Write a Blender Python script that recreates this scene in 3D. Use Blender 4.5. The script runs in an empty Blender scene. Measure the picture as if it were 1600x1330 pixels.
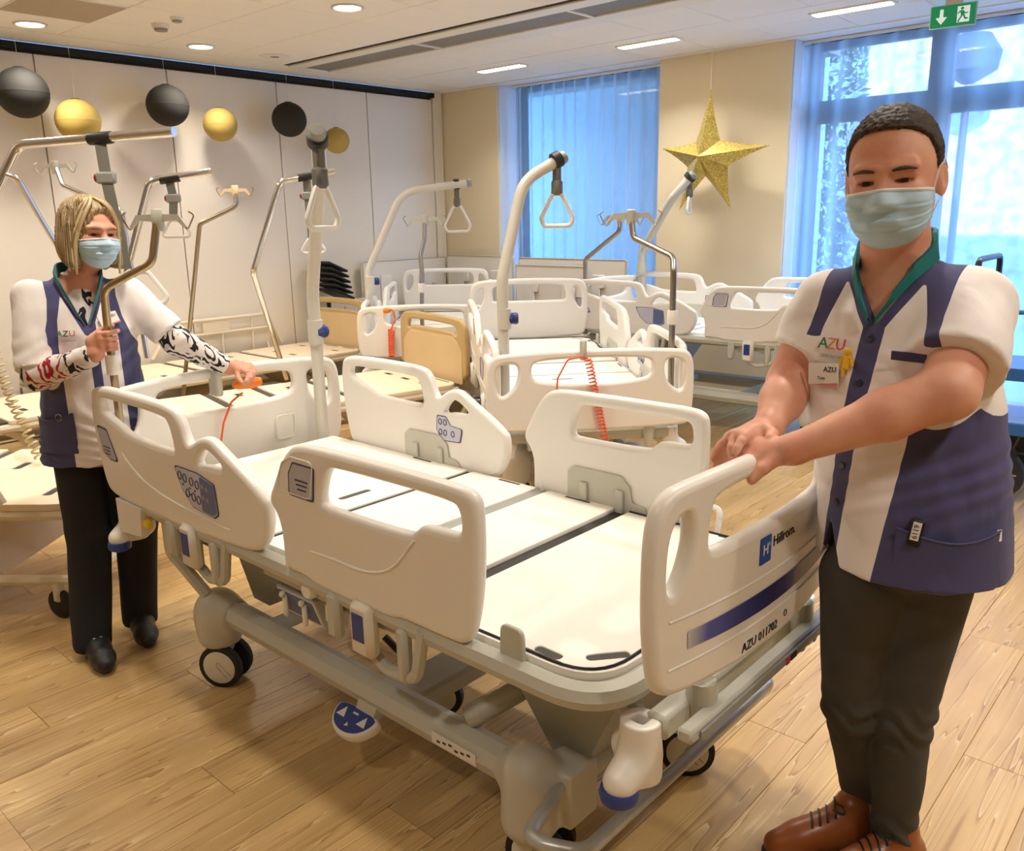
import bpy, bmesh, math, random
import numpy as np
from mathutils import Vector, Matrix, noise as mnoise

random.seed(7)
SC = bpy.context.scene
COL = SC.collection
R = math.radians

# ------------------------------------------------------------------ camera
CAM_H = 1.6
yaw, pit, rol, FPX = R(-42.08), R(13.938), R(-1.0725), 1324.36
_fw = np.array([math.sin(yaw)*math.cos(pit), math.cos(yaw)*math.cos(pit), -math.sin(pit)])
_rt0 = np.array([math.cos(yaw), -math.sin(yaw), 0.0])
_up0 = np.cross(_rt0, _fw)
_rt = math.cos(rol)*_rt0 + math.sin(rol)*_up0
_up = -math.sin(rol)*_rt0 + math.cos(rol)*_up0
cam = bpy.data.cameras.new('camera')
cam_o = bpy.data.objects.new('camera', cam)
COL.objects.link(cam_o)
M = Matrix.Identity(4)
for i in range(3):
    M[i][0], M[i][1], M[i][2] = _rt[i], _up[i], -_fw[i]
M[2][3] = CAM_H
cam_o.matrix_world = M
cam.sensor_fit = 'HORIZONTAL'
cam.sensor_width = 36.0
cam.lens = 36.0*FPX/1600.0
cam.clip_start = 0.02
SC.camera = cam_o

# ------------------------------------------------------------------ world, sun, exposure
W = bpy.data.worlds.new('sky'); SC.world = W
W.use_nodes = True
nt = W.node_tree
nt.nodes['Background'].inputs['Color'].default_value = (0.14, 0.43, 1.0, 1)
nt.nodes['Background'].inputs['Strength'].default_value = 9.0
sun = bpy.data.lights.new('sun', 'SUN'); sun.energy = 5.0; sun.angle = R(0.6); sun.color = (0.98, 0.97, 1.0)
sun_o = bpy.data.objects.new('sun', sun); COL.objects.link(sun_o)
sun_o.rotation_euler = Vector((-0.25, 0.9, -0.34)).to_track_quat('-Z', 'Y').to_euler()
sun_o.location = (3, -6, 8)
SC.view_settings.view_transform = 'Standard'
SC.view_settings.look = 'None'
SC.view_settings.exposure = 0.1
SC.view_settings.gamma = 1.0
SC.view_settings.use_curve_mapping = False
SC.cycles.use_denoising = True
SC.cycles.max_bounces = 8
SC.cycles.diffuse_bounces = 4
SC.cycles.transparent_max_bounces = 12
SC.cycles.sample_clamp_indirect = 6.0
LAMP_POWER = 11.5          # watts per downlight
LAMP_COL = (1.0, 0.92, 0.81)

# ------------------------------------------------------------------ helpers
def lin(c):
    return tuple(((v/255.0)/12.92 if v/255.0 <= 0.04045 else ((v/255.0+0.055)/1.055)**2.4) for v in c)

MATS = {}
def mat(name, rgb=(200, 200, 200), rough=0.5, metal=0.0, spec=0.5, bump=0.0, bscale=60.0, var=0.0, vscale=4.0,
        emit=None, estr=0.0, coat=0.0, sss=0.0):
    if name in MATS: return MATS[name]
    m = bpy.data.materials.new(name); m.use_nodes = True
    t = m.node_tree; b = t.nodes['Principled BSDF']
    c = lin(rgb)
    b.inputs['Base Color'].default_value = (*c, 1)
    b.inputs['Roughness'].default_value = rough
    b.inputs['Metallic'].default_value = metal
    b.inputs['Specular IOR Level'].default_value = spec
    if coat: b.inputs['Coat Weight'].default_value = coat
    if sss:
        b.inputs['Subsurface Weight'].default_value = sss
        b.inputs['Subsurface Radius'].default_value = (0.012, 0.005, 0.003)
        b.inputs['Subsurface Scale'].default_value = 0.6
    if emit:
        b.inputs['Emission Color'].default_value = (*lin(emit), 1)
        b.inputs['Emission Strength'].default_value = estr
    if bump or var:
        tc = t.nodes.new('ShaderNodeTexCoord')
        if bump:
            n = t.nodes.new('ShaderNodeTexNoise'); n.inputs['Scale'].default_value = bscale
            n.inputs['Detail'].default_value = 4
            t.links.new(tc.outputs['Object'], n.inputs['Vector'])
            bp = t.nodes.new('ShaderNodeBump'); bp.inputs['Strength'].default_value = bump
            bp.inputs['Distance'].default_value = 0.01
            t.links.new(n.outputs['Fac'], bp.inputs['Height'])
            t.links.new(bp.outputs['Normal'], b.inputs['Normal'])
        if var:
            n2 = t.nodes.new('ShaderNodeTexNoise'); n2.inputs['Scale'].default_value = vscale
            n2.inputs['Detail'].default_value = 5
            t.links.new(tc.outputs['Object'], n2.inputs['Vector'])
            rp = t.nodes.new('ShaderNodeValToRGB')
            rp.color_ramp.elements[0].position = 0.3; rp.color_ramp.elements[1].position = 0.7
            rp.color_ramp.elements[0].color = (*[v*(1-var) for v in c], 1)
            rp.color_ramp.elements[1].color = (*[min(1, v*(1+var)) for v in c], 1)
            t.links.new(n2.outputs['Fac'], rp.inputs['Fac'])
            t.links.new(rp.outputs['Color'], b.inputs['Base Color'])
    MATS[name] = m
    return m

def thing(name, label, cat, loc=(0, 0, 0), rz=0.0, group=None):
    o = bpy.data.objects.new(name, None); COL.objects.link(o)
    o.empty_display_size = 0.1
    o.location = loc; o.rotation_euler = (0, 0, rz)
    o['label'] = label; o['category'] = cat
    if group: o['group'] = group
    return o

def tag(o, label, cat, group=None, kind=None):
    o['label'] = label; o['category'] = cat
    if group: o['group'] = group
    if kind: o['kind'] = kind
    return o

def obj(name, me, m=None, parent=None, loc=None, rot=None, smooth=40, label=None):
    if m is not None and not me.materials:
        for x in (m if isinstance(m, (list, tuple)) else [m]): me.materials.append(x)
    if smooth and not me.get('_s'):
        me.shade_smooth()
        if smooth < 180: me.set_sharp_from_angle(angle=R(smooth))
        me['_s'] = 1
    o = bpy.data.objects.new(name, me); COL.objects.link(o)
    if parent is not None: o.parent = parent
    if loc is not None: o.location = loc
    if rot is not None: o.rotation_euler = rot
    if label: o['label'] = label
    return o

def struct(name, me, m, parent=None, smooth=30, label=None):
    o = obj(name, me, m, parent, smooth=smooth, label=label)
    if parent is None: o['kind'] = 'structure'
    return o

def V3(p): return np.asarray(p, float)

class MB:
    """collects geometry of ONE part"""
    def __init__(s): s.v = []; s.f = []; s.m = []
    def add(s, vs, fs, mi=0):
        b = len(s.v); s.v += [tuple(map(float, p)) for p in vs]
        s.f += [tuple(i+b for i in f) for f in fs]; s.m += [mi]*len(fs); return s
    def box(s, c, d, mi=0, rot=None, b=0.0):
        c = V3(c); h = V3(d)/2
        if b <= 0:
            vs = [(x, y, z) for x in (-1, 1) for y in (-1, 1) for z in (-1, 1)]
            vs = [V3(p)*h for p in vs]
            fs = [(0, 1, 3, 2), (4, 6, 7, 5), (0, 4, 5, 1), (2, 3, 7, 6), (0, 2, 6, 4), (1, 5, 7, 3)]
        else:
            b = min(b, h.min()*0.95); vs = []; idx = {}
            for sx in (-1, 1):
                for sy in (-1, 1):
                    for sz in (-1, 1):
                        sg = V3((sx, sy, sz))
                        for a in range(3):
                            o = h-b; o[a] = h[a]; idx[(sx, sy, sz, a)] = len(vs); vs.append(sg*o)
            fs = []
            for a in range(3):
                o1, o2 = [(1, 2), (2, 0), (0, 1)][a]
                for sg in (-1, 1):
                    q = []
                    for (p, r_) in ((-1, -1), (1, -1), (1, 1), (-1, 1)):
                        k = [0, 0, 0]; k[a] = sg; k[o1] = p; k[o2] = r_; q.append(idx[(*k, a)])
                    fs.append(tuple(q if sg > 0 else q[::-1]))
                for p in (-1, 1):
                    for r_ in (-1, 1):
                        k0 = [0, 0, 0]; k1 = [0, 0, 0]; k0[a] = -1; k1[a] = 1
                        k0[o1] = k1[o1] = p; k0[o2] = k1[o2] = r_
                        q = [idx[(*k0, o1)], idx[(*k1, o1)], idx[(*k1, o2)], idx[(*k0, o2)]]
                        fs.append(tuple(q if p*r_ < 0 else q[::-1]))
            for sx in (-1, 1):
                for sy in (-1, 1):
                    for sz in (-1, 1):
                        q = [idx[(sx, sy, sz, a)] for a in range(3)]
                        fs.append(tuple(q if sx*sy*sz > 0 else q[::-1]))
        if rot is not None: vs = [rot @ Vector(p) for p in vs]
        return s.add([V3(p)+c for p in vs], fs, mi)
    def hexa(s, bot, top, mi=0):
        vs = list(bot)+list(top)
        return s.add(vs, [(3, 2, 1, 0), (4, 5, 6, 7), (0, 1, 5, 4), (1, 2, 6, 5), (2, 3, 7, 6), (3, 0, 4, 7)], mi)
    def tube(s, pts, r, seg=10, closed=False, mi=0, cap=True, sq=None):
        pts = [V3(p) for p in pts]; n = len(pts)
        rs = r if isinstance(r, (list, tuple, np.ndarray)) else [r]*n
        tg = []
        for i in range(n):
            if closed: d = pts[(i+1) % n]-pts[i-1]
            else: d = pts[min(i+1, n-1)]-pts[max(i-1, 0)]
            l = np.linalg.norm(d); tg.append(d/l if l > 0 else V3((0, 0, 1)))
        a = V3((0, 0, 1)) if abs(tg[0][2]) < 0.9 else V3((1, 0, 0))
        nn = np.cross(tg[0], a); nn /= np.linalg.norm(nn); vs = []
        for i in range(n):
            nn = nn-tg[i]*(nn@tg[i]); nn /= np.linalg.norm(nn); bn = np.cross(tg[i], nn)
            for k in range(seg):
                t = 2*math.pi*k/seg
                vs.append(pts[i]+rs[i]*(math.cos(t)*nn+math.sin(t)*bn))
        fs = []
        for i in range(n if closed else n-1):
            j = (i+1) % n
            for k in range(seg):
                k2 = (k+1) % seg
                fs.append((i*seg+k, i*seg+k2, j*seg+k2, j*seg+k))
        if cap and not closed:
            fs.append(tuple(range(seg))[::-1]); fs.append(tuple((n-1)*seg+k for k in range(seg)))
        return s.add(vs, fs, mi)
    def lathe(s, prof, o=(0, 0, 0), ax=(0, 0, 1), seg=24, mi=0):
        o = V3(o); ax = V3(ax)/np.linalg.norm(ax)
        a = V3((0, 0, 1)) if abs(ax[2]) < 0.9 else V3((1, 0, 0))
        n1 = np.cross(ax, a); n1 /= np.linalg.norm(n1); n2 = np.cross(ax, n1); vs = []; fs = []
        for (r, h) in prof:
            for k in range(seg):
                t = 2*math.pi*k/seg; vs.append(o+ax*h+max(r, 1e-5)*(math.cos(t)*n1+math.sin(t)*n2))
        for i in range(len(prof)-1):
            for k in range(seg):
                k2 = (k+1) % seg; fs.append((i*seg+k, i*seg+k2, (i+1)*seg+k2, (i+1)*seg+k))
        if prof[0][0] > 1e-4: fs.append(tuple(range(seg))[::-1])
        if prof[-1][0] > 1e-4: fs.append(tuple((len(prof)-1)*seg+k for k in range(seg)))
        return s.add(vs, fs, mi)
    def ball(s, c, rad, seg=14, rings=8, mi=0):
        c = V3(c); rad = V3(rad)*np.ones(3); vs = [c+V3((0, 0, rad[2]))]; fs = []
        for i in range(1, rings):
            p = math.pi*i/rings
            for k in range(seg):
                t = 2*math.pi*k/seg
                vs.append(c+rad*V3((math.sin(p)*math.cos(t), math.sin(p)*math.sin(t), math.cos(p))))
        vs.append(c-V3((0, 0, rad[2])))
        for k in range(seg):
            fs.append((0, 1+k, 1+(k+1) % seg))
            for i in range(rings-2):
                a = 1+i*seg; fs.append((a+k, a+seg+k, a+seg+(k+1) % seg, a+(k+1) % seg))
            a = 1+(rings-2)*seg; fs.append((a+k, len(vs)-1, a+(k+1) % seg))
        return s.add(vs, fs, mi)
    def mesh(s, name='m'):
        me = bpy.data.meshes.new(name); me.from_pydata(s.v, [], s.f)
        if any(s.m): me.polygons.foreach_set('material_index', s.m)
        me.update(); return me
    def build(s, name, m, parent=None, loc=None, rot=None, smooth=40, label=None, fn=None):
        if fn is not None: s.v = [tuple(fn(V3(p))) for p in s.v]
        return obj(name, s.mesh(name), m, parent, loc, rot, smooth, label)

def fillet(pts, r, n=6, closed=False):
    pts = [V3(p) for p in pts]; out = []; N = len(pts)
    for i in range(N):
        if not closed and i in (0, N-1): out.append(pts[i]); continue
        p0, p1, p2 = pts[i-1], pts[i], pts[(i+1) % N]
        a = p0-p1; b = p2-p1; la, lb = np.linalg.norm(a), np.linalg.norm(b); a = a/la; b = b/lb
        rr = r[i] if isinstance(r, (list, tuple)) else r
        c = max(-1, min(1, float(a@b))); ang = math.acos(c)
        if ang > math.pi-0.02 or rr <= 0: out.append(p1); continue
        d = min(rr/math.tan(ang/2), la*0.48, lb*0.48); q0 = p1+a*d; q2 = p1+b*d
        for k in range(n+1):
            t = k/n; out.append((1-t)**2*q0+2*t*(1-t)*p1+t*t*q2)
    return out

def chaikin(pts, it=2):
    pts = [V3(p) for p in pts]
    for _ in range(it):
        q = []
        for i in range(len(pts)):
            a, b = pts[i], pts[(i+1) % len(pts)]; q += [0.75*a+0.25*b, 0.25*a+0.75*b]
        pts = q
    return pts

def plate_mesh(loops, th, bev=0.0, res=2):
    """flat plate from 2D loops (outline first, then holes) with rounded edges; lies in local XY, centred on z=0"""
    cu = bpy.data.curves.new('tmp', 'CURVE'); cu.dimensions = '2D'; cu.fill_mode = 'BOTH'
    cu.extrude = max(th/2-bev, 1e-4); cu.bevel_depth = bev; cu.bevel_resolution = res; cu.offset = -bev
    for lp in loops:
        sp = cu.splines.new('POLY'); sp.points.add(len(lp)-1)
        for p, q in zip(sp.points, lp): p.co = (float(q[0]), float(q[1]), 0, 1)
        sp.use_cyclic_u = True
    o = bpy.data.objects.new('tmp', cu); me = bpy.data.meshes.new_from_object(o)
    bpy.data.objects.remove(o); bpy.data.curves.remove(cu)
    me.materials.clear()
    return me

def map_mesh(me, fn):
    n = len(me.vertices); co = np.empty(n*3); me.vertices.foreach_get('co', co); co = co.reshape(-1, 3)
    co = np.array([fn(p) for p in co]); me.vertices.foreach_set('co', co.ravel()); me.update()
    return me

def flip(me):
    bm = bmesh.new(); bm.from_mesh(me); bmesh.ops.recalc_face_normals(bm, faces=bm.faces); bm.to_mesh(me); bm.free(); return me

def text_mesh(s, size, th=0.0005, align='CENTER'):
    cu = bpy.data.curves.new('txt', 'FONT'); cu.body = s; cu.size = size; cu.extrude = th; cu.align_x = align; cu.align_y = 'CENTER'
    cu.resolution_u = 2
    o = bpy.data.objects.new('txt', cu); me = bpy.data.meshes.new_from_object(o)
    bpy.data.objects.remove(o); bpy.data.curves.remove(cu); me.materials.clear()
    return me

def frame(o, ux, uy):
    o, ux, uy = V3(o), V3(ux), V3(uy); un = np.cross(ux, uy)
    return lambda p: o+ux*p[0]+uy*p[1]+un*p[2]

def rrect(x0, y0, x1, y1, r, n=4):
    return [p[:2] for p in fillet([(x0, y0, 0), (x1, y0, 0), (x1, y1, 0), (x0, y1, 0)], r, n, True)]

def circ(cx, cy, r, n=14, ry=None):
    ry = r if ry is None else ry
    return [(cx+r*math.cos(2*math.pi*k/n), cy+ry*math.sin(2*math.pi*k/n)) for k in range(n)]

def pieces(name, mbs, m, parent, fn=None, smooth=40):
    for b in mbs: b.build(name, m, parent, fn=fn, smooth=smooth)
def stuff(o):
    o['kind'] = 'stuff'; return o

def copy_tree(o, parent=None):
    c = o.copy(); COL.objects.link(c); c.parent = parent
    for ch in list(o.children): copy_tree(ch, c)
    return c

# ------------------------------------------------------------------ materials
M_WHITE = mat('white_plastic', (238, 234, 226), 0.32, bump=0.02, bscale=300)
M_DECK = mat('deck_white', (240, 237, 228), 0.4)
M_GREYF = mat('frame_grey', (196, 196, 184), 0.4, spec=0.4)
M_GREYD = mat('frame_mid_grey', (150, 152, 146), 0.45)
M_DARK = mat('dark_plastic', (38, 38, 36), 0.5)
M_SLOT = mat('slot_dark', (62, 58, 50), 0.6)
M_TYRE = mat('tyre_black', (30, 31, 34), 0.6)
M_HUB = mat('hub_white', (226, 220, 204), 0.4)
M_BLUE = mat('accent_blue', (42, 66, 140), 0.4)
M_NAVYL = mat('line_navy', (52, 52, 92), 0.5)
M_PANEL = mat('panel_lilac', (196, 196, 214), 0.4)
M_PANELB = mat('panel_blue', (92, 108, 158), 0.4)
M_CHROME = mat('chrome', (228, 234, 244), 0.14, 1.0)
M_STEEL = mat('steel', (165, 158, 146), 0.28, 1.0)
M_TAN = mat('tan_board', (192, 164, 112), 0.45, var=0.04)
M_TANL = mat('tan_board_light', (214, 187, 142), 0.45, var=0.03)
M_BEIGE = mat('beige_deck', (236, 219, 190), 0.5, var=0.03)
M_CREAMF = mat('cream_tube', (226, 214, 188), 0.38)
M_ORANGE = mat('orange_cord', (232, 92, 38), 0.4)
M_ORANGE2 = mat('orange_handset', (246, 136, 30), 0.4)
M_YELLOW = mat('yellow_tag', (236, 200, 40), 0.5)
M_BLACK = mat('ink_black', (22, 22, 24), 0.5)
M_PAPER = mat('label_paper', (232, 228, 222), 0.5)
M_KNOB = mat('knob_blue', (38, 52, 120), 0.35)
M_CORDB = mat('coil_beige', (196, 178, 130), 0.5)
# ------------------------------------------------------------------ people: implicit surfaces meshed with surface nets
def rcone(a, b, r1, r2=None):
    a, b = V3(a), V3(b); r2 = r1 if r2 is None else r2
    ba = b-a; l2 = max(ba@ba, 1e-9); rr = r1-r2; a2 = l2-rr*rr; il2 = 1/l2
    def fn(P):
        pa = P-a; y = pa@ba; z = y-l2
        x2 = ((pa*l2-ba*y[:, None])**2).sum(1); y2 = y*y*l2; z2 = z*z*l2
        k = math.copysign(1, rr)*rr*rr*x2 if rr else 0*x2
        d = np.where(np.sign(z)*a2*z2 > k, np.sqrt(x2+z2)*il2-r2, np.where(np.sign(y)*a2*y2 < k, np.sqrt(x2+y2)*il2-r1, (np.sqrt(np.maximum(x2*a2*il2, 0))+y*rr)*il2-r1))
        return d
    return fn, (a+b)/2, np.linalg.norm(ba)/2+max(r1, r2)
def ell(c, r, rot=None):
    c, r = V3(c), V3(r)
    def fn(P):
        p = P-c
        if rot is not None: p = p@rot
        k0 = np.sqrt(((p/r)**2).sum(1)); k1 = np.sqrt(((p/(r*r))**2).sum(1))+1e-9
        return k0*(k0-1)/k1
    return fn, c, r.max()
def loft(secs, cap=0.02):
    """secs: (z, cx, cy, a, b) elliptical sections"""
    S = np.array(sorted(secs)); Z = S[:, 0]
    def fn(P):
        z = P[:, 2]; g = lambda k: np.interp(z, Z, S[:, k])
        a, b = g(3), g(4); q = np.sqrt(((P[:, 0]-g(1))/a)**2+((P[:, 1]-g(2))/b)**2)
        d = (q-1)*np.minimum(a, b)*0.95
        return np.maximum(np.maximum(d, z-Z[-1]), Z[0]-z)
    return fn, V3((S[:, 1].mean(), S[:, 2].mean(), (Z[0]+Z[-1])/2)), max((Z[-1]-Z[0])/2+0.05, S[:, 3:].max()+0.1)*1.15
def xf(prim, Rm, t):
    """place a primitive given in a local frame: world = Rm p + t"""
    fn, c, r = prim; t = V3(t)
    return (lambda P: fn((P-t)@Rm)), Rm@c+t, r
class Sdf:
    def __init__(s): s.p = []
    def add(s, prim, k=0.01): s.p.append((prim, k, 1)); return s
    def sub(s, prim, k=0.004): s.p.append((prim, k, -1)); return s
    def cut(s, fn): s.p.append(((fn, None, None), 0, 0)); return s      # intersect with fn<0
    @staticmethod
    def comb(F, d, k, op):
        if op == 1:
            h = np.maximum(k-np.abs(F-d), 0)/max(k, 1e-6); return np.minimum(F, d)-h*h*k*0.25
        if op == -1:
            h = np.maximum(k-np.abs(F+d), 0)/max(k, 1e-6); return np.maximum(F, -d)+h*h*k*0.25
        return np.maximum(F, d)
    def __call__(s, P):
        F = np.full(len(P), 1.0)
        for (fn, c, r), k, op in s.p: F = s.comb(F, fn(P), k, op)
        return F
    def grid(s, h, pad=0.03):
        lo = np.min([c-r for (f_, c, r), k, op in s.p if op == 1], axis=0)-pad; hi = np.max([c+r for (f_, c, r), k, op in s.p if op == 1], axis=0)+pad
        n = np.ceil((hi-lo)/h).astype(int)+1
        ax = [lo[i]+h*np.arange(n[i]) for i in range(3)]
        F = np.full(n, 0.5, np.float32)
        for (fn, c, r), k, op in s.p:
            if c is None: a0, a1 = np.zeros(3, int), n
            else:
                m = r+k+2.5*h; a0 = np.maximum(((c-m-lo)/h).astype(int), 0); a1 = np.minimum(((c+m-lo)/h).astype(int)+2, n)
            if (a1 <= a0).any(): continue
            sl = tuple(slice(a0[i], a1[i]) for i in range(3))
            G = np.stack(np.meshgrid(*[ax[i][a0[i]:a1[i]] for i in range(3)], indexing='ij'), -1).reshape(-1, 3)
            F[sl] = s.comb(F[sl], fn(G).reshape(F[sl].shape).astype(np.float32), k, op)
        return F, lo
    def mesh(s, h, smooth=1):
        F, lo = s.grid(h); S = F < 0
        sh = np.array(F.shape)-1
        cnt = np.zeros(sh, np.int8)
        offs_ = [(i, j, k) for i in (0, 1) for j in (0, 1) for k in (0, 1)]
        for o in offs_: cnt += S[o[0]:sh[0]+o[0], o[1]:sh[1]+o[1], o[2]:sh[2]+o[2]]
        cells = np.argwhere((cnt > 0) & (cnt < 8))
        val = np.stack([F[cells[:, 0]+o[0], cells[:, 1]+o[1], cells[:, 2]+o[2]] for o in offs_], 1)
        acc = np.zeros((len(cells), 3)); num = np.zeros(len(cells)); O = np.array(offs_, float)
        for i in range(8):
            for j in range(i+1, 8):
                if np.abs(O[i]-O[j]).sum() != 1: continue
                m = (val[:, i] < 0) != (val[:, j] < 0); t = val[:, i]/(val[:, i]-val[:, j]+1e-12)
                acc[m] += (O[i]+(O[j]-O[i])*t[:, None])[m]; num[m] += 1
        V = lo+h*(cells+acc/num[:, None])
        vid = np.full(sh, -1, np.int32); vid[tuple(cells.T)] = np.arange(len(cells)); faces = []
        for a in range(3):
            b, c = (a+1) % 3, (a+2) % 3
            s0 = [slice(None)]*3; s1 = [slice(None)]*3; s0[a] = slice(0, -1); s1[a] = slice(1, None)
            d = S[tuple(s0)] != S[tuple(s1)]
            e = np.argwhere(d); e = e[(e[:, b] > 0) & (e[:, c] > 0) & (e[:, b] < sh[b]) & (e[:, c] < sh[c])]
            ins = S[tuple(e.T)]
            def vi(db, dc):
                q = e.copy(); q[:, b] += db; q[:, c] += dc; return vid[tuple(q.T)]
            q = np.stack([vi(-1, -1), vi(0, -1), vi(0, 0), vi(-1, 0)], 1)
            q[~ins] = q[~ins][:, ::-1]; faces.append(q)
        faces = np.concatenate(faces); faces = faces[(faces >= 0).all(1)]
        for _ in range(smooth):
            ac = np.zeros_like(V); nn = np.zeros(len(V))
            for i in range(4):
                np.add.at(ac, faces[:, i], V[faces[:, (i+1) % 4]]); np.add.at(nn, faces[:, i], 1)
                np.add.at(ac, faces[:, i], V[faces[:, i-1]]); np.add.at(nn, faces[:, i], 1)
            V = V*0.4+0.6*ac/np.maximum(nn, 1)[:, None]
        return V, faces
    def normal(s, P, e=0.002):
        g = np.stack([s(P+np.eye(3)[i]*e)-s(P-np.eye(3)[i]*e) for i in range(3)], 1)
        return g/(np.linalg.norm(g, axis=1, keepdims=True)+1e-9)
    def hit(s, o, d, t1=0.8, n=400):
        o, d = V3(o), V3(d); t = np.linspace(0, t1, n); v = s(o+d*t[:, None]); i = np.argmax(v < 0)
        return o+d*t[i]

def np_mesh(name, V, F, attrs=None):
    me = bpy.data.meshes.new(name); nv, nf = len(V), len(F)
    me.vertices.add(nv); me.vertices.foreach_set('co', V.astype(np.float32).ravel())
    me.loops.add(nf*4); me.loops.foreach_set('vertex_index', F.astype(np.int32).ravel())
    me.polygons.add(nf); me.polygons.foreach_set('loop_start', np.arange(0, nf*4, 4, dtype=np.int32))
    me.update(calc_edges=True); me.validate()
    for k, v in (attrs or {}).items():
        a = me.attributes.new(k, 'FLOAT', 'POINT'); a.data.foreach_set('value', v.astype(np.float32))
    return me

def sdf_obj(name, sdf, h, m, parent, base, smooth=1, attrs=None, disp=None, label=None):
    V, F = sdf.mesh(h, smooth)
    if disp is not None: V = V+sdf.normal(V)*disp(V)[:, None]
    at_ = {k: fn(V) for k, fn in (attrs or {}).items()}
    return obj(name, np_mesh(name, V-V3(base), F, at_), m, parent, smooth=180, label=label)

# ------------------------------------------------------------------ room shell
XL, YB, ZC = -6.96, 6.673, 2.87      # partition wall, window wall, ceiling
XR, YF = 3.2, -3.6                   # walls behind the camera

def node_mat(name):
    m = bpy.data.materials.new(name); m.use_nodes = True; MATS[name] = m
    return m, m.node_tree, m.node_tree.nodes['Principled BSDF']

def oak_material():
    m, t, b = node_mat('oak_plank')
    N, Lk = t.nodes.new, t.links.new
    tc = N('ShaderNodeTexCoord'); oi = N('ShaderNodeObjectInfo')
    # shift the grain per plank
    mul = N('ShaderNodeMath'); mul.operation = 'MULTIPLY'; mul.inputs[1].default_value = 37.0
    Lk(oi.outputs['Random'], mul.inputs[0])
    cmb = N('ShaderNodeCombineXYZ'); Lk(mul.outputs[0], cmb.inputs['X']); Lk(mul.outputs[0], cmb.inputs['Z'])
    ad = N('ShaderNodeVectorMath'); ad.operation = 'ADD'; Lk(tc.outputs['Object'], ad.inputs[0]); Lk(cmb.outputs[0], ad.inputs[1])
    mp = N('ShaderNodeMapping'); mp.inputs['Scale'].default_value = (1.0, 0.05, 1.0); Lk(ad.outputs[0], mp.inputs['Vector'])
    n1 = N('ShaderNodeTexNoise'); n1.inputs['Scale'].default_value = 12; n1.inputs['Detail'].default_value = 3; n1.inputs['Distortion'].default_value = 0.6
    Lk(mp.outputs[0], n1.inputs['Vector'])
    # contour rings of the noise make the cathedral grain
    mm = N('ShaderNodeMath'); mm.operation = 'MULTIPLY'; mm.inputs[1].default_value = 9.0; Lk(n1.outputs['Fac'], mm.inputs[0])
    fr = N('ShaderNodeMath'); fr.operation = 'FRACT'; Lk(mm.outputs[0], fr.inputs[0])
    rp = N('ShaderNodeValToRGB'); e = rp.color_ramp.elements
    e[0].position = 0.0; e[0].color = (*lin((230, 204, 150)), 1)
    e[1].position = 0.12; e[1].color = (*lin((212, 178, 122)), 1)
    x = e.new(0.82); x.color = (*lin((206, 171, 113)), 1)
    x = e.new(0.97); x.color = (*lin((178, 140, 86)), 1)
    Lk(fr.outputs[0], rp.inputs['Fac'])
    n2 = N('ShaderNodeTexNoise'); n2.inputs['Scale'].default_value = 3.0; n2.inputs['Detail'].default_value = 5
    mp2 = N('ShaderNodeMapping'); mp2.inputs['Scale'].default_value = (2.2, 0.35, 1.0); Lk(ad.outputs[0], mp2.inputs['Vector']); Lk(mp2.outputs[0], n2.inputs['Vector'])
    r2 = N('ShaderNodeValToRGB'); r2.color_ramp.elements[0].position = 0.35; r2.color_ramp.elements[1].position = 0.68
    r2.color_ramp.elements[0].color = (0.70, 0.66, 0.60, 1); r2.color_ramp.elements[1].color = (1.0, 0.99, 0.97, 1)
    Lk(n2.outputs['Fac'], r2.inputs['Fac'])
    mx = N('ShaderNodeMixRGB'); mx.blend_type = 'MULTIPLY'; mx.inputs['Fac'].default_value = 0.85
    Lk(rp.outputs['Color'], mx.inputs[1]); Lk(r2.outputs['Color'], mx.inputs[2])
    # tone of each plank
    mr = N('ShaderNodeMapRange'); mr.inputs['To Min'].default_value = 0.90; mr.inputs['To Max'].default_value = 1.07; Lk(oi.outputs['Random'], mr.inputs['Value'])
    hs = N('ShaderNodeHueSaturation'); Lk(mr.outputs[0], hs.inputs['Value']); Lk(mx.outputs['Color'], hs.inputs['Color'])
    Lk(hs.outputs['Color'], b.inputs['Base Color'])
    b.inputs['Roughness'].default_value = 0.33
    b.inputs['Specular IOR Level'].default_value = 0.45
    bp = N('ShaderNodeBump'); bp.inputs['Strength'].default_value = 0.03; bp.inputs['Distance'].default_value = 0.002
    Lk(fr.outputs[0], bp.inputs['Height']); Lk(bp.outputs['Normal'], b.inputs['Normal'])
    return m
M_OAK = oak_material()
M_SUB = mat('floor_joint', (150, 118, 78), 0.6)
M_CEIL = mat('ceiling_tile', (236, 231, 222), 0.9, bump=0.05, bscale=220)
M_CGRID = mat('ceiling_joint', (150, 140, 126), 0.8)
M_PART = mat('partition_laminate', (236, 228, 214), 0.45, bump=0.01, bscale=8)
M_CREAM = mat('cream_wall', (230, 214, 180), 0.85, bump=0.04, bscale=150)
M_REVEAL = mat('reveal_white', (226, 228, 232), 0.7)
M_JOINT = mat('joint_dark', (70, 62, 54), 0.8)
M_BLACKT = mat('track_black', (14, 14, 14), 0.7)

floor = struct('floor', MB().box(((XL+XR)/2, (YF+8.0)/2, -0.02), (XR-XL+0.4, 8.0-YF, 0.04)).mesh(), M_SUB)
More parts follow.
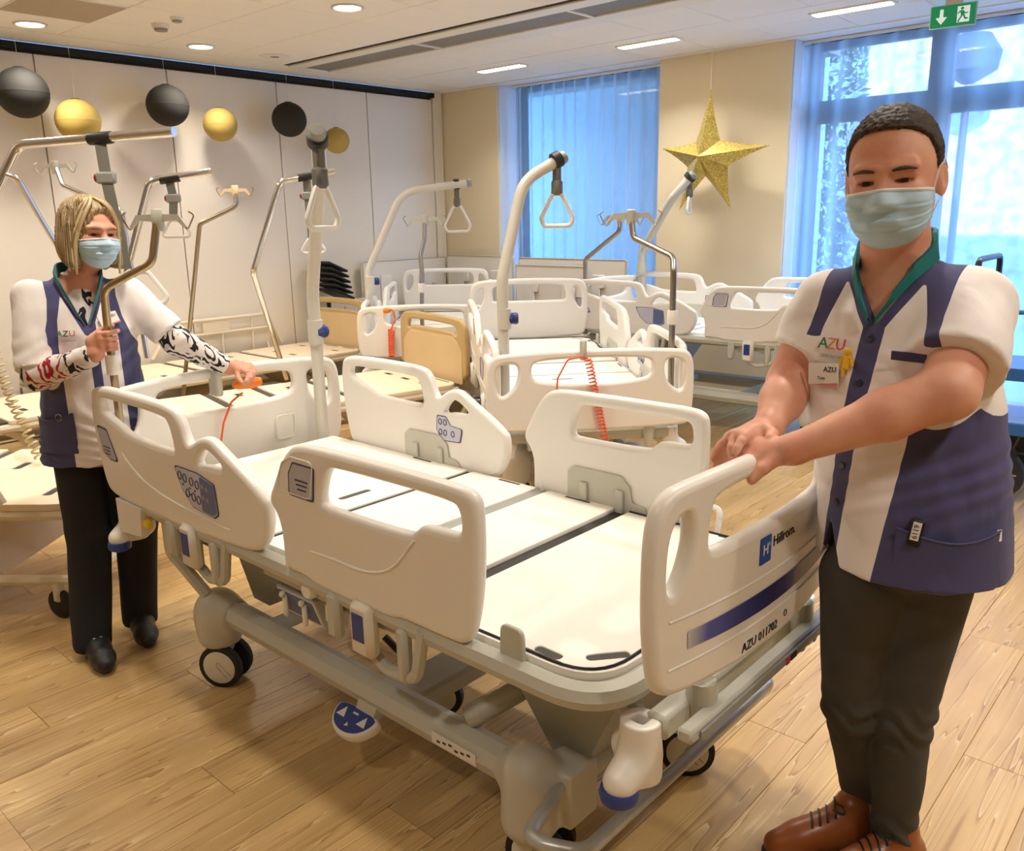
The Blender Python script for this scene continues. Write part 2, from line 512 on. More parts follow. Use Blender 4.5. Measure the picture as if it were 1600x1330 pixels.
# oak planks laid along the room, each its own board
PW, PL, G = 0.19, 1.28, 0.0012
pm = {}
def plank_mesh(l):
    k = round(l, 2)
    if k not in pm:
        pm[k] = MB().box((0, 0, 0), (PW-G, k-G, 0.006), b=0.0012).mesh('plank')
    return pm[k]
ix = 0
x = XL+PW/2
offs = [0.0, 0.47, 0.94, 0.25, 0.72, 1.1]
while x < 0.75:
    y0 = 0.55 if x > -6.0 else 1.4
    if x < -3.6: y0 = max(y0, 0.9)
    y = y0-1.28+offs[ix % 6]
    while y < YB+0.0:
        a, bnd = max(y, y0), min(y+PL, YB)
        if bnd-a > 0.06:
            obj('plank', plank_mesh(bnd-a), M_OAK, floor, loc=(x, (a+bnd)/2, 0.0), smooth=30)
        y += PL
    x += PW; ix += 1
rest = MB()
rest.box(((XL+XR)/2, (YF+0.55)/2, 0.0), (XR-XL, 0.55-YF, 0.006))
rest.box(((0.75+XR)/2+0.05, (0.55+YB)/2, 0.0), (XR-0.75-0.1, YB-0.55, 0.006))
ro = rest.build('floor_covering', M_OAK, floor)

# floor socket box at right
fb = thing('floor_socket', 'grey metal floor socket cover set in the oak floor by the blue trolley', 'floor socket', (-0.5, 4.3, 0.003))
MB().box((0, 0, 0.004), (0.16, 0.26, 0.006), b=0.002).build('cover', mat('socket_grey', (150, 150, 148), 0.35, 0.6), fb)
MB().box((0, -0.02, 0.0075), (0.05, 0.10, 0.003)).build('latch', M_DARK, fb)

# ceiling: slab + tiles
ceil = struct('ceiling', MB().box(((XL+XR)/2, (YF+YB)/2+0.1, ZC+0.06), (XR-XL+0.4, YB-YF+0.6, 0.08)).mesh(), M_CGRID)
TX, TY = 0.578, 0.618
x0, y0 = -6.558, 2.649
tm = {}
def tile(xa, xb, ya, yb, name='ceiling_tile', z=0.0, m=M_CEIL):
    k = (round(xb-xa, 3), round(yb-ya, 3))
    if k not in tm: tm[k] = MB().box((0, 0, 0), (k[0]-0.005, k[1]-0.005, 0.022), b=0.003).mesh('tile')
    obj(name, tm[k], m, ceil, loc=((xa+xb)/2, (ya+yb)/2, ZC+0.011+z), smooth=30)
rows = [y0+TY*i for i in range(-2, 3)]+[4.469]
for j in range(12):
    xa = x0+TX*j
    for ya, yb in zip(rows[:-1], rows[1:]):
        if xa > -1.0 and ya < 2: continue
        tile(xa, xa+TX, ya, yb)
    tile(xa, xa+TX, 5.10, 5.73)
    tile(xa, xa+TX, 6.09, 6.585)
tile(x0+12*TX, XR, 4.0, 4.469, 'ceiling_field'); tile(x0+12*TX, XR, 5.10, 5.73, 'ceiling_field'); tile(x0+12*TX, XR, 6.09, 6.585, 'ceiling_field')
bm_ = MB()
bm_.box(((XL+XR)/2, (YF+rows[0])/2, ZC+0.011), (XR-XL, rows[0]-YF, 0.022))
bm_.box(((x0+12*TX+XR)/2+0.01, (rows[0]+4.0)/2, ZC+0.011), (XR-x0-12*TX, 4.0-rows[0]-0.01, 0.022))
bm_.build('ceiling_field', M_CEIL, ceil)
bm_ = MB()
bm_.box((XL+0.205, (rows[0]+YB)/2, ZC+0.008), (0.385, YB-rows[0], 0.022), b=0.004)
bm_.build('ceiling_border', M_CEIL, ceil)
MB().box(((x0+XR)/2, 5.91, ZC+0.010), (XR-x0, 0.355, 0.022), b=0.003).build('light_strip_panel', M_CEIL, ceil)
MB().box(((x0+XR)/2, 6.63, ZC+0.006), (XR-x0, 0.082, 0.022), b=0.003).build('ceiling_border', M_CEIL, ceil)

# linear air diffuser running along the ceiling
df = thing('linear_diffuser', 'long white linear ceiling air diffuser with grey perforated inserts', 'air diffuser', (0, 0, ZC))
M_DIFW = mat('diffuser_white', (228, 224, 214), 0.5)
M_DIFG = mat('diffuser_grille', (128, 126, 118), 0.6, bump=0.2, bscale=900)
MB().box(((x0+XR)/2, 4.485, 0.008), (XR-x0, 0.03, 0.02)).build('shadow_gap', M_BLACKT, df)
MB().box(((x0+XR)/2, 4.57, -0.004), (XR-x0, 0.135, 0.02), b=0.004).build('frame_rail', M_DIFW, df)
MB().box(((x0+XR)/2, 5.0, -0.004), (XR-x0, 0.17, 0.02), b=0.004).build('frame_rail', M_DIFW, df)
xs = -5.11-1.46
gm = MB().box((0, 0, 0), (1.43, 0.28, 0.012), b=0.002).mesh('grille')
k = 0
while xs < XR-0.2:
    xa = max(xs, x0)
    if xs < x0: MB().box(((xa+xs+1.46)/2-0.015, 4.776, 0.004), (xs+1.43-xa, 0.28, 0.012), b=0.002).build('grille', M_DIFG, df)
    elif xs+1.46 < XR: obj('grille', gm, M_DIFG, df, loc=(xs+0.715+0.015, 4.776, 0.004))
    if xs > x0: MB().box((xs, 4.776, -0.002), (0.03, 0.29, 0.02), b=0.003).build('divider', M_DIFW, df)
    xs += 1.46

# round ceiling downlights (each with its own lamp) and linear luminaires
M_GLOW = mat('lamp_diffuser', (255, 246, 230), 0.5, emit=(255, 240, 215), estr=14.0)
M_RING = mat('lamp_ring', (215, 210, 204), 0.35, 0.3)
def lamp_light(name, loc, w, l, power, parent, col=LAMP_COL):
    a = bpy.data.lights.new(name, 'AREA'); a.shape = 'RECTANGLE'; a.size = w; a.size_y = l; a.energy = power; a.color = col; a.spread = R(130)
    o = bpy.data.objects.new(name, a); COL.objects.link(o); o.parent = parent; o.location = loc
    return o
ring_me = MB().lathe([(0.102, 0.004), (0.104, -0.006), (0.088, -0.010), (0.082, -0.004), (0.082, 0.004)], seg=28).mesh()
disc_me = MB().lathe([(0.0, -0.0045), (0.083, -0.0045), (0.083, 0.003), (0.0, 0.003)], seg=28).mesh()
DL = [(-6.33, 2.39), (-6.28, 3.56), (-4.56, 3.6)]
NAMES = {(-6.33, 2.39): 'round white ceiling downlight nearest the upper left corner of the room',
         (-6.28, 3.56): 'round white ceiling downlight beside the smoke detectors near the partition',
         (-4.56, 3.6): 'round white ceiling downlight in the middle tile field before the air diffuser'}
EXTRA = [(xx, 3.6) for xx in (-2.8, -1.05, 0.7)] + [(xx, 2.4) for xx in (-4.56, -2.8, -1.05, 0.7)] + [(xx, 1.2) for xx in (-6.3, -4.56, -2.8, 0.7)] + [(xx, -0.6) for xx in (-4.56, -1.05)]
UNSEEN = {(-2.8, 3.6): 'the bed with the orange cord', (-1.05, 3.6): 'the open floor behind the man', (0.7, 3.6): 'the floor in front of the trolley', (-4.56, 2.4): 'the bed with the tall tan headboard',
          (-2.8, 2.4): 'the lifting pole of the main bed', (-1.05, 2.4): 'the far side of the man', (0.7, 2.4): 'the floor right of the man', (-6.3, 1.2): 'the green chair at the partition', (-4.56, 1.2): 'the bed at the left edge',
          (-2.8, 1.2): 'the woman and the headboard', (0.7, 1.2): 'the floor right of the camera', (-4.56, -0.6): 'the floor left of the camera', (-1.05, -0.6): 'the camera'}
for (lx, ly) in DL+EXTRA:
    lab = NAMES.get((lx, ly)) or 'round white ceiling downlight above %s, outside the picture' % UNSEEN[(lx, ly)]
    t = thing('ceiling_downlight', lab, 'ceiling light', (lx, ly, ZC), group='round ceiling downlights')
    obj('ring', ring_me, M_RING, t); obj('diffuser', disc_me, M_GLOW, t)
    lamp_light('downlight_lamp', (0, 0, -0.02), 0.16, 0.16, LAMP_POWER, t)
LL = [(-5.42, 5.95, 'bright linear ceiling luminaire above the left curtained window'),
      (-3.89, 5.95, 'bright linear ceiling luminaire above the gold star'),
      (-2.34, 5.97, 'bright linear ceiling luminaire left of the green exit sign'),
      (-0.8, 5.97, 'bright linear ceiling luminaire right of the exit sign, outside the picture')]
for lx, ly, lab in LL:
    t = thing('linear_luminaire', lab, 'ceiling light', (lx, ly, ZC), group='linear luminaires along the window wall')
    MB().box((0, 0, -0.003), (0.54, 0.125, 0.016), b=0.004).build('housing', M_DIFW, t)
    MB().box((0, 0, -0.012), (0.50, 0.09, 0.006), b=0.002).build('diffuser', M_GLOW, t)
    lamp_light('luminaire_lamp', (0, 0, -0.03), 0.5, 0.09, LAMP_POWER*1.0, t, (1.0, 0.97, 0.94))

# small ceiling fittings
sm = MB().lathe([(0.058, 0.0), (0.056, -0.022), (0.05, -0.03)], seg=20).mesh()
s2 = MB().lathe([(0.045, -0.028), (0.04, -0.045), (0.0, -0.048)], seg=20).mesh()
for (lx, ly, s, lab) in ((-5.78, 3.0, 1.0, 'larger white ceiling smoke detector beside a smaller one'), (-5.52, 2.98, 0.72, 'smaller white ceiling smoke detector beside a larger one')):
    t = thing('smoke_detector', lab, 'smoke detector', (lx, ly, ZC+0.002), group='ceiling smoke detectors'); t.scale = (s, s, s)
    obj('base', sm, M_DIFW, t); obj('sensor', s2, mat('sensor_grey', (150, 140, 130), 0.5), t)
t = thing('ceiling_speaker', 'round flush grey ceiling loudspeaker grille near the partition', 'speaker', (-6.27, 4.19, ZC))
MB().lathe([(0.118, 0.004), (0.118, -0.004), (0.11, -0.006)], seg=30).build('ring', M_DIFW, t)
MB().lathe([(0.108, 0.0), (0.108, -0.004), (0.0, -0.007)], seg=30).build('grille', M_DIFG, t)
t = thing('ceiling_vent', 'square matt grey ceiling vent panel at the upper left edge', 'vent', (-5.75, 2.37, ZC))
MB().box((0, 0, -0.002), (0.56, 0.56, 0.008), b=0.003).build('frame', M_DIFW, t)
MB().box((0, 0, -0.005), (0.54, 0.54, 0.008), b=0.003).build('grille', mat('vent_grille', (176, 160, 138), 0.7, bump=0.3, bscale=700), t)

# left partition wall of folding panels
wl = struct('wall_left', MB().box((XL-0.06, (YF+YB)/2, ZC/2), (0.08, YB-YF+0.2, ZC)).mesh(), M_JOINT)
ys = [YF]+[2.615-1.017*k for k in range(5, 0, -1)]+[2.615, 3.614, 4.635, 5.659, 6.53]
for a, b_ in zip(ys[:-1], ys[1:]):
    MB().box((XL-0.01, (a+b_)/2, 1.402), (0.03, b_-a-0.008, 2.784), b=0.003).build('partition_panel', M_PART, wl)
MB().box((XL-0.004, 6.60, ZC/2), (0.05, 0.13, ZC), b=0.006).build('end_post', M_PART, wl)
MB().box((XL+0.012, (YF+6.55)/2, 2.835), (0.04, 6.55-YF, 0.045)).build('track', M_BLACKT, wl)
struct('wall_front', MB().box(((XL+XR)/2, YF-0.06, ZC/2), (XR-XL+0.3, 0.1, ZC)).mesh(), M_CREAM)
struct('wall_right', MB().box((XR+0.06, (YF+YB)/2, ZC/2), (0.1, YB-YF+0.3, ZC)).mesh(), M_CREAM)
# window wall with two floor-to-ceiling openings
WD = 0.42
wb = MB()
wb.box(((XL-6.153)/2, YB+WD/2, ZC/2), (XL*-1-6.153, WD, ZC+0.05))
wb.box(((-4.235-3.05)/2, YB+WD/2, ZC/2), (4.235-3.05, WD, ZC+0.05))
wb.box(((0.55+XR)/2, YB+WD/2, ZC/2), (XR-0.55, WD, ZC+0.05))
struct('wall_back', wb.mesh(), M_CREAM)
struct('baseboard_back', MB().box(((-4.235-3.05)/2, YB-0.006, 0.04), (1.18, 0.012, 0.08), b=0.003).mesh(), M_PART)
rv = MB()
for xx in (-6.153+0.004, -4.235-0.004, -3.05+0.004, 0.55-0.004):
    rv.box((xx, YB+WD/2+0.01, ZC/2), (0.012, WD-0.03, ZC))
rv.box((-5.19, YB+WD/2+0.01, ZC+0.03), (1.92, WD-0.02, 0.06)); rv.box((-1.25, YB+WD/2+0.01, ZC+0.03), (3.6, WD-0.02, 0.06))
struct('trim_1', rv.mesh(), M_REVEAL)

M_GLASS = bpy.data.materials.new('window_glass'); M_GLASS.use_nodes = True
_t = M_GLASS.node_tree; _t.nodes.clear()
_o = _t.nodes.new('ShaderNodeOutputMaterial'); _mx = _t.nodes.new('ShaderNodeMixShader'); _a = _t.nodes.new('ShaderNodeBsdfTransparent'); _g = _t.nodes.new('ShaderNodeBsdfGlossy')
_g.inputs['Roughness'].default_value = 0.02; _mx.inputs['Fac'].default_value = 0.06
_t.links.new(_a.outputs[0], _mx.inputs[1]); _t.links.new(_g.outputs[0], _mx.inputs[2]); _t.links.new(_mx.outputs[0], _o.inputs[0])
M_WFR = mat('window_frame_grey', (74, 80, 92), 0.45)

def window(name, xa, xb, mull, trans):
    root = bpy.data.objects.new(name, None); COL.objects.link(root); root['kind'] = 'structure'; root.location = (0, 0, 0)
    yw = YB+WD-0.06
    for xx, ww in [(xa+0.04, 0.08), (xb-0.04, 0.08)]+mull:
        MB().box((xx, yw, ZC/2), (ww, 0.08, ZC), b=0.004).build('window_frame', M_WFR, root)
    for zz, hh in [(0.05, 0.1), (ZC-0.03, 0.06)]+trans:
        MB().box(((xa+xb)/2, yw-0.004, zz), (xb-xa, 0.085, hh), b=0.004).build('window_frame', M_WFR, root)
    cuts = [xa]+[m_[0] for m_ in mull]+[xb]
    for a, b_ in zip(cuts[:-1], cuts[1:]):
        zc = [0.1]+[q[0] for q in trans]+[ZC-0.05]
        for za, zb in zip(zc[:-1], zc[1:]):
            MB().box(((a+b_)/2, yw+0.015, (za+zb)/2), (b_-a-0.02, 0.008, zb-za-0.02)).build('pane', M_GLASS, root)
    return root
window('window_1', -6.15, -4.24, [], [])
window('window_2', -3.046, 0.545, [(-2.99, 0.07), (-2.06, 0.16), (-0.75, 0.12)], [(2.35, 0.17)])

# sheer pleated curtains
def curtain_material():
    m = bpy.data.materials.new('sheer_curtain'); m.use_nodes = True; t = m.node_tree; t.nodes.clear()
    N, Lk = t.nodes.new, t.links.new
    o = N('ShaderNodeOutputMaterial'); mx = N('ShaderNodeMixShader'); mx2 = N('ShaderNodeMixShader')
    tr = N('ShaderNodeBsdfTransparent'); tl = N('ShaderNodeBsdfTranslucent'); di = N('ShaderNodeBsdfDiffuse')
    tl.inputs['Color'].default_value = (0.80, 0.88, 0.96, 1); di.inputs['Color'].default_value = (0.55, 0.68, 0.86, 1)
    mx2.inputs['Fac'].default_value = 0.2; Lk(tl.outputs[0], mx2.inputs[1]); Lk(di.outputs[0], mx2.inputs[2])
    lw = N('ShaderNodeLayerWeight'); lw.inputs['Blend'].default_value = 0.45
    mr = N('ShaderNodeMapRange'); mr.inputs['To Min'].default_value = 0.42; mr.inputs['To Max'].default_value = 0.95
    Lk(lw.outputs['Facing'], mr.inputs['Value']); Lk(mr.outputs[0], mx.inputs['Fac'])
    Lk(tr.outputs[0], mx.inputs[1]); Lk(mx2.outputs[0], mx.inputs[2]); Lk(mx.outputs[0], o.inputs[0])
    return m
M_CURT = curtain_material()
def curtain(name, xa, xb, yc, label, amp=0.03, wl_=0.15, seed=1):
    rnd = random.Random(seed); vs = []; fs = []
    n = int((xb-xa)/0.008); ph = 0; X = []
    Y = []
    for i in range(n+1):
        xx = xa+(xb-xa)*i/n
        ph += (xb-xa)/n/wl_*2*math.pi*(0.75+0.5*mnoise.noise(Vector((xx*2.1, seed, 0)))+0.25)
        X.append(xx); Y.append(yc+amp*math.sin(ph)*(0.7+0.5*mnoise.noise(Vector((xx*3.7, seed+5, 0))))+0.012*mnoise.noise(Vector((xx*1.3, seed+9, 0))))
    zs = [0.03, 1.0, 2.0, ZC-0.03]
    for z in zs:
        for i in range(n+1): vs.append((X[i]+0.006*math.sin(z*2+i*0.05), Y[i], z))
    for j in range(3):
        for i in range(n):
            a = j*(n+1)+i; fs.append((a, a+1, a+n+2, a+n+1))
    me = bpy.data.meshes.new(name); me.from_pydata(vs, [], fs)
    o = obj(name, me, M_CURT, smooth=180)
    return tag(o, label, 'curtain', 'sheer curtains')
curtain('sheer_curtain', -6.05, -4.26, YB+0.17, 'sheer pale blue pleated curtain before the left window, full height', seed=2)
curtain('sheer_curtain', -3.03, 0.5, YB+0.17, 'sheer wide curtain before the large window behind the man', amp=0.024, wl_=0.20, seed=5)
for xa, xb, lab in ((-6.1, -4.25, 'thin white curtain rail above the left window'), (-3.03, 0.5, 'thin white curtain rail above the large right window')):
    tag(MB().box(((xa+xb)/2, YB+0.17, ZC-0.012), (xb-xa, 0.03, 0.02), b=0.003).build('curtain_rail', M_DIFW), lab, 'curtain rail')

# outside the windows
def brick_material():
    m, t, b = node_mat('outside_brick')
    tc = t.nodes.new('ShaderNodeTexCoord'); mp = t.nodes.new('ShaderNodeMapping'); mp.inputs['Rotation'].default_value = (R(90), 0, 0)
    br = t.nodes.new('ShaderNodeTexBrick'); br.inputs['Scale'].default_value = 5
    br.inputs['Color1'].default_value = (*lin((214, 214, 216)), 1); br.inputs['Color2'].default_value = (*lin((196, 198, 204)), 1); br.inputs['Mortar'].default_value = (*lin((226, 226, 226)), 1)
    t.links.new(tc.outputs['Object'], mp.inputs['Vector']); t.links.new(mp.outputs[0], br.inputs['Vector']); t.links.new(br.outputs['Color'], b.inputs['Base Color'])
    b.inputs['Roughness'].default_value = 0.9
    return m
M_BRICK = brick_material()
tag(MB().box((-6.9, 8.6, 3.0), (6.6, 0.25, 6.6)).build('garden_wall', M_BRICK), 'pale brick building wall outside the left window, in shade', 'wall')
tag(MB().box((-2.0, 13.0, 2.2), (14.0, 0.3, 6.0)).build('garden_wall', mat('render_wall', (206, 192, 190), 0.95, bump=1.0, bscale=9, var=0.4, vscale=6)), 'sunlit rough wall seen far outside the large window', 'wall')
tag(MB().box((-1.0, 10.5, -0.06), (16.0, 7.0, 0.1)).build('terrace', mat('terrace_stone', (170, 170, 168), 0.9, var=0.1)), 'paved terrace outside the windows', 'terrace', kind='structure')
# garden shrub outside: stem and leaves
def leaves(n, c, rad, size, seed, flat=1.0):
    rnd = random.Random(seed); vs = []; fs = []
    for _ in range(n):
        while True:
            p = V3([rnd.uniform(-1, 1) for _ in range(3)])
            if p@p < 1: break
        p = V3(c)+p*V3(rad); a = V3([rnd.gauss(0, 1) for _ in range(3)]); a /= np.linalg.norm(a)
        b_ = np.cross(a, V3([rnd.gauss(0, 1) for _ in range(3)])); b_ /= np.linalg.norm(b_); s = size*rnd.uniform(0.6, 1.3); k = len(vs)
        nn = np.cross(a, b_)*s*0.12
        vs += [p-a*s, p+b_*s*0.4+nn, p+a*s, p-b_*s*0.4+nn]; fs.append((k, k+1, k+2, k+3))
    return vs, fs
M_LEAF = mat('shrub_leaf', (70, 86, 66), 0.6)
sh = thing('garden_shrub', 'tall slender leafy shrub outside the large window', 'shrub', (-3.75, 9.4, 0))
MB().tube([(0, 0, 0), (0.05, 0, 1.2), (-0.03, 0, 2.4), (0.04, 0, 3.6)], [0.03, 0.026, 0.018, 0.008], 6).build('stem', mat('shrub_stem', (70, 66, 64), 0.8), sh)
vs, fs = [], []
for (c, rad, n) in (((0, 0, 2.9), (0.28, 0.25, 0.6), 320), ((-0.1, 0, 1.9), (0.5, 0.35, 0.6), 620), ((0.1, 0, 1.2), (0.5, 0.4, 0.5), 420), ((0.02, 0, 3.5), (0.1, 0.1, 0.5), 60)):
    a, b_ = leaves(n, c, rad, 0.06, len(vs)); k = len(vs); vs += a; fs += [tuple(i+k for i in f) for f in b_]
lm = MB(); lm.add(vs, fs); lo = lm.build('foliage', M_LEAF, sh); lo['kind'] = 'stuff'
gl = thing('garden_lamp', 'blue shaded round street lamp outside the large window', 'lamp', (-3.1, 11.6, 0))
MB().tube([(0, 0, 0), (0, 0, 3.1)], 0.045, 8).build('post', M_WFR, gl)
MB().lathe([(0.05, 3.0), (0.30, 3.15), (0.33, 3.35), (0.2, 3.55), (0.0, 3.6)], seg=16).build('head', M_WFR, gl)
# unseen slab blocks the sun; left overhang added to shade the brick wall
struct('sun_block_roof', MB().box(((XL+XR)/2, (YF+YB)/2+0.2, ZC+0.28), (XR-XL+0.8, YB-YF+1.0, 0.3)).box((-6.2, YB+1.2, ZC+0.28), (5.6, 1.2, 0.3)).mesh(), M_CGRID)
# ------------------------------------------------------------------ white electric hospital beds
FOOT_OUT = [(-0.053, 0.878), (-0.032, 0.91), (0.008, 0.973), (0.044, 1.015), (0.084, 1.039), (0.163, 1.046), (0.358, 1.048), (0.531, 1.049), (0.685, 1.048), (0.723, 1.036), (0.736, 1.011), (0.738, 0.916), (0.729, 0.801), (0.708, 0.713), (0.689, 0.685), (0.658, 0.677), (0.488, 0.677), (0.459, 0.675), (0.44, 0.664), (0.123, 0.661), (0.103, 0.675), (0.004, 0.675), (-0.010, 0.683), (-0.006, 0.771), (-0.021, 0.824), (-0.053, 0.85)]
FOOT_H = [(0.177, 0.900), (0.194, 0.96), (0.218, 0.999), (0.246, 1.006), (0.529, 1.010), (0.659, 1.008), (0.680, 0.998), (0.686, 0.962), (0.682, 0.944), (0.666, 0.936), (0.561, 0.934), (0.538, 0.914), (0.515, 0.898), (0.213, 0.894)]
HEAD_OUT = [(-1.155, 1.026), (-1.127, 1.044), (-1.048, 1.055), (-0.773, 1.056), (-0.58, 1.050), (-0.532, 1.026), (-0.498, 0.948), (-0.470, 0.945), (-0.415, 0.978), (-0.354, 0.986), (-0.310, 0.966), (-0.091, 0.866), (-0.07, 0.826), (-0.079, 0.755), (-0.116, 0.703), (-0.168, 0.676), (-0.392, 0.662), (-0.624, 0.652), (-0.823, 0.656), (-1.033, 0.656), (-1.110, 0.674), (-1.142, 0.75), (-1.172, 0.927)]
HEAD_H1 = [(-1.095, 1.005), (-1.05, 1.013), (-0.625, 1.012), (-0.592, 0.984), (-0.574, 0.915), (-0.590, 0.902), (-0.892, 0.906), (-0.955, 0.927), (-1.045, 0.950), (-1.100, 0.968)]
HEAD_H2 = [(-0.452, 0.892), (-0.405, 0.938), (-0.372, 0.946), (-0.296, 0.914), (-0.300, 0.896), (-0.391, 0.896), (-0.425, 0.886)]

def bow_mesh(me, axis_fn, step=0.06, lim=0.5):
    bm = bmesh.new(); bm.from_mesh(me)
    k = -lim
    while k < lim:
        bmesh.ops.bisect_plane(bm, geom=bm.verts[:]+bm.edges[:]+bm.faces[:], plane_co=(k, 0, 0), plane_no=(1, 0, 0))
        k += step
    bm.to_mesh(me); bm.free()
    return map_mesh(me, axis_fn)

HB_OUT = [(-0.52, 0.70), (-0.525, 0.85), (-0.52, 0.95), (-0.50, 1.0), (-0.45, 1.022), (-0.2, 1.036), (0, 1.04), (0.2, 1.036), (0.45, 1.022), (0.50, 1.0), (0.52, 0.95), (0.525, 0.85), (0.52, 0.70), (0.50, 0.64), (0.45, 0.63), (-0.45, 0.63), (-0.50, 0.64)]
HB_MAIN = [(-0.30, 0.965), (-0.27, 0.986), (-0.1, 0.996), (0.1, 0.996), (0.27, 0.986), (0.30, 0.965), (0.30, 0.91), (0.27, 0.885), (0.1, 0.87), (-0.1, 0.87), (-0.27, 0.885), (-0.30, 0.91)]
HB_SIDE = [(0.365, 0.955), (0.385, 0.975), (0.43, 0.975), (0.465, 0.955), (0.475, 0.90), (0.47, 0.84), (0.455, 0.815), (0.435, 0.815), (0.39, 0.85), (0.368, 0.90)]
FB_K = 0.915
FB_OUT = [(q[0]*FB_K, max(q[1], 0.0)+(0.04 if q[1] < 0.68 else (0.02 if q[1] < 0.75 else 0.0))) for q in [(-0.47, 0.72), (-0.487, 0.85), (-0.487, 1.0), (-0.475, 1.07), (-0.44, 1.105), (-0.38, 1.118), (0, 1.125), (0.38, 1.118), (0.44, 1.105), (0.475, 1.07), (0.487, 1.0), (0.487, 0.85), (0.47, 0.72), (0.455, 0.665), (0.40, 0.645), (0.0, 0.625), (-0.40, 0.645), (-0.455, 0.665)]]
FB_MAIN = [(q[0]*FB_K, q[1]) for q in [(-0.30, 1.045), (-0.275, 1.073), (-0.1, 1.08), (0.1, 1.08), (0.275, 1.073), (0.30, 1.045), (0.305, 0.985), (0.30, 0.965), (0.27, 0.958), (-0.27, 0.958), (-0.30, 0.965), (-0.305, 0.985)]]
FB_SIDE = [(q[0]*FB_K, q[1]) for q in [(-0.37, 1.045), (-0.385, 1.06), (-0.42, 1.045), (-0.437, 1.0), (-0.44, 0.93), (-0.432, 0.905), (-0.415, 0.905), (-0.385, 0.945), (-0.365, 1.0)]]

_bed_cache = {}
def caster(parent, x, y, swivel, up=False):
    c = bpy.data.objects.new('caster', None); COL.objects.link(c); c.parent = parent; c.location = (x, y, 0); c.rotation_euler = (0, 0, swivel)
    if 'cast' not in _bed_cache:
        ty = MB()
        for s in (-1, 1):
            ty.lathe([(0.066, -0.014), (0.078, -0.012), (0.080, 0.0), (0.078, 0.012), (0.066, 0.014)], (0, s*0.036, 0.08), (0, 1, 0), 28)
        hb_ = MB()
        for s in (-1, 1):
            hb_.lathe([(0.0, 0.019), (0.03, 0.020), (0.055, 0.017), (0.068, 0.010), (0.070, -0.012), (0.0, -0.012)] if s > 0 else
                      [(0.0, -0.019), (0.03, -0.020), (0.055, -0.017), (0.068, -0.010), (0.070, 0.012), (0.0, 0.012)], (0, s*0.036, 0.08), (0, 1, 0), 28)
        fk = MB().box((0, 0, 0.12), (0.05, 0.03, 0.11), b=0.01).lathe([(0.032, 0.13), (0.036, 0.16), (0.036, 0.20)], (0, 0, 0), (0, 0, 1), 16)
        gr = MB().tube(fillet([(0.045, 0, 0.055), (0.0, 0, 0.105), (-0.008, 0, 0.09), (0.03, 0, 0.045)], 0.008, 4), 0.0016, 5)
        for k_ in range(len(gr.v)): gr.v[k_] = (gr.v[k_][0], -0.0555+gr.v[k_][1]*0.5, gr.v[k_][2])
        _bed_cache['cast'] = (ty.mesh(), hb_.mesh(), fk.mesh(), gr.mesh())
    a, b, f_, g_ = _bed_cache['cast']
    obj('tyre', a, M_TYRE, c); obj('hub', b, M_HUB, c); obj('fork', f_, M_GREYF, c); obj('brake_mark', g_, M_GREYD, c)
    return c

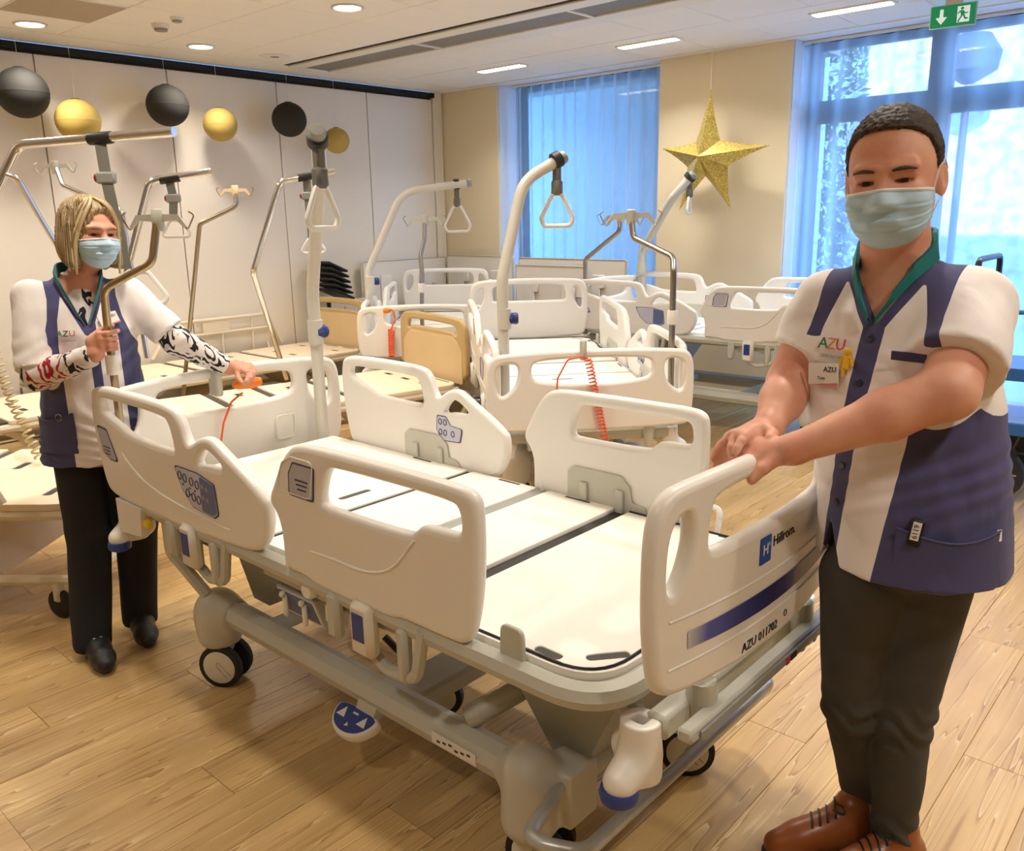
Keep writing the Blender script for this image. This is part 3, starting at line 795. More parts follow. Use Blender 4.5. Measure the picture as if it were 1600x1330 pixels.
def white_bed(label, loc, rz, dz=0.0, tilt=0.0, detail=2, group=None, head_rails=(1, 1), foot_rails=(1, 1), hbs=0.0):
    root = thing('hospital_bed', label, 'hospital bed', loc, rz, group)
    up = lambda p: p+V3((0, 0, dz+tilt*p[0]))
    seg = 2 if detail > 1 else 1
    # --- base
    for s in (-1, 1):
        t = MB(); t.tube([(-0.70, s*0.31, 0.274), (0.74, s*0.31, 0.274)], 0.047, 8)
        t.build('side_tube', M_GREYF, root, smooth=20)
        for (x, kn) in ((-0.70, 'h'), (0.755, 'f')):
            ck = ('cap', kn)
            if ck not in _bed_cache:
                c = Sdf()
                if kn == 'h':
                    c.add(rcone((-0.01, -0.02, 0.19), (-0.01, -0.02, 0.275), 0.076, 0.070), 0); c.add(rcone((-0.01, -0.02, 0.26), (0.075, 0.0, 0.272), 0.070, 0.052), 0.05)
                    c.cut(lambda P: 0.15-P[:, 2]); c.cut(lambda P: P[:, 0]-0.085)
                else:
                    c.add(rcone((-0.02, -0.02, 0.18), (-0.02, -0.02, 0.30), 0.072, 0.066), 0); c.add(rcone((-0.09, 0.0, 0.272), (0.0, 0.0, 0.28), 0.052, 0.06), 0.03)
                    c.add(((lambda P: np.maximum(np.maximum(np.abs(P[:, 0]-0.035)-0.05, np.abs(P[:, 1]-0.06)-0.055), np.abs(P[:, 2]-0.245)-0.075)), V3((0.035, 0.06, 0.245)), 0.12), 0.018)
                    c.cut(lambda P: 0.145-P[:, 2])
                _bed_cache[ck] = c.mesh(0.007, 2)
            V_, F_ = _bed_cache[ck]
            V2 = V_*V3((1, -s, 1)); F2 = F_ if s < 0 else F_[:, ::-1]
            obj('corner_cap', np_mesh('corner_cap', V2+V3((x, s*0.31, 0)), F2), mat('cap_grey', (200, 197, 184), 0.42), root, smooth=50)
    for (x, y, sw) in ((-0.69, -0.33, R(30)), (0.735, -0.29, R(22)), (0.80, 0.30, R(34)), (-0.69, 0.33, R(40))):
        caster(root, x, y, sw)
    if detail > 1:
        fw_ = bpy.data.objects.new('centre_wheel', None); COL.objects.link(fw_); fw_.parent = root; fw_.location = (0.05, 0.02, 0); fw_.rotation_euler = (0, 0, R(30))
        MB().lathe([(0.056, -0.016), (0.072, -0.014), (0.074, 0), (0.072, 0.014), (0.056, 0.016)], (0, 0, 0.074), (0, 1, 0), 26).build('tyre', M_TYRE, fw_)
        MB().lathe([(0.0, -0.017), (0.05, -0.018), (0.06, -0.012), (0.06, 0.012), (0.05, 0.018), (0.0, 0.017)], (0, 0, 0.074), (0, 1, 0), 26).build('hub', M_HUB, fw_)
        MB().tube([(0, 0.03, 0.074), (-0.05, 0.03, 0.10), (-0.2, 0.03, 0.25)], 0.012, 6).build('spring_arm', M_DARK, fw_)
    pieces('cross_tube', [MB().tube([(0.50, -0.30, 0.33), (0.585, -0.20, 0.40), (0.585, 0.20, 0.40), (0.50, 0.30, 0.33)], 0.030, 12), MB().tube([(-0.45, -0.30, 0.272), (-0.45, 0.30, 0.272)], 0.028, 10),
                          MB().box((0.20, 0.0, 0.26), (0.14, 0.60, 0.06), b=0.01), MB().tube([(0.80, -0.25, 0.265), (0.80, 0.25, 0.265)], 0.028, 10)], M_GREYF, root)
    zt = 0.62+dz
    for (xa, xb, nm) in ((0.76, 0.78, 'lift_arm'), (-0.62, -0.50, 'lift_arm')):
        la = MB(); w0, w1 = 0.21, 0.26
        top0, top1 = (0.52, 0.98) if xa > 0 else (-0.75, -0.32)
        la.hexa([(xa-0.05, -w0, 0.285), (xa+0.05, -w0, 0.285), (xa+0.05, w0, 0.285), (xa-0.05, w0, 0.285)],
                [(top0, -w1, zt+tilt*top0), (top1, -w1, zt+tilt*top1), (top1, w1, zt+tilt*top1), (top0, w1, zt+tilt*top0)])
        la.build(nm, mat('lift_grey', (168, 172, 168), 0.4), root, smooth=20)
    bb = MB().tube(fillet([(0.80, -0.285, 0.29), (0.83, -0.36, 0.285), (0.86, -0.50, 0.285), (0.985, -0.44, 0.285), (0.985, 0.44, 0.285), (0.86, 0.50, 0.285), (0.83, 0.36, 0.285), (0.80, 0.285, 0.29)], 0.05, 6), 0.017, 10)
    bb.build('bumper_bar', mat('bar_silver', (182, 182, 178), 0.3, 0.35), root)
    # --- upper frame and deck
    fr = MB()
    pth = fillet([(-1.05, -0.455, 0.655), (1.035, -0.455, 0.655), (1.035, 0.455, 0.655), (-1.05, 0.455, 0.655)], 0.13, 8, True)
    fr.tube(pth, 0.030, 8, closed=True)
    fr.build('deck_frame', M_GREYF, root, fn=up, smooth=35)
    pieces('frame_beam', [MB().box((0, y_, 0.615), (1.9, 0.05, 0.05)) for y_ in (-0.26, 0.26)], M_GREYF, root, up)
    def panel(nm, xa, xb, holes, rr, yw=0.44):
        lp = [rrect(xa, -yw, xb, yw, 0.012) if rr == 0 else [p[:2] for p in fillet([(xa, -yw, 0), (xb, -yw, 0), (xb, yw, 0), (xa, yw, 0)], [0.012, 0.13, 0.13, 0.012], 7, True)]]
        lp += holes
        me = plate_mesh(lp, 0.022, 0.003, 1)
        map_mesh(me, lambda p: up(p+V3((0, 0, 0.684))))
        o = obj(nm, me, M_DECK, root, smooth=30)
        if holes:
            pn = MB()  # dark sheets fill the grip holes, standing in for their shaded depth
            for h in holes:
                c = np.mean([q[:2] for q in h], axis=0); pn.add([(*q[:2], 0.6915) for q in h], [tuple(range(len(h)))])
            stuff(pn.build('grip_hole_shade', M_SLOT, o, fn=up))
        return o
    slot = lambda cx, cy, w, h: rrect(cx-w/2, cy-h/2, cx+w/2, cy+h/2, min(w, h)/2.05)
    def rslot(cx, cy, w, h, a):
        c_, s_ = math.cos(R(a)), math.sin(R(a)); return [(cx+c_*(q[0])-s_*q[1], cy+s_*q[0]+c_*q[1]) for q in slot(0, 0, w, h)]
    panel('deck_panel', -1.03, -0.215, [slot(-0.32, 0.0, 0.028, 0.13), slot(-0.75, -0.2, 0.13, 0.03), slot(-0.75, 0.2, 0.13, 0.03)], 0)
    panel('deck_panel', -0.19, 0.115, [], 0)
    panel('deck_panel', 0.165, 0.44, [], 0)
    panel('deck_panel', 0.495, 1.02, [rslot(0.965, -0.335, 0.026, 0.095, -40), rslot(0.86, -0.405, 0.024, 0.07, 88), rslot(0.965, 0.335, 0.026, 0.095, 40)], 1)
    for c_, d_, m_ in (((-0.203, 0, 0.682), (0.028, 0.87, 0.014), M_BLACK), ((0.14, 0, 0.682), (0.05, 0.87, 0.014), M_GREYD), ((0.460, 0, 0.676), (0.036, 0.87, 0.014), M_BLACK)):  # filler strips in the open gaps between deck panels, outer ones black
        MB().box(c_, d_).build('gap_strip', m_, root, fn=up)
    ed = MB()
    for s in (-1, 1):
        for xx in (-0.45, 0.0, 0.30, 0.62, 0.86):
            ed.box((xx, s*0.425, 0.694), (0.10, 0.012, 0.004), b=0.0015)
    stuff(ed.build('edge_slot', M_SLOT, root, fn=up))
    pth = fillet([(0.50, -0.43, 0.6965), (1.008, -0.43, 0.6965), (1.008, 0.43, 0.6965), (0.50, 0.43, 0.6965)], 0.12, 8)
    MB().tube(pth, 0.004, 5).build('edge_seal', M_BLACK, root, fn=up)
    for (xx, s) in ((0.20, 1), (0.20, -1), (0.72, 1)):
        MB().tube(fillet([(xx-0.07, s*0.45, 0.68), (xx-0.07, s*0.47, 0.76), (xx+0.07, s*0.47, 0.76), (xx+0.07, s*0.45, 0.68)], 0.025, 4), 0.009, 6).build('mattress_retainer', M_WHITE, root, fn=up)
    me = plate_mesh([[p[:2] for p in fillet([(-0.035, 0, 0), (-0.032, 0.09, 0), (0.032, 0.09, 0), (0.035, 0, 0)], 0.022, 4, True)]], 0.012, 0.004)
    map_mesh(me, lambda p: up(V3((0.80+p[0], -0.452+p[2], 0.665+p[1]))))
    obj('mattress_stop', me, M_GREYF, root)
    # --- side rails
    up0 = up
    for side in (-1, 1):
        for nm, outl, holes, on in (('head', HEAD_OUT, [HEAD_H1, HEAD_H2], head_rails), ('foot', FOOT_OUT, [FOOT_H], foot_rails)):
            if not on[0 if side < 0 else 1]: continue
            key = (nm, detail > 1)
            if key not in _bed_cache:
                me = plate_mesh([[p[:2] for p in chaikin([(*q, 0) for q in outl], 2)]]+[[p[:2] for p in chaikin([(*q, 0) for q in h], 2)] for h in holes], 0.038, 0.0155, 3 if detail > 1 else 2)
                _bed_cache[key] = me
            me = _bed_cache[key].copy()
            y0_ = side*0.468
            up = up0
            if side > 0 and detail > 1:
                up = (lambda p: up0(V3((-0.03+(p[0]+0.07)*0.85, p[1], p[2])))) if nm == 'head' else (lambda p: up0(V3((0.745+(p[0]-0.738)*0.88, p[1], p[2]))))
            map_mesh(me, lambda p: up(V3((p[0], y0_+p[2]*1.0, p[1]))))
            flip(me)
            rail = obj('side_rail', me, M_WHITE, root, smooth=50)
            yo = y0_+side*0.0195; yi = y0_-side*0.0195
            dirx = 1 if side < 0 else -1
            # ridge moulded on the outside
            if nm == 'foot':
                rg = chaikin([(0.08, yo, 0.755), (0.2, yo, 0.765), (0.36, yo, 0.762), (0.46, yo, 0.80), (0.53, yo, 0.885), (0.55, yo, 0.90)], 2)[:-6]
                MB().tube(rg, 0.004, 6).build('moulded_ridge', M_WHITE, rail, fn=up)
                rec = [(0.0, 0.93), (0.03, 0.985), (0.07, 1.005), (0.17, 1.005), (0.155, 0.95), (0.145, 0.905), (0.01, 0.905)]
                MB().tube([V3((q[0], yo, q[1])) for q in fillet([(*q, 0) for q in rec], 0.02, 3, True)], 0.003, 5, closed=True).build('moulded_ridge', M_WHITE, rail, fn=up)
                stk = [[(0.055, 0.905), (0.155, 0.905), (0.165, 0.975), (0.165, 0.99), (0.08, 0.99), (0.06, 0.96)]]
            else:
                rg = chaikin([(-0.98, yo, 0.86), (-0.9, yo, 0.80), (-0.75, yo, 0.745), (-0.4, yo, 0.72), (-0.2, yo, 0.72)], 2)[:-6]
                MB().tube(rg, 0.003, 6).build('moulded_ridge', M_WHITE, rail, fn=up)
                stk = [[(-1.125, 0.905), (-1.055, 0.90), (-0.995, 0.80), (-1.05, 0.80), (-1.10, 0.82)]]
            def decal(poly, name, m, off, parent=rail, inner=False):
                yy = (yi if inner else yo)+(-side if inner else side)*off
                me2 = plate_mesh([[p[:2] for p in fillet([(*q, 0) for q in poly], 0.010, 3, True)]], 0.0012, 0.0)
                map_mesh(me2, lambda p: up(V3((p[0], yy+p[2], p[1])))); flip(me2)
                return obj(name, me2, m, parent, smooth=0)
            def grow(poly, g):
                c = np.mean(poly, axis=0); return [tuple(c+(V3(q)-c)*(1+g)) for q in poly]
            for pl in stk:
                decal(grow(pl, 0.10), 'sticker_border', M_NAVYL, 0.0010); decal(pl, 'sticker', mat('sticker_grey', (186, 184, 196), 0.45), 0.0018)
                if detail > 1:
                    c = np.mean(pl, axis=0)
                    ink = MB()
                    for q in range(3): ink.box((c[0], yo+side*0.003, c[1]-0.006-0.012*q), (0.055-0.008*q, 0.0006, 0.004))
                    stuff(ink.build('print_lines', M_NAVYL, rail, fn=up))
            if nm == 'head':
                cp = [(-0.575, 0.862), (-0.44, 0.862), (-0.345, 0.845), (-0.335, 0.755), (-0.36, 0.74), (-0.48, 0.748), (-0.535, 0.79)]
                decal(grow(cp, 0.05), 'panel_border', M_NAVYL, 0.0010); pb = decal(cp, 'control_panel', M_PANEL, 0.0018)
                cb = [(-0.425, 0.858), (-0.345, 0.843), (-0.338, 0.757), (-0.362, 0.744), (-0.425, 0.747)]
                decal(cb, 'panel_field', M_PANELB, 0.0024)
                if detail > 1:
                    bt = MB(); bf = MB()
                    for (bx_, bz_) in ((-0.545, 0.838), (-0.515, 0.834), (-0.475, 0.830), (-0.442, 0.826), (-0.505, 0.788), (-0.470, 0.782), (-0.440, 0.778)):
                        bt.tube([(bx_+0.011*math.cos(a), yo+side*0.003, bz_+0.013*math.sin(a)) for a in np.linspace(0, 2*math.pi, 12, endpoint=False)], 0.0018, 4, closed=True)
                    for (bx_, bz_) in ((-0.53, 0.812), (-0.49, 0.806), (-0.458, 0.804), (-0.488, 0.786)): bt.box((bx_, yo+side*0.003, bz_), (0.010, 0.001, 0.005))
                    stuff(bt.build('button_ring', M_NAVYL, pb, fn=up))
                    for (bx_, bz_) in ((-0.412, 0.826), (-0.388, 0.822), (-0.412, 0.792), (-0.388, 0.788)):
                        bf.lathe([(0.0, 0.001), (0.008, 0.001), (0.008, -0.001)], (bx_, yo+side*0.0025, bz_), (0, side, 0), 10)
                    stuff(bf.build('button', mat('btn_grey', (150, 152, 150), 0.4), pb, fn=up))
                ci = [(-0.48, 0.875), (-0.425, 0.875), (-0.40, 0.845), (-0.33, 0.84), (-0.345, 0.79), (-0.45, 0.785), (-0.485, 0.82)]
                decal(grow(ci, 0.07), 'panel_border', M_NAVYL, 0.0010, inner=True); pi_ = decal(ci, 'control_panel', M_PANEL, 0.0018, inner=True)
                if detail > 1 or detail == 1:
                    bt = MB()
                    for (bx_, bz_) in ((-0.462, 0.855), (-0.432, 0.855), (-0.462, 0.815), (-0.432, 0.815), (-0.385, 0.815)):
                        bt.tube([(bx_+0.010*math.cos(a), yi-side*0.003, bz_+0.011*math.sin(a)) for a in np.linspace(0, 2*math.pi, 10, endpoint=False)], 0.0018, 4, closed=True)
                    stuff(bt.build('button_ring', M_NAVYL, pi_, fn=up))
            # mounting hardware
            cx = -0.53 if nm == 'head' else 0.34
            pl = [(-0.17, 0.60), (-0.17, 0.78), (-0.14, 0.80), (0.07, 0.80), (0.11, 0.77), (0.12, 0.72), (0.17, 0.715), (0.19, 0.69), (0.17, 0.665), (0.12, 0.67), (0.12, 0.60)]
            me2 = plate_mesh([[p[:2] for p in fillet([(cx+q[0], q[1], 0) for q in pl], 0.012, 3, True)]], 0.008, 0.002)
            map_mesh(me2, lambda p: up(V3((p[0], yi-side*0.004+p[2], p[1])))); flip(me2)
            br = obj('mounting_bracket', me2, mat('bracket_grey', (196, 194, 180), 0.45), rail)
            for ox in (-0.09, 0.07): MB().box((cx+ox, yi-side*0.012, 0.67), (0.034, 0.012, 0.17), b=0.004).build('bracket_strap', M_GREYF, br, fn=up)
            # swing arm and release latch below the rail
            pieces('swing_arm', [MB().box((cx-0.14, side*0.475, 0.60), (0.05, 0.035, 0.13), b=0.012), MB().box((cx+0.13, side*0.475, 0.58), (0.04, 0.035, 0.15), b=0.012),
                                 MB().tube(fillet([(cx+0.20, side*0.475, 0.665), (cx+0.17, side*0.475, 0.53), (cx+0.05, side*0.46, 0.50), (cx-0.02, side*0.46, 0.53)], 0.05, 5), 0.016, 8)], M_GREYF, rail, up)
            lx = cx-0.005 if nm == 'head' else cx-0.01
            lt = MB().box((lx, side*0.482, 0.605), (0.085, 0.045, 0.15), b=0.016).build('release_latch', M_WHITE if detail < 2 else mat('latch_cream', (222, 216, 200), 0.4), rail, fn=up)
            MB().box((lx+0.0, side*0.5045, 0.615), (0.045, 0.004, 0.075), b=0.002).build('latch_button', M_BLUE, lt, fn=up)
    up = up0
    # --- end boards
    me = plate_mesh([[p[:2] for p in chaikin([(*q, 0) for q in HB_OUT], 2)], [p[:2] for p in chaikin([(*q, 0) for q in HB_MAIN], 2)],
                     [p[:2] for p in chaikin([(*q, 0) for q in HB_SIDE], 2)], [p[:2] for p in chaikin([(-q[0], q[1], 0) for q in HB_SIDE], 2)]], 0.036, 0.0155, 3 if detail > 1 else 2)
    hbx = -1.145
    bow_mesh(me, lambda p: up(V3((hbx-0.035*(1-(p[0]/0.52)**2)+p[2], p[0]+hbs, p[1]))))
    flip(me); hb = obj('headboard', me, M_WHITE, root, smooth=50)
    MB().tube(fillet([(hbx+0.0, 0.24, 0.70), (hbx+0.0, 0.24, 0.80), (hbx, 0.33, 0.80), (hbx, 0.33, 0.70)], 0.02, 3, True), 0.003, 5, closed=True).build('moulded_square', M_WHITE, hb, fn=up)
    me = plate_mesh([[p[:2] for p in chaikin([(*q, 0) for q in FB_OUT], 2)], [p[:2] for p in chaikin([(*q, 0) for q in FB_MAIN], 2)],
                     [p[:2] for p in chaikin([(*q, 0) for q in FB_SIDE], 2)], [p[:2] for p in chaikin([(-q[0], q[1], 0) for q in FB_SIDE], 2)]], 0.038, 0.0165, 3 if detail > 1 else 2)
    fbx = 1.115
    fo = lambda y: fbx+0.045*(1-(y/0.49)**2)
    bow_mesh(me, lambda p: up(V3((fo(p[0])+p[2], p[0], p[1]))))
    flip(me); fbd = obj('footboard', me, M_WHITE, root, smooth=50)
    def on_fb(me2, yc, zc, off=0.0198):
        map_mesh(me2, lambda p: up(V3((fo(yc+p[0])+off+p[2], yc+p[0], zc+p[1])))); return me2
    sb = MB(); n = 16
    for i in range(n):
        ya, yb = -0.345+0.69*i/n, -0.345+0.69*(i+1)/n
        za = lambda y: 0.79+0.012*(y/0.37)**2; h = lambda y: 0.017+0.006*(1-(y/0.37)**2)
        sb.add([(fo(ya)+0.0205, ya, za(ya)-h(ya)), (fo(yb)+0.0205, yb, za(yb)-h(yb)), (fo(yb)+0.0205, yb, za(yb)+h(yb)), (fo(ya)+0.0205, ya, za(ya)+h(ya))], [(0, 1, 2, 3)])
    m_st, t_, b_ = (MATS['blue_stripe'], None, None) if 'blue_stripe' in MATS else node_mat('blue_stripe')
    if t_:
        tc = t_.nodes.new('ShaderNodeTexCoord'); sx = t_.nodes.new('ShaderNodeSeparateXYZ'); rp = t_.nodes.new('ShaderNodeValToRGB')
        mr2 = t_.nodes.new('ShaderNodeMapRange'); mr2.inputs['From Min'].default_value = -0.37; mr2.inputs['From Max'].default_value = 0.37
        t_.links.new(tc.outputs['Object'], sx.inputs[0]); t_.links.new(sx.outputs['Y'], mr2.inputs['Value']); t_.links.new(mr2.outputs[0], rp.inputs['Fac'])
        e = rp.color_ramp.elements; e[0].color = (*lin((226, 222, 214)), 1); e[1].color = (*lin((30, 34, 92)), 1); e[1].position = 0.45
        q = e.new(0.12); q.color = (*lin((58, 78, 168)), 1)
        t_.links.new(rp.outputs['Color'], b_.inputs['Base Color']); b_.inputs['Roughness'].default_value = 0.35
    sb.build('blue_stripe', m_st, fbd, fn=up)
    for zz in (0.845, 0.745): MB().tube([(fo(y)+0.019, y, zz+0.01*(y/0.4)**2) for y in np.linspace(-0.40, 0.40, 17)], 0.003, 5).build('moulded_ridge', M_WHITE, fbd, fn=up)
    if detail > 1:
        lg = plate_mesh([rrect(-0.024, -0.03, 0.024, 0.03, 0.003)], 0.0014); obj('logo_square', on_fb(lg, -0.07, 0.905, 0.0203), mat('logo_blue', (40, 84, 176), 0.4), fbd, smooth=0)
        obj('lettering', on_fb(text_mesh("H'", 0.034), -0.068, 0.905, 0.0215), M_PAPER, fbd, smooth=0)
        obj('lettering', on_fb(text_mesh('Hillrom.', 0.034, align='LEFT'), -0.036, 0.912, 0.0203), M_BLACK, fbd, smooth=0)
        obj('lettering', on_fb(text_mesh('AZU 011702', 0.030), -0.07, 0.705, 0.0203), M_BLACK, fbd, smooth=0)
        obj('mark', on_fb(plate_mesh([circ(0, 0, 0.008), circ(0, 0, 0.006)], 0.001), 0.05, 0.715, 0.0203), M_BLACK, fbd, smooth=0)
    # board carriers and transverse foot beam
    pieces('foot_beam', [MB().box((1.10, 0, 0.595), (0.05, 0.72, 0.055), b=0.008), MB().box((1.165, 0.03, 0.60), (0.035, 0.78, 0.03), b=0.006)], M_GREYF, root, up)
    MB().box((1.186, 0.02, 0.595), (0.006, 0.70, 0.022), b=0.002).build('accessory_rail', M_GREYD, root, fn=up)
    if detail > 1:
        MB().box((1.19, 0.06, 0.594), (0.002, 0.018, 0.018)).build('warning_mark', mat('red_mark', (190, 50, 60), 0.5), root, fn=up)
        MB().box((1.19, 0.09, 0.594), (0.002, 0.03, 0.014)).build('warning_mark', M_BLACK, root, fn=up)
    for x_, y in ((1.135, -0.24), (1.135, 0.24), (-1.14, -0.30), (-1.14, 0.30)):
        MB().lathe([(0.030, 0.66), (0.034, 0.63), (0.020, 0.53), (0.0, 0.528)], (x_, y, 0), (0, 0, 1), 14).build('board_carrier', M_GREYF, root, fn=up)
    MB().box((-1.10, 0, 0.585), (0.05, 0.90, 0.055), b=0.008).build('head_beam', M_GREYF, root, fn=up)
    # corner sockets with rollers
    for (x, y, dx) in ((1.075, -0.375, 1), (1.075, 0.375, 1), (-1.085, -0.425, -1), (-1.085, 0.425, -1)):
        if 'sock' not in _bed_cache:
            c = Sdf(); c.add(((lambda P: np.maximum(np.hypot(P[:, 0], P[:, 1])-0.045+0.04*np.maximum(P[:, 2]-0.53, 0), np.abs(P[:, 2]-0.545)-0.067)), V3((0, 0, 0.545)), 0.09), 0); c.add(rcone((-0.006, -0.060, 0.496), (0, 0.0, 0.535), 0.036, 0.040), 0.014); c.add(rcone((0, 0, 0.50), (-0.035, 0.02, 0.53), 0.042), 0.008)
            c.cut(lambda P: np.maximum(0.480-P[:, 2], P[:, 2]-0.612)); c.sub((lambda P: np.maximum(np.maximum(np.abs(P[:, 0]), np.abs(P[:, 1]))-0.015, 0.57-P[:, 2]), V3((0, 0, 0.6)), 0.06), 0.004)
            _bed_cache['sock'] = c.mesh(0.004, 1)
        sy = -1 if y < 0 else 1
        V_, F_ = _bed_cache['sock']; V2 = V_*V3((dx, -sy, 1)); F2 = F_ if dx*sy < 0 else F_[:, ::-1]
        s_ = obj('pole_socket', map_mesh(np_mesh('pole_socket', V2+V3((x, y, 0)), F2), lambda p: up(V3(p))), M_WHITE, root, smooth=50)
        MB().lathe([(0.0, -0.022), (0.026, -0.021), (0.038, -0.014), (0.041, 0.0), (0.038, 0.012), (0.0, 0.016)], (x-0.008*dx, y+sy*0.062, 0.472), (0, 0, 1), 20).build('bumper_roller', M_BLUE, s_, fn=up)
        MB().box((x, y, 0.574), (0.028, 0.028, 0.006)).build('socket_hole', M_SLOT, s_, fn=up)
        MB().tube([(x, y-sy*0.02, 0.54), (x*0.97, y*0.9, 0.58), (x*0.9, y*0.8, 0.61)], 0.026, 8).build('socket_arm', M_GREYF, s_, fn=up)
    if detail > 1:
        MB().tube(fillet([(-0.80, -0.43, 0.62), (-0.80, -0.43, 0.50), (-0.72, -0.36, 0.34)], 0.06, 5), 0.022, 8).build('head_strut', M_GREYF, root)
        # accessory bar, utility box, pedal, CPR handle
        ab = MB().box((0.10, -0.445, 0.625), (0.55, 0.018, 0.05), b=0.004).build('accessory_bar', M_GREYF, root, fn=up)
        MB().lathe([(0.0, 0.024), (0.02, 0.024), (0.026, 0.016), (0.026, 0.0)], (0.075, -0.455, 0.628), (0, -1, 0), 20).build('round_knob', M_WHITE, ab, fn=up)
        mk = MB()
        for q in range(6): mk.box((-0.12+0.026*q, -0.4545, 0.632), (0.006, 0.001, 0.010))
        stuff(mk.build('scale_mark', M_SLOT, ab, fn=up))
        ub = MB().hexa([(-0.15, -0.40, 0.475), (0.04, -0.40, 0.475), (0.04, -0.22, 0.50), (-0.15, -0.22, 0.50)], [(-0.15, -0.43, 0.565), (0.04, -0.43, 0.565), (0.04, -0.22, 0.575), (-0.15, -0.22, 0.575)]).build('utility_box', M_GREYF, root, fn=up, smooth=20)
        MB().hexa([(-0.145, -0.4035, 0.478), (0.035, -0.4035, 0.478), (0.035, -0.395, 0.478), (-0.145, -0.395, 0.478)], [(-0.145, -0.4325, 0.562), (0.035, -0.4325, 0.562), (0.035, -0.42, 0.562), (-0.145, -0.42, 0.562)]).build('box_frame', M_PAPER, ub, fn=up, smooth=20)
        MB().hexa([(-0.137, -0.4065, 0.484), (0.027, -0.4065, 0.484), (0.027, -0.40, 0.484), (-0.137, -0.40, 0.484)], [(-0.137, -0.4345, 0.557), (0.027, -0.4345, 0.557), (0.027, -0.42, 0.557), (-0.137, -0.42, 0.557)]).build('box_panel', M_PANELB, ub, fn=up, smooth=20)
        for xx in (-0.105, -0.01): MB().box((xx, -0.432, 0.515), (0.018, 0.012, 0.07), b=0.004).ball((xx, -0.44, 0.552), 0.010, 10, 6).build('hook', M_WHITE, ub, fn=up)
        for q in range(3): MB().box((0.10+0.026*q, -0.42, 0.555), (0.020, 0.03, 0.055), b=0.005).build('cable_connector', M_PAPER, root, fn=up)
        # pedal
        pd = bpy.data.objects.new('foot_pedal', None); COL.objects.link(pd); pd.parent = root; pd.location = (0.115, -0.375, 0.20); pd.rotation_euler = (R(24), 0, 0)
        out = [p[:2] for p in chaikin([(-0.085, 0.035, 0), (-0.09, 0.0, 0), (-0.06, -0.045, 0), (0, -0.062, 0), (0.06, -0.045, 0), (0.09, 0.0, 0), (0.085, 0.035, 0)], 2)]
        me = plate_mesh([out], 0.034, 0.010); obj('pedal_body', me, M_PAPER, pd)
        me = plate_mesh([[(q[0]*0.88, q[1]*0.84) for q in out]], 0.003); obj('pedal_pad', map_mesh(me, lambda p: p+V3((0, 0, 0.0175))), M_BLUE, pd)
        ar = MB()
        for xx in (-0.045, 0.045): ar.add([(xx-0.018, -0.014, 0.0196), (xx+0.018, -0.014, 0.0196), (xx, 0.018, 0.0196)], [(0, 1, 2)])
        ar.box((0, 0.012, 0.0196), (0.022, 0.006, 0.0006)); ar.add([(-0.006, -0.034, 0.0196), (0.008, -0.030, 0.0196), (-0.002, -0.020, 0.0196)], [(0, 1, 2)])
        stuff(ar.build('pedal_arrow', M_PAPER, pd))
        MB().hexa([(-0.02, 0.02, -0.01), (0.06, 0.02, -0.01), (0.07, 0.06, 0.0), (-0.01, 0.06, 0.0)], [(-0.02, 0.02, 0.012), (0.06, 0.02, 0.012), (0.07, 0.06, 0.055), (-0.01, 0.06, 0.055)]).build('pedal_arm', M_GREYF, pd)
        # CPR release and stickers on the base tube
        cpr = MB().box((-0.86, -0.475, 0.60), (0.06, 0.02, 0.03), b=0.006).build('cpr_handle', M_YELLOW, root, fn=up)
        MB().box((-0.80, -0.452, 0.636), (0.19, 0.012, 0.05), b=0.004).build('cpr_plate', M_GREYF, root, fn=up)
        MB().box((-0.885, -0.462, 0.635), (0.07, 0.012, 0.035), b=0.003).build('cpr_tag', M_YELLOW, root, fn=up)
        tmx = text_mesh('CPR', 0.022); map_mesh(tmx, lambda p: up(V3((-0.885+p[0], -0.4695, 0.635+p[1])))); obj('lettering', tmx, M_BLACK, root, smooth=0)
        MB().box((0.50, -0.3562, 0.274), (0.16, 0.003, 0.032)).build('rating_plate', M_PAPER, root)
        ik = MB()
        for q in range(6): ik.box((0.445+0.022*q, -0.3582, 0.274+0.004*(q % 3-1)), (0.012, 0.001, 0.006))
        stuff(ik.build('print_lines', M_SLOT, root))
        # chart bag under the head rail
        MB().hexa([(-1.05, -0.49, 0.53), (-0.88, -0.49, 0.55), (-0.88, -0.46, 0.55), (-1.05, -0.46, 0.53)], [(-1.05, -0.49, 0.655), (-0.86, -0.49, 0.655), (-0.86, -0.46, 0.655), (-1.05, -0.46, 0.655)]).build('control_box', M_PAPER, root, fn=up)
    return root

main_bed = white_bed('raised white electric hospital bed with empty deck, between the woman and the man', (-1.905, 1.665, 0), 0.0, detail=2, group='white hospital beds', hbs=0.045)
# ------------------------------------------------------------------ background white beds
b6 = white_bed('white hospital bed with orange cord on its headboard, standing behind the main bed', (-3.33, 4.09, 0), R(138.4), dz=-0.03, tilt=0.04, detail=1, group='white hospital beds')
b7 = white_bed('white hospital bed in the far corner partly hidden by a tan headboard', (-5.62, 5.25, 0), R(132), dz=-0.06, tilt=0.02, detail=1, group='white hospital beds')
b8 = white_bed('raised white hospital bed parallel to the window wall, below the gold star', (-3.03, 5.90, 0), R(2), dz=0.05, detail=1, group='white hospital beds')

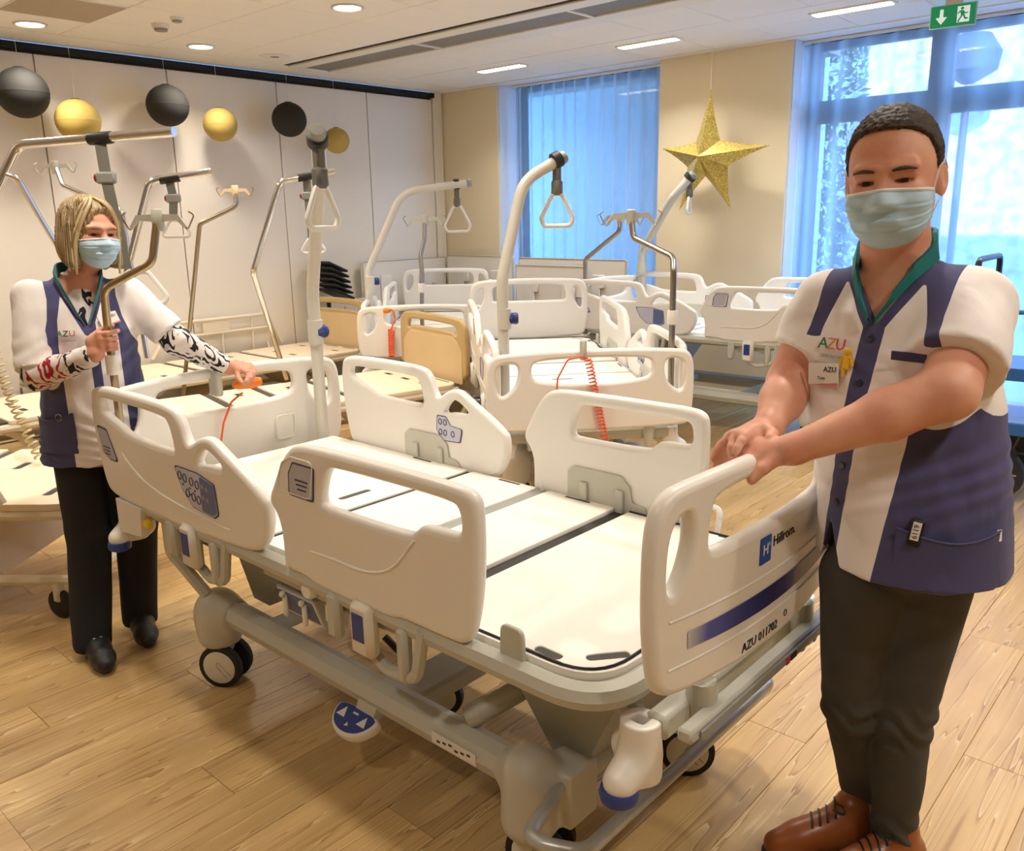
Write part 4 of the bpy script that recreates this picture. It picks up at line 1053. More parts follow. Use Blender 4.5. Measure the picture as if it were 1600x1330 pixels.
# ------------------------------------------------------------------ older beige beds with tan boards
BT_OUT = [(-0.45, 0.0), (-0.455, 0.25), (-0.45, 0.38), (-0.42, 0.435), (-0.35, 0.455), (0, 0.465), (0.35, 0.455), (0.42, 0.435), (0.45, 0.38), (0.455, 0.25), (0.45, 0.0)]
BT_H = [(-0.33, 0.385), (-0.30, 0.405), (0, 0.412), (0.30, 0.405), (0.33, 0.385), (0.34, 0.335), (0.30, 0.345), (0.27, 0.365), (-0.27, 0.365), (-0.30, 0.345), (-0.34, 0.335)]
BT_F = [(-0.40, 0.02), (-0.40, 0.24), (-0.34, 0.30), (-0.28, 0.33), (0.28, 0.33), (0.34, 0.30), (0.40, 0.24), (0.40, 0.02)]
def tan_board(parent, x, zb, hgt, m_edge, m_face, out):
    k = hgt/0.465
    me = plate_mesh([[p[:2] for p in chaikin([(q[0], q[1]*k, 0) for q in BT_OUT], 2)], [p[:2] for p in chaikin([(q[0], q[1]*k, 0) for q in BT_H], 2)]], 0.036, 0.014, 2)
    map_mesh(me, lambda p: V3((x+p[2], p[0], zb+p[1]))); flip(me)
    b = obj('headboard' if x < 0 else 'footboard', me, m_edge, parent, smooth=50)
    for s in (-1, 1):
        me = plate_mesh([[p[:2] for p in fillet([(q[0], q[1]*k, 0) for q in BT_F], 0.02, 3, True)]], 0.006, 0.002, 1)
        map_mesh(me, lambda p: V3((x+s*0.0185+p[2], p[0], zb+p[1]))); flip(me)
        obj('face_panel', me, m_face, b, smooth=50)
    return b
def beige_bed(label, loc, rz, zd=0.5, boards=((-1, 0.46),), rails=(1, 1), tan=M_TAN, face=M_TANL, group='beige care beds with tan boards'):
    root = thing('care_bed', label, 'hospital bed', loc, rz, group)
    for s in (-1, 1):
        MB().tube(fillet([(-1.0, s*0.40, zd-0.05), (1.0, s*0.40, zd-0.05)], 0.02), 0.025, 8).build('side_tube', M_CREAMF, root)
    e1 = [(-1.02, -0.42, zd-0.05), (-1.02, 0.42, zd-0.05)]
    for x in (-1.0, 1.0):
        MB().tube([(x, -0.42, zd-0.06), (x, 0.42, zd-0.06)], 0.022, 8).build('end_tube', M_CREAMF, root)
        MB().tube(fillet([(x*0.98, -0.36, zd-0.06), (x*1.12, -0.40, zd-0.10), (x*0.95, -0.40, 0.16), (x*0.95, 0.40, 0.16), (x*1.12, 0.40, zd-0.10), (x*0.98, 0.36, zd-0.06)], 0.09, 6), 0.022, 8).build('end_loop', M_CREAMF, root)
    for s in (-1, 1):
        MB().tube([(-0.95, s*0.36, 0.17), (0.95, s*0.36, 0.17)], 0.022, 8).build('base_tube', M_CREAMF, root)
    for s in (-1, 1):
        MB().hexa([(s*0.55-0.04, -0.3, 0.17), (s*0.55+0.04, -0.3, 0.17), (s*0.55+0.04, 0.3, 0.17), (s*0.55-0.04, 0.3, 0.17)], [(s*0.25-0.04, -0.3, zd-0.06), (s*0.25+0.04, -0.3, zd-0.06), (s*0.25+0.04, 0.3, zd-0.06), (s*0.25-0.04, 0.3, zd-0.06)]).build('lift_arm', M_CREAMF, root)
    for x in (-0.85, 0.85):
        for s in (-1, 1):
            c = bpy.data.objects.new('caster', None); COL.objects.link(c); c.parent = root; c.location = (x, s*0.36, 0); c.rotation_euler = (0, 0, 0.4*x)
            MB().lathe([(0.0, -0.014), (0.05, -0.016), (0.062, -0.01), (0.064, 0), (0.062, 0.01), (0.05, 0.016), (0.0, 0.014)], (0, 0, 0.064), (0, 1, 0), 18).build('tyre', M_TYRE, c)
            MB().box((0, 0.0, 0.12), (0.035, 0.05, 0.09), b=0.01).build('fork', M_CREAMF, c)
    secs = [(-1.0, -0.28), (-0.22, 0.10), (0.16, 0.42), (0.48, 1.0)]
    for i, (xa, xb) in enumerate(secs):
        n = max(1, round((xb-xa)/0.36)); holes = []
        for a in range(n):
            for yy in (-0.22, 0.22) if n == 1 else ((-0.25, 0.0, 0.25) if a % 2 == 0 else (-0.13, 0.13)):
                cx = xa+(a+0.5)*(xb-xa)/n; holes.append(rrect(cx-0.02, yy-0.055, cx+0.02, yy+0.055, 0.014, 3))
        rr = [0.02, 0.12, 0.12, 0.02] if i == 3 else ([0.10, 0.02, 0.02, 0.10] if i == 0 else 0.015)
        out = [p[:2] for p in fillet([(xa, -0.42, 0), (xb, -0.42, 0), (xb, 0.42, 0), (xa, 0.42, 0)], rr, 5, True)]
        me = plate_mesh([out]+holes, 0.03, 0.004, 1); map_mesh(me, lambda p: p+V3((0, 0, zd-0.015)))
        o = obj('deck_panel', me, M_BEIGE, root, smooth=30)
        r_ = MB()  # near-black fill paints the shade inside each slot
        for h in holes:
            c = np.mean([q[:2] for q in h], axis=0); r_.add([(*q[:2], zd-0.005) for q in h], [tuple(range(len(h)))])
        stuff(r_.build('grip_hole_shade', mat('slot_shade', (44, 38, 30), 0.6), o))
        if i in (0, 3):
            ed = MB()
            for yy in (-0.25, 0, 0.25): ed.box(((xa+0.03) if i == 0 else (xb-0.03), yy, zd), (0.012, 0.17, 0.003))
            stuff(ed.build('edge_slot', M_SLOT, o))
    for xa in (-0.25, 0.13, 0.45):  # dark filler laid into each gap between deck panels
        MB().box((xa, 0, zd-0.016), (0.055, 0.80, 0.012)).build('gap_strip', M_SLOT, root)
    for s in (-1, 1):
        if not rails[0 if s < 0 else 1]: continue
        y = s*0.47
        rl = bpy.data.objects.new('side_rail', None); COL.objects.link(rl); rl.parent = root
        MB().tube(fillet([(-0.75, y, zd+0.02), (-0.62, y, zd+0.30), (0.30, y, zd+0.30), (0.50, y, zd+0.02)], 0.09, 6), 0.017, 8).build('rail_tube', M_CREAMF, rl)
        MB().tube([(-0.66, y, zd+0.18), (0.40, y, zd+0.18)], 0.012, 8).build('rail_tube', M_CREAMF, rl)
        for x in (-0.45, -0.15, 0.15): MB().tube([(x, y, zd-0.02), (x, y, zd+0.29)], 0.009, 6).build('rail_bar', M_CREAMF, rl)
        MB().box((-0.10, y, zd+0.24), (0.26, 0.02, 0.12), b=0.008).build('handset_plate', M_CREAMF, rl)
        MB().lathe([(0.0, 0.012), (0.04, 0.012), (0.045, 0.0), (0.0, 0.0)], (-0.10, y+s*0.002, zd+0.24), (0, s, 0), 16).build('handset_dial', M_GREYD, rl)
        MB().tube([(-0.6, y-s*0.02, zd-0.05), (-0.6, y, zd+0.05)], 0.012, 6).build('rail_bar', M_CREAMF, rl)
    for sx, h in boards:
        tan_board(root, sx*1.06, zd-0.04, h+0.02, tan, face, sx)
        for yy in (-0.3, 0.3): MB().tube([(sx*0.98, yy, zd-0.06), (sx*1.06, yy, zd-0.06), (sx*1.06, yy, zd+0.05)], 0.012, 6).build('board_bracket', M_GREYD, root)
    return root
bgA = beige_bed('beige care bed with a tall tan headboard, between the main bed and the partition', (-4.66, 3.06, 0), R(78+180), 0.50, boards=((-1, 0.46),), rails=(0, 0))
bg1 = beige_bed('beige care bed at the left edge behind the woman, coiled cable hanging over it', (-4.47, 0.88, 0), R(220), 0.52, boards=((1, 0.42),), rails=(0, 1))
bg4 = beige_bed('beige care bed beside the partition with tan boards at both ends', (-6.44, 3.70, 0), R(-90), 0.46, boards=((-1, 0.46), (1, 0.44)), rails=(1, 0))
bg5 = beige_bed('beige care bed with a pale cream board behind the woman\'s shoulder', (-6.06, 1.40, 0), R(-90), 0.44, boards=((-1, 0.42),), rails=(0, 0), tan=mat('cream_board', (224, 200, 140), 0.45), face=mat('cream_board_face', (232, 208, 152), 0.45))

# ------------------------------------------------------------------ trapeze poles and drip stands
M_HANDLE = mat('handle_white', (226, 224, 216), 0.35)
M_STRAP = mat('strap_grey', (108, 106, 96), 0.7)
M_TPOLE = mat('pole_ivory', (212, 208, 196), 0.3, spec=0.5)
def trapeze(label, pts, r, m, hang, knob=None, drop=0.12, size=0.16, face=(0.742, 0.67, 0), strap=0.05, bend=0.12, loop_white=True, endcap=True):
    """pts: pole polyline (world), hang: parameter point where the grip hangs"""
    root = thing('trapeze_pole', label, 'lifting pole', pts[0], group='bed lifting poles')
    o = V3(pts[0]); pp = [V3(p)-o for p in pts]
    path = fillet(pp, bend, 8)
    MB().tube(path, r, 14).build('pole', m, root, smooth=60)
    if endcap:
        d = pp[-1]-pp[-2]; d /= np.linalg.norm(d)
        MB().lathe([(r*1.05, -0.02), (r*1.12, -0.012), (r*1.12, 0.012), (r*0.95, 0.02), (0, 0.021)], pp[-1], d, 16).build('end_cap', M_GREYD, root)
    if knob is not None:
        k = V3(knob)-o; f_ = V3(face)
        MB().lathe([(0.018, 0.0), (0.028, 0.02), (0.03, 0.045), (0.024, 0.055), (0.0, 0.056)], k, -np.cross(f_, V3((0, 0, 1))) if False else f_, 8).build('clamp_knob', M_KNOB, root)
        MB().lathe([(r*1.22, -0.05), (r*1.22, 0.05)], V3((pp[0][0]+(k[0]-pp[0][0])*0.3, pp[0][1]+(k[1]-pp[0][1])*0.3, k[2])), (0, 0, 1), 14).build('clamp_collar', m, root)
    h = V3(hang)-o; f_ = V3(face)/np.linalg.norm(face)
    d2 = pp[-1]-pp[-2]; d2 /= np.linalg.norm(d2)
    MB().lathe([(r*1.25, -0.022), (r*1.45, -0.018), (r*1.45, 0.018), (r*1.25, 0.022)], h, d2, 14).build('strap_clip', M_DARK, root)
    t = MB(); t.box(h-V3((0, 0, strap/2+r)), (0.035, 0.035, strap+0.02), b=0.006)
    t.box(h-V3((0, 0, strap+r+0.03)), (0.05, 0.05, 0.075), b=0.012)
    t.build('strap', M_STRAP, root)
    z0_ = strap+r+drop*0.5
    c = h-V3((0, 0, z0_))
    s = size/2
    tri = [c+f_*(-s*0.28), c-V3((0, 0, size*0.72))-f_*s, c-V3((0, 0, size*0.95))-f_*s*0.8, c-V3((0, 0, size*0.95))+f_*s*0.8, c-V3((0, 0, size*0.72))+f_*s, c+f_*(s*0.28)]
    MB().tube(fillet(tri, 0.025, 5, True), 0.0105, 8, closed=True).build('grip', M_HANDLE if loop_white else M_GREYF, root)
    return root

trapeze('ivory lifting pole with blue knob at the head of the main bed, grip hanging', [(-2.99, 2.09, 0.50), (-2.99, 2.09, 1.30), (-2.66, 1.93, 1.78), (-2.50, 1.815, 1.885)], 0.026, M_TPOLE, (-2.53, 1.835, 1.865), knob=(-2.965, 2.075, 1.14), face=(-0.15, 0.99, 0), size=0.15, strap=0.07)
ba = V3((-2.80, 3.05, 0)); rt3 = V3((0.742, 0.67, 0))
trapeze('ivory lifting pole with triangular white grip at the bed with the orange cord', [ba+V3((0, 0, 0.42)), ba+V3((0, 0, 1.30)), (-2.7678, 3.1756, 1.7571), (-2.6777, 3.3620, 1.8638)], 0.028, M_TPOLE, (-2.6883, 3.3356, 1.8546), knob=ba+0.02*rt3+V3((0, 0, 1.11)), size=0.16, strap=0.07, bend=0.2)
ba7 = V3((-5.21, 4.16, 0))
trapeze('ivory lifting pole with white grip rising before the partition in the far corner', [ba7+V3((0, 0, 0.42)), (-5.4253, 4.3318, 1.1820), (-5.2786, 4.5995, 1.7938), (-4.9702, 5.0379, 1.8568)], 0.03, M_TPOLE, (-5.0413, 4.9709, 1.8486), knob=(-5.3795, 4.3346, 1.1079), size=0.21, strap=0.08, bend=0.25)
b8c = V3((-3.03-1.085-0.015, 5.90-0.038+0.425, 0))
trapeze('grey lifting pole with hanging grip in front of the gold star', [b8c+V3((0, 0, 0.50)), b8c+V3((0, 0, 1.28)), (-3.8178, 6.2375, 1.7099), (-3.6670, 6.2938, 1.8860)], 0.034, M_GREYF, (-3.6909, 6.2953, 1.8721), knob=b8c+V3((0, -0.02, 1.13)), face=(-0.3, 0.95, 0), size=0.14, strap=0.06)
# chrome lifting poles of the beige beds
def chrome_pole(label, pts, r, hang, drop_pts, grip_c, grip_w, depth_face=(0.742, 0.67, 0), strut=None):
    root = thing('chrome_lifting_pole', label, 'lifting pole', pts[0], group='chrome lifting poles')
    o = V3(pts[0]); pp = [V3(p)-o for p in pts]
    MB().tube(fillet(pp, 0.07, 6), r, 14).build('pole', M_CHROME, root, smooth=60)
    if strut: MB().tube(fillet([V3(p)-o for p in strut], 0.05, 4), r*0.6, 10).build('strut', M_CHROME, root, smooth=60)
    d2 = pp[-1]-pp[-2]; d2 /= np.linalg.norm(d2)
    MB().lathe([(r*1.2, -0.05), (r*1.25, -0.045), (r*1.25, 0.045), (r*1.2, 0.05)], V3(hang)-o, d2, 12).build('strap_clip', M_DARK, root)
    dpz = [V3(p)-o for p in drop_pts]; f_ = V3(depth_face)/np.linalg.norm(depth_face)
    st = MB()
    for a, b in zip(dpz[:-1], dpz[1:]):
        n_ = np.cross(f_, b-a); n_ /= np.linalg.norm(n_); w = 0.022
        st.hexa([a-f_*w-n_*0.002, a+f_*w-n_*0.002, a+f_*w+n_*0.002, a-f_*w+n_*0.002], [b-f_*w-n_*0.002, b+f_*w-n_*0.002, b+f_*w+n_*0.002, b-f_*w+n_*0.002])
    st.build('strap', M_STRAP, root)
    mid = dpz[0]*0.45+dpz[1]*0.55 if len(dpz) == 2 else dpz[1]
    bk = MB().box((0, 0, 0), (0.075, 0.03, 0.045), b=0.008, rot=Matrix.Rotation(math.atan2(f_[1], f_[0]), 3, 'Z'))
    bk.v = [tuple(V3(v)+mid) for v in bk.v]; bk.build('buckle', M_GREYD, root)
    MB().ball(mid-f_*0.036, (0.012, 0.012, 0.018), 10, 6).build('buckle_button', mat('buckle_red', (140, 40, 36), 0.4), root)
    c = V3(grip_c)-o; s = grip_w/2
    MB().tube(fillet([c-f_*s*0.4, c-f_*s*1.05-V3((0, 0, s*0.95)), c-f_*s*0.9-V3((0, 0, s*1.2)), c+f_*s*0.9-V3((0, 0, s*1.2)), c+f_*s*1.05-V3((0, 0, s*0.95)), c+f_*s*0.4], 0.02, 4, True), 0.009, 8, closed=True).build('grip', M_HANDLE, root)
    return root
chrome_pole('large chrome lifting pole with grey strap above the woman\'s head', [(-4.1715, 0.7494, 0.1599), (-4.0660, 0.9770, 1.1786), (-3.7978, 1.3237, 1.9061), (-3.1956, 1.6667, 1.9286)], 0.019, (-3.4734, 1.5092, 1.9170), [(-3.4701, 1.5049, 1.8954), (-3.4133, 1.4855, 1.7670), (-3.3052, 1.4696, 1.4275)], (-3.2705, 1.4967, 1.4148), 0.20,
            strut=[(-3.8297, 1.2715, 1.7947), (-3.8160, 1.3067, 1.7802), (-3.8777, 1.4560, 1.4799), (-4.0040, 1.6345, 1.1092)])
chrome_pole('chrome lifting pole with hanging grip standing right behind the woman', [(-4.6353, 1.8714, 0.6160), (-4.5713, 2.0449, 1.3774), (-4.4507, 2.1593, 1.8091), (-4.2679, 2.4079, 1.8513)], 0.019, (-4.3954, 2.2400, 1.8179), [(-4.3929, 2.2368, 1.8017), (-4.3652, 2.2335, 1.7171), (-4.3529, 2.2176, 1.6362)], (-4.3410, 2.2185, 1.6068), 0.14)
chrome_pole('tall chrome lifting pole left of the ivory pole of the main bed', [(-5.42, 3.50, 0.45), (-4.5251, 2.7557, 1.3027), (-4.3936, 2.9072, 1.8156), (-4.2530, 3.1920, 1.8728)], 0.018, (-4.3309, 3.0415, 1.8404), [(-4.3248, 3.0397, 1.8186), (-4.3060, 3.0275, 1.7314), (-4.2529, 2.9953, 1.4916)], (-4.2462, 2.9988, 1.4843), 0.13)

def drip_stand(label, pts, r, w, m=M_STEEL, rot=None, sleeve=None, mh=None):
    root = thing('drip_stand', label, 'drip stand', pts[0], group='drip stands')
    o = V3(pts[0]); pp = [V3(p)-o for p in pts]
    MB().tube(fillet(pp, 0.05, 7), r, 12).build('pole', m, root, smooth=60)
    if sleeve is not None:
        q = V3(sleeve)-o; MB().lathe([(r*1.5, -0.035), (r*1.6, -0.03), (r*1.6, 0.03), (r*1.5, 0.035)], q, (0, 0, 1), 14).build('clamp_sleeve', M_WHITE, root)
    t = pp[-1]; f_ = V3(rot if rot is not None else (0.742, 0.67, 0)); f_ /= np.linalg.norm(f_)
    hd = MB(); hd.lathe([(r*1.25, -0.05), (r*1.5, -0.045), (r*1.5, 0.02), (r*1.2, 0.025)], t, (0, 0, 1), 14)
    hd.build('head_boss', mh or M_GREYF, root)
    for s in (-1, 1):
        n_ = np.cross(f_, V3((0, 0, 1)))*0.006
        def q(a, z): return t+f_*s*a*w+V3((0, 0, z*w))
        pl = [q(0.1, -0.16), q(0.55, -0.12), q(0.78, -0.36), q(0.84, -0.30), q(0.62, 0.04), q(0.1, 0.06)]
        k = MB(); k.add([p+n_ for p in pl]+[p-n_ for p in pl], [tuple(range(6)), tuple(range(11, 5, -1))]+[(i, (i+1) % 6, (i+1) % 6+6, i+6) for i in range(6)]); k.build('hook_arm', mh or M_GREYF, root)
        MB().tube(fillet([q(0.78, -0.34), q(0.86, -0.38), q(1.08, 0.02), q(0.92, 0.12)], 0.01, 3), 0.0028*(w/0.12)**0.5, 6).build('hook', m, root)
    return root
drip_stand('steel drip stand held by the woman at the head of the main bed', [(-2.99, 1.24, 0.50), (-2.99, 1.24, 1.24), (-2.9547, 1.2296, 1.3825), (-2.8455, 1.3560, 1.4654), (-2.8558, 1.3977, 1.6181)], 0.0135, 0.115, mat('steel_warm', (176, 160, 130), 0.3, 1.0), sleeve=(-2.99, 1.24, 1.12))
drip_stand('steel drip stand at the right of the headboard with the orange cord', [(-2.237, 3.688, 0.35), (-2.237, 3.688, 1.32), (-2.2594, 3.7179, 1.3832), (-2.5064, 3.7337, 1.4748), (-2.5341, 3.7482, 1.5929)], 0.016, 0.15, sleeve=(-2.237, 3.688, 1.09))
b8n = V3((-3.03-1.085+0.015, 5.90-0.038-0.425, 0))
drip_stand('steel drip stand before the left window with outward bent neck', [b8n+V3((0, 0, 0.55)), b8n+V3((0, 0, 1.25)), (-3.7739, 5.4317, 1.4646), (-3.7838, 5.4603, 1.5769)], 0.018, 0.17)
drip_stand('slim cream drip stand left of the tall chrome pole', [(-5.55, 2.75, 0.42), (-5.0884, 2.7570, 1.5821), (-4.9320, 2.9332, 1.6867), (-4.9563, 2.9451, 1.7878)], 0.014, 0.11, M_STEEL, mh=mat('cream_head', (236, 210, 170), 0.4))
drip_stand('chrome drip stand with curled hooks behind the woman', [(-5.1107, 2.3326, 0.7882), (-5.2578, 2.3545, 1.6661), (-5.4358, 2.1056, 1.8176), (-5.4874, 2.0985, 1.9357)], 0.015, 0.12, M_CHROME)
drip_stand('small steel drip stand in the far corner beside the tan headboard', [(-4.8899, 4.3893, 0.5307), (-4.9965, 4.5194, 1.2078), (-5.0187, 4.5319, 1.3047), (-5.0148, 4.5756, 1.4251), (-5.0360, 4.6114, 1.5894)], 0.017, 0.16, sleeve=(-4.9745, 4.4908, 1.0627))

# orange nurse-call cords
def cord(label, pts, coil_from, coil_to, turns, rad, parent_hand=None, m=M_ORANGE, th=0.004, name='orange_cord'):
    root = thing(name, label, 'cord', pts[0]); o = V3(pts[0])
    MB().tube(fillet([V3(p)-o for p in pts], 0.03, 5), th, 6).build('cord', m, root)
    a, b = V3(coil_from)-o, V3(coil_to)-o; d = b-a; L_ = np.linalg.norm(d); d /= L_
    e = np.cross(d, V3((0, 1, 0.1))); e /= np.linalg.norm(e); g = np.cross(d, e)
    n = int(turns*10)
    MB().tube([a+d*L_*i/n+rad*(math.cos(2*math.pi*turns*i/n)*e+math.sin(2*math.pi*turns*i/n)*g) for i in range(n+1)], th*0.95, 5).build('coil', m, root)
    if parent_hand is not None:
        q0, q1 = [V3(p)-o for p in parent_hand]
        MB().tube([q0, q0*0.85+q1*0.15, q0*0.3+q1*0.7, q1], [0.012, 0.02, 0.024, 0.016], 10).build('handset', M_ORANGE2, root)
    return root
cord('orange nurse call handset clipped to the headboard of the main bed', [(-3.03, 1.75, 0.93), (-3.035, 1.70, 0.90), (-3.04, 1.66, 0.82), (-3.05, 1.64, 0.72)], (-2.62, 1.27, 0.50), (-2.44, 1.18, 0.58), 7, 0.018, ((-3.035, 1.715, 0.965), (-3.02, 1.83, 0.965)), m=M_ORANGE)
hb6 = lambda ly, z, out=0.062: tuple(V3((-3.33, 4.09, 0))+V3((math.cos(R(138.4))*(-1.16-out)-math.sin(R(138.4))*ly, math.sin(R(138.4))*(-1.16-out)+math.cos(R(138.4))*ly, z+0.03)))
cord('orange coiled nurse call cord hanging from a white headboard', [hb6(0.19, 0.66), hb6(0.18, 0.80), hb6(0.13, 0.89), hb6(0.06, 0.90), hb6(0.03, 0.89)], hb6(0.03, 0.89), hb6(-0.06, 0.46), 24, 0.017)
hk = MB().box(hb6(0.05, 0.93, 0.04), (0.03, 0.03, 0.10), b=0.006).build('cord_clip', M_GREYF); tag(hk, 'small grey cord clip on the headboard bar of the bed with the orange cord', 'clip')
hk = MB().box((-3.06, 1.655, 0.985), (0.065, 0.028, 0.11), b=0.006).build('cord_clip', M_GREYF); tag(hk, 'small clip holding the orange handset on the main headboard', 'clip')
cord('orange nurse call cord hanging on the far corner bed', [(-5.0417, 4.1771, 0.9287), (-5.0003, 4.2110, 0.9182), (-4.9779, 4.2058, 0.8424), (-4.9889, 4.1724, 0.7720)], (-4.9889, 4.1724, 0.7720), (-4.9544, 4.1355, 0.5687), 16, 0.020, ((-5.0190, 4.2078, 0.9175), (-5.0611, 4.1669, 0.9091)), th=0.006)
# beige coiled cable at the left edge
c0, c1 = V3((-4.4426, 1.2897, 1.2622)), V3((-4.1343, 1.3323, 0.5572)); n = 420; T = 26
ax_ = (c1-c0)/np.linalg.norm(c1-c0); e_ = np.cross(ax_, V3((0.67, -0.74, 0))); e_ /= np.linalg.norm(e_); g_ = np.cross(ax_, e_)
pts = [c0+(c1-c0)*i/n+e_*(0.03*math.sin(math.pi*i/n))+0.020*(math.cos(2*math.pi*T*i/n)*e_+math.sin(2*math.pi*T*i/n)*g_) for i in range(n+1)]
tag(MB().tube(pts, 0.0055, 5).build('coiled_cable', M_CORDB), 'beige coiled cable hanging down at the left edge of the picture', 'cable')

# ------------------------------------------------------------------ paper lanterns, star, exit sign
def lantern(c, r, m, label, grp):
    root = thing('paper_lantern', label, 'paper lantern', c, group=grp)
    prof = []; n = 30
    for i in range(n+1):
        a = math.pi*(0.06+0.88*i/n); rr = r*math.sin(a)*(1.0+(0.006 if i % 2 else -0.006)); prof.append((rr, -r*0.97*math.cos(a)))
    MB().lathe(prof, seg=28).build('paper_shade', m, root, smooth=20)
    MB().tube([(r*0.19*math.cos(a), r*0.19*math.sin(a), r*0.955) for a in np.linspace(0, 2*math.pi, 14, endpoint=False)], 0.004, 5, closed=True).build('wire_ring', M_DARK, root)
    MB().tube([(0, 0, r*0.95), (0, 0, ZC-c[2]-0.002)], 0.0012, 4).build('thread', M_PAPER, root)
M_LBLK = mat('paper_black', (44, 42, 38), 0.85); M_LGLD = mat('paper_gold', (188, 162, 84), 0.7)
for (yy, zz, rad, blk, lab) in ((2.414, 2.486, 0.172, 1, 'black round paper lantern at the far left of the row'), (2.765, 2.324, 0.155, 0, 'gold paper lantern above the woman, partly behind the chrome pole'),
                                   (3.465, 2.482, 0.160, 1, 'black round paper lantern in the middle of the row'), (3.902, 2.367, 0.136, 0, 'gold paper lantern right of the middle black lantern'),
                                   (4.575, 2.45, 0.150, 1, 'rightmost black round paper lantern of the row'), (5.073, 2.298, 0.118, 0, 'small gold paper lantern behind the top of the ivory pole')):
    lantern((-6.70, yy, zz), rad, M_LBLK if blk else M_LGLD, lab, 'round paper lanterns')
def gold_material():
    m, t, b = node_mat('gold_glitter')
    tc = t.nodes.new('ShaderNodeTexCoord'); v = t.nodes.new('ShaderNodeTexVoronoi'); v.inputs['Scale'].default_value = 170
    rp = t.nodes.new('ShaderNodeValToRGB'); rp.color_ramp.elements[0].color = (*lin((150, 122, 44)), 1); rp.color_ramp.elements[1].color = (*lin((222, 198, 104)), 1)
    t.links.new(tc.outputs['Object'], v.inputs['Vector']); sx = t.nodes.new('ShaderNodeSeparateXYZ'); t.links.new(v.outputs['Color'], sx.inputs[0]); t.links.new(sx.outputs['X'], rp.inputs['Fac'])
    t.links.new(rp.outputs['Color'], b.inputs['Base Color']); b.inputs['Metallic'].default_value = 0.45; b.inputs['Roughness'].default_value = 0.38
    bp = t.nodes.new('ShaderNodeBump'); bp.inputs['Strength'].default_value = 0.6; t.links.new(sx.outputs['Y'], bp.inputs['Height']); t.links.new(bp.outputs['Normal'], b.inputs['Normal'])
    return m
sr = thing('star_decoration', 'large five pointed gold glitter star hanging before the cream wall', 'star', (-3.62, 6.42, 2.05))
tips = [(0.02, 0.50), (0.55, 0.035), (0.24, -0.44), (-0.24, -0.44), (-0.42, 0.07)]
inn = [(0.12, 0.10), (0.20, -0.10), (0.0, -0.17), (-0.17, -0.09), (-0.10, 0.10)]
st = MB(); ring = []
for k_ in range(5):
    T_, I_ = V3((tips[k_][0], 0, tips[k_][1])), V3((inn[k_][0], 0, inn[k_][1]))
    P_ = V3((inn[k_-1][0], 0, inn[k_-1][1]))
    nn_ = 8
    for s in (-1, 1):
        c = V3((0, s*0.13, -0.02)); rows_ = []
        for i in range(nn_+1):
            t = i/nn_; w = (1-t)**1.7
            mid = c*(1-t)+T_*t; mid[1] = s*0.13*(1-t)**1.4
            e1 = T_*t+P_*(1-t); e2 = T_*t+I_*(1-t)
            ctr = (c*(1-t)+T_*t); ctr[1] = 0
            e1 = ctr*(1-0.75-0.25*(1-t))+e1*(0.75+0.25*(1-t)); e2 = ctr*(1-0.75-0.25*(1-t))+e2*(0.75+0.25*(1-t))
            rows_.append((e1, mid, e2))
        vs = [p for r_ in rows_ for p in r_]; fs = []
        for i in range(nn_):
            for j in range(2):
                q = (i*3+j, i*3+j+1, i*3+j+4, i*3+j+3); fs.append(q if s < 0 else q[::-1])
        st.add(vs, fs)
st.build('star_body', gold_material(), sr, smooth=25)
MB().tube([(0.02, 0, 0.50), (0.02, 0, ZC-2.05-0.002)], 0.0025, 5).build('hanging_cord', M_PAPER, sr)

ex = thing('exit_sign', 'green emergency exit sign with white arrow and running figure', 'exit sign', (-1.785, 6.2, 2.77), R(6))
M_GREEN = mat('exit_green', (16, 140, 84), 0.4, emit=(16, 140, 84), estr=0.35)
M_EXW = mat('exit_white', (240, 246, 240), 0.4, emit=(235, 245, 238), estr=0.4)
MB().box((0, 0, 0), (0.268, 0.02, 0.135), b=0.004).build('frame', mat('exit_rim', (176, 214, 190), 0.4), ex)
MB().box((0, -0.011, 0), (0.254, 0.004, 0.122)).build('sign_face', M_GREEN, ex)
MB().box((0, 0, 0.082), (0.10, 0.012, 0.04)).build('bracket', M_DIFW, ex)
def sgn(poly, nm, m, y=-0.0145):
    me = plate_mesh([poly], 0.001); map_mesh(me, lambda p: V3((p[0], y+p[2], p[1]))); flip(me); obj(nm, me, m, ex, smooth=0)
sgn([(-0.075, 0.042), (-0.055, 0.042), (-0.055, -0.005), (-0.032, -0.005), (-0.065, -0.046), (-0.098, -0.005), (-0.075, -0.005)], 'arrow', M_EXW)
sgn([(0.025, -0.045), (0.095, -0.045), (0.095, 0.048), (0.025, 0.048)], 'door_symbol', M_EXW)
sgn(circ(0.052, 0.034, 0.0095, 12), 'figure', M_GREEN, -0.0155)
for poly in ([(0.040, 0.024), (0.062, 0.022), (0.066, 0.0), (0.046, -0.004)], [(0.048, -0.002), (0.062, -0.002), (0.048, -0.022), (0.036, -0.044), (0.028, -0.040), (0.040, -0.018)],
             [(0.056, 0.0), (0.066, 0.0), (0.074, -0.020), (0.088, -0.022), (0.088, -0.030), (0.068, -0.030)], [(0.040, 0.024), (0.044, 0.016), (0.030, 0.004), (0.026, 0.010)], [(0.060, 0.020), (0.074, 0.008), (0.086, 0.012), (0.086, 0.004), (0.072, 0.0), (0.060, 0.010)]):
    sgn(poly, 'figure', M_GREEN, -0.0155)

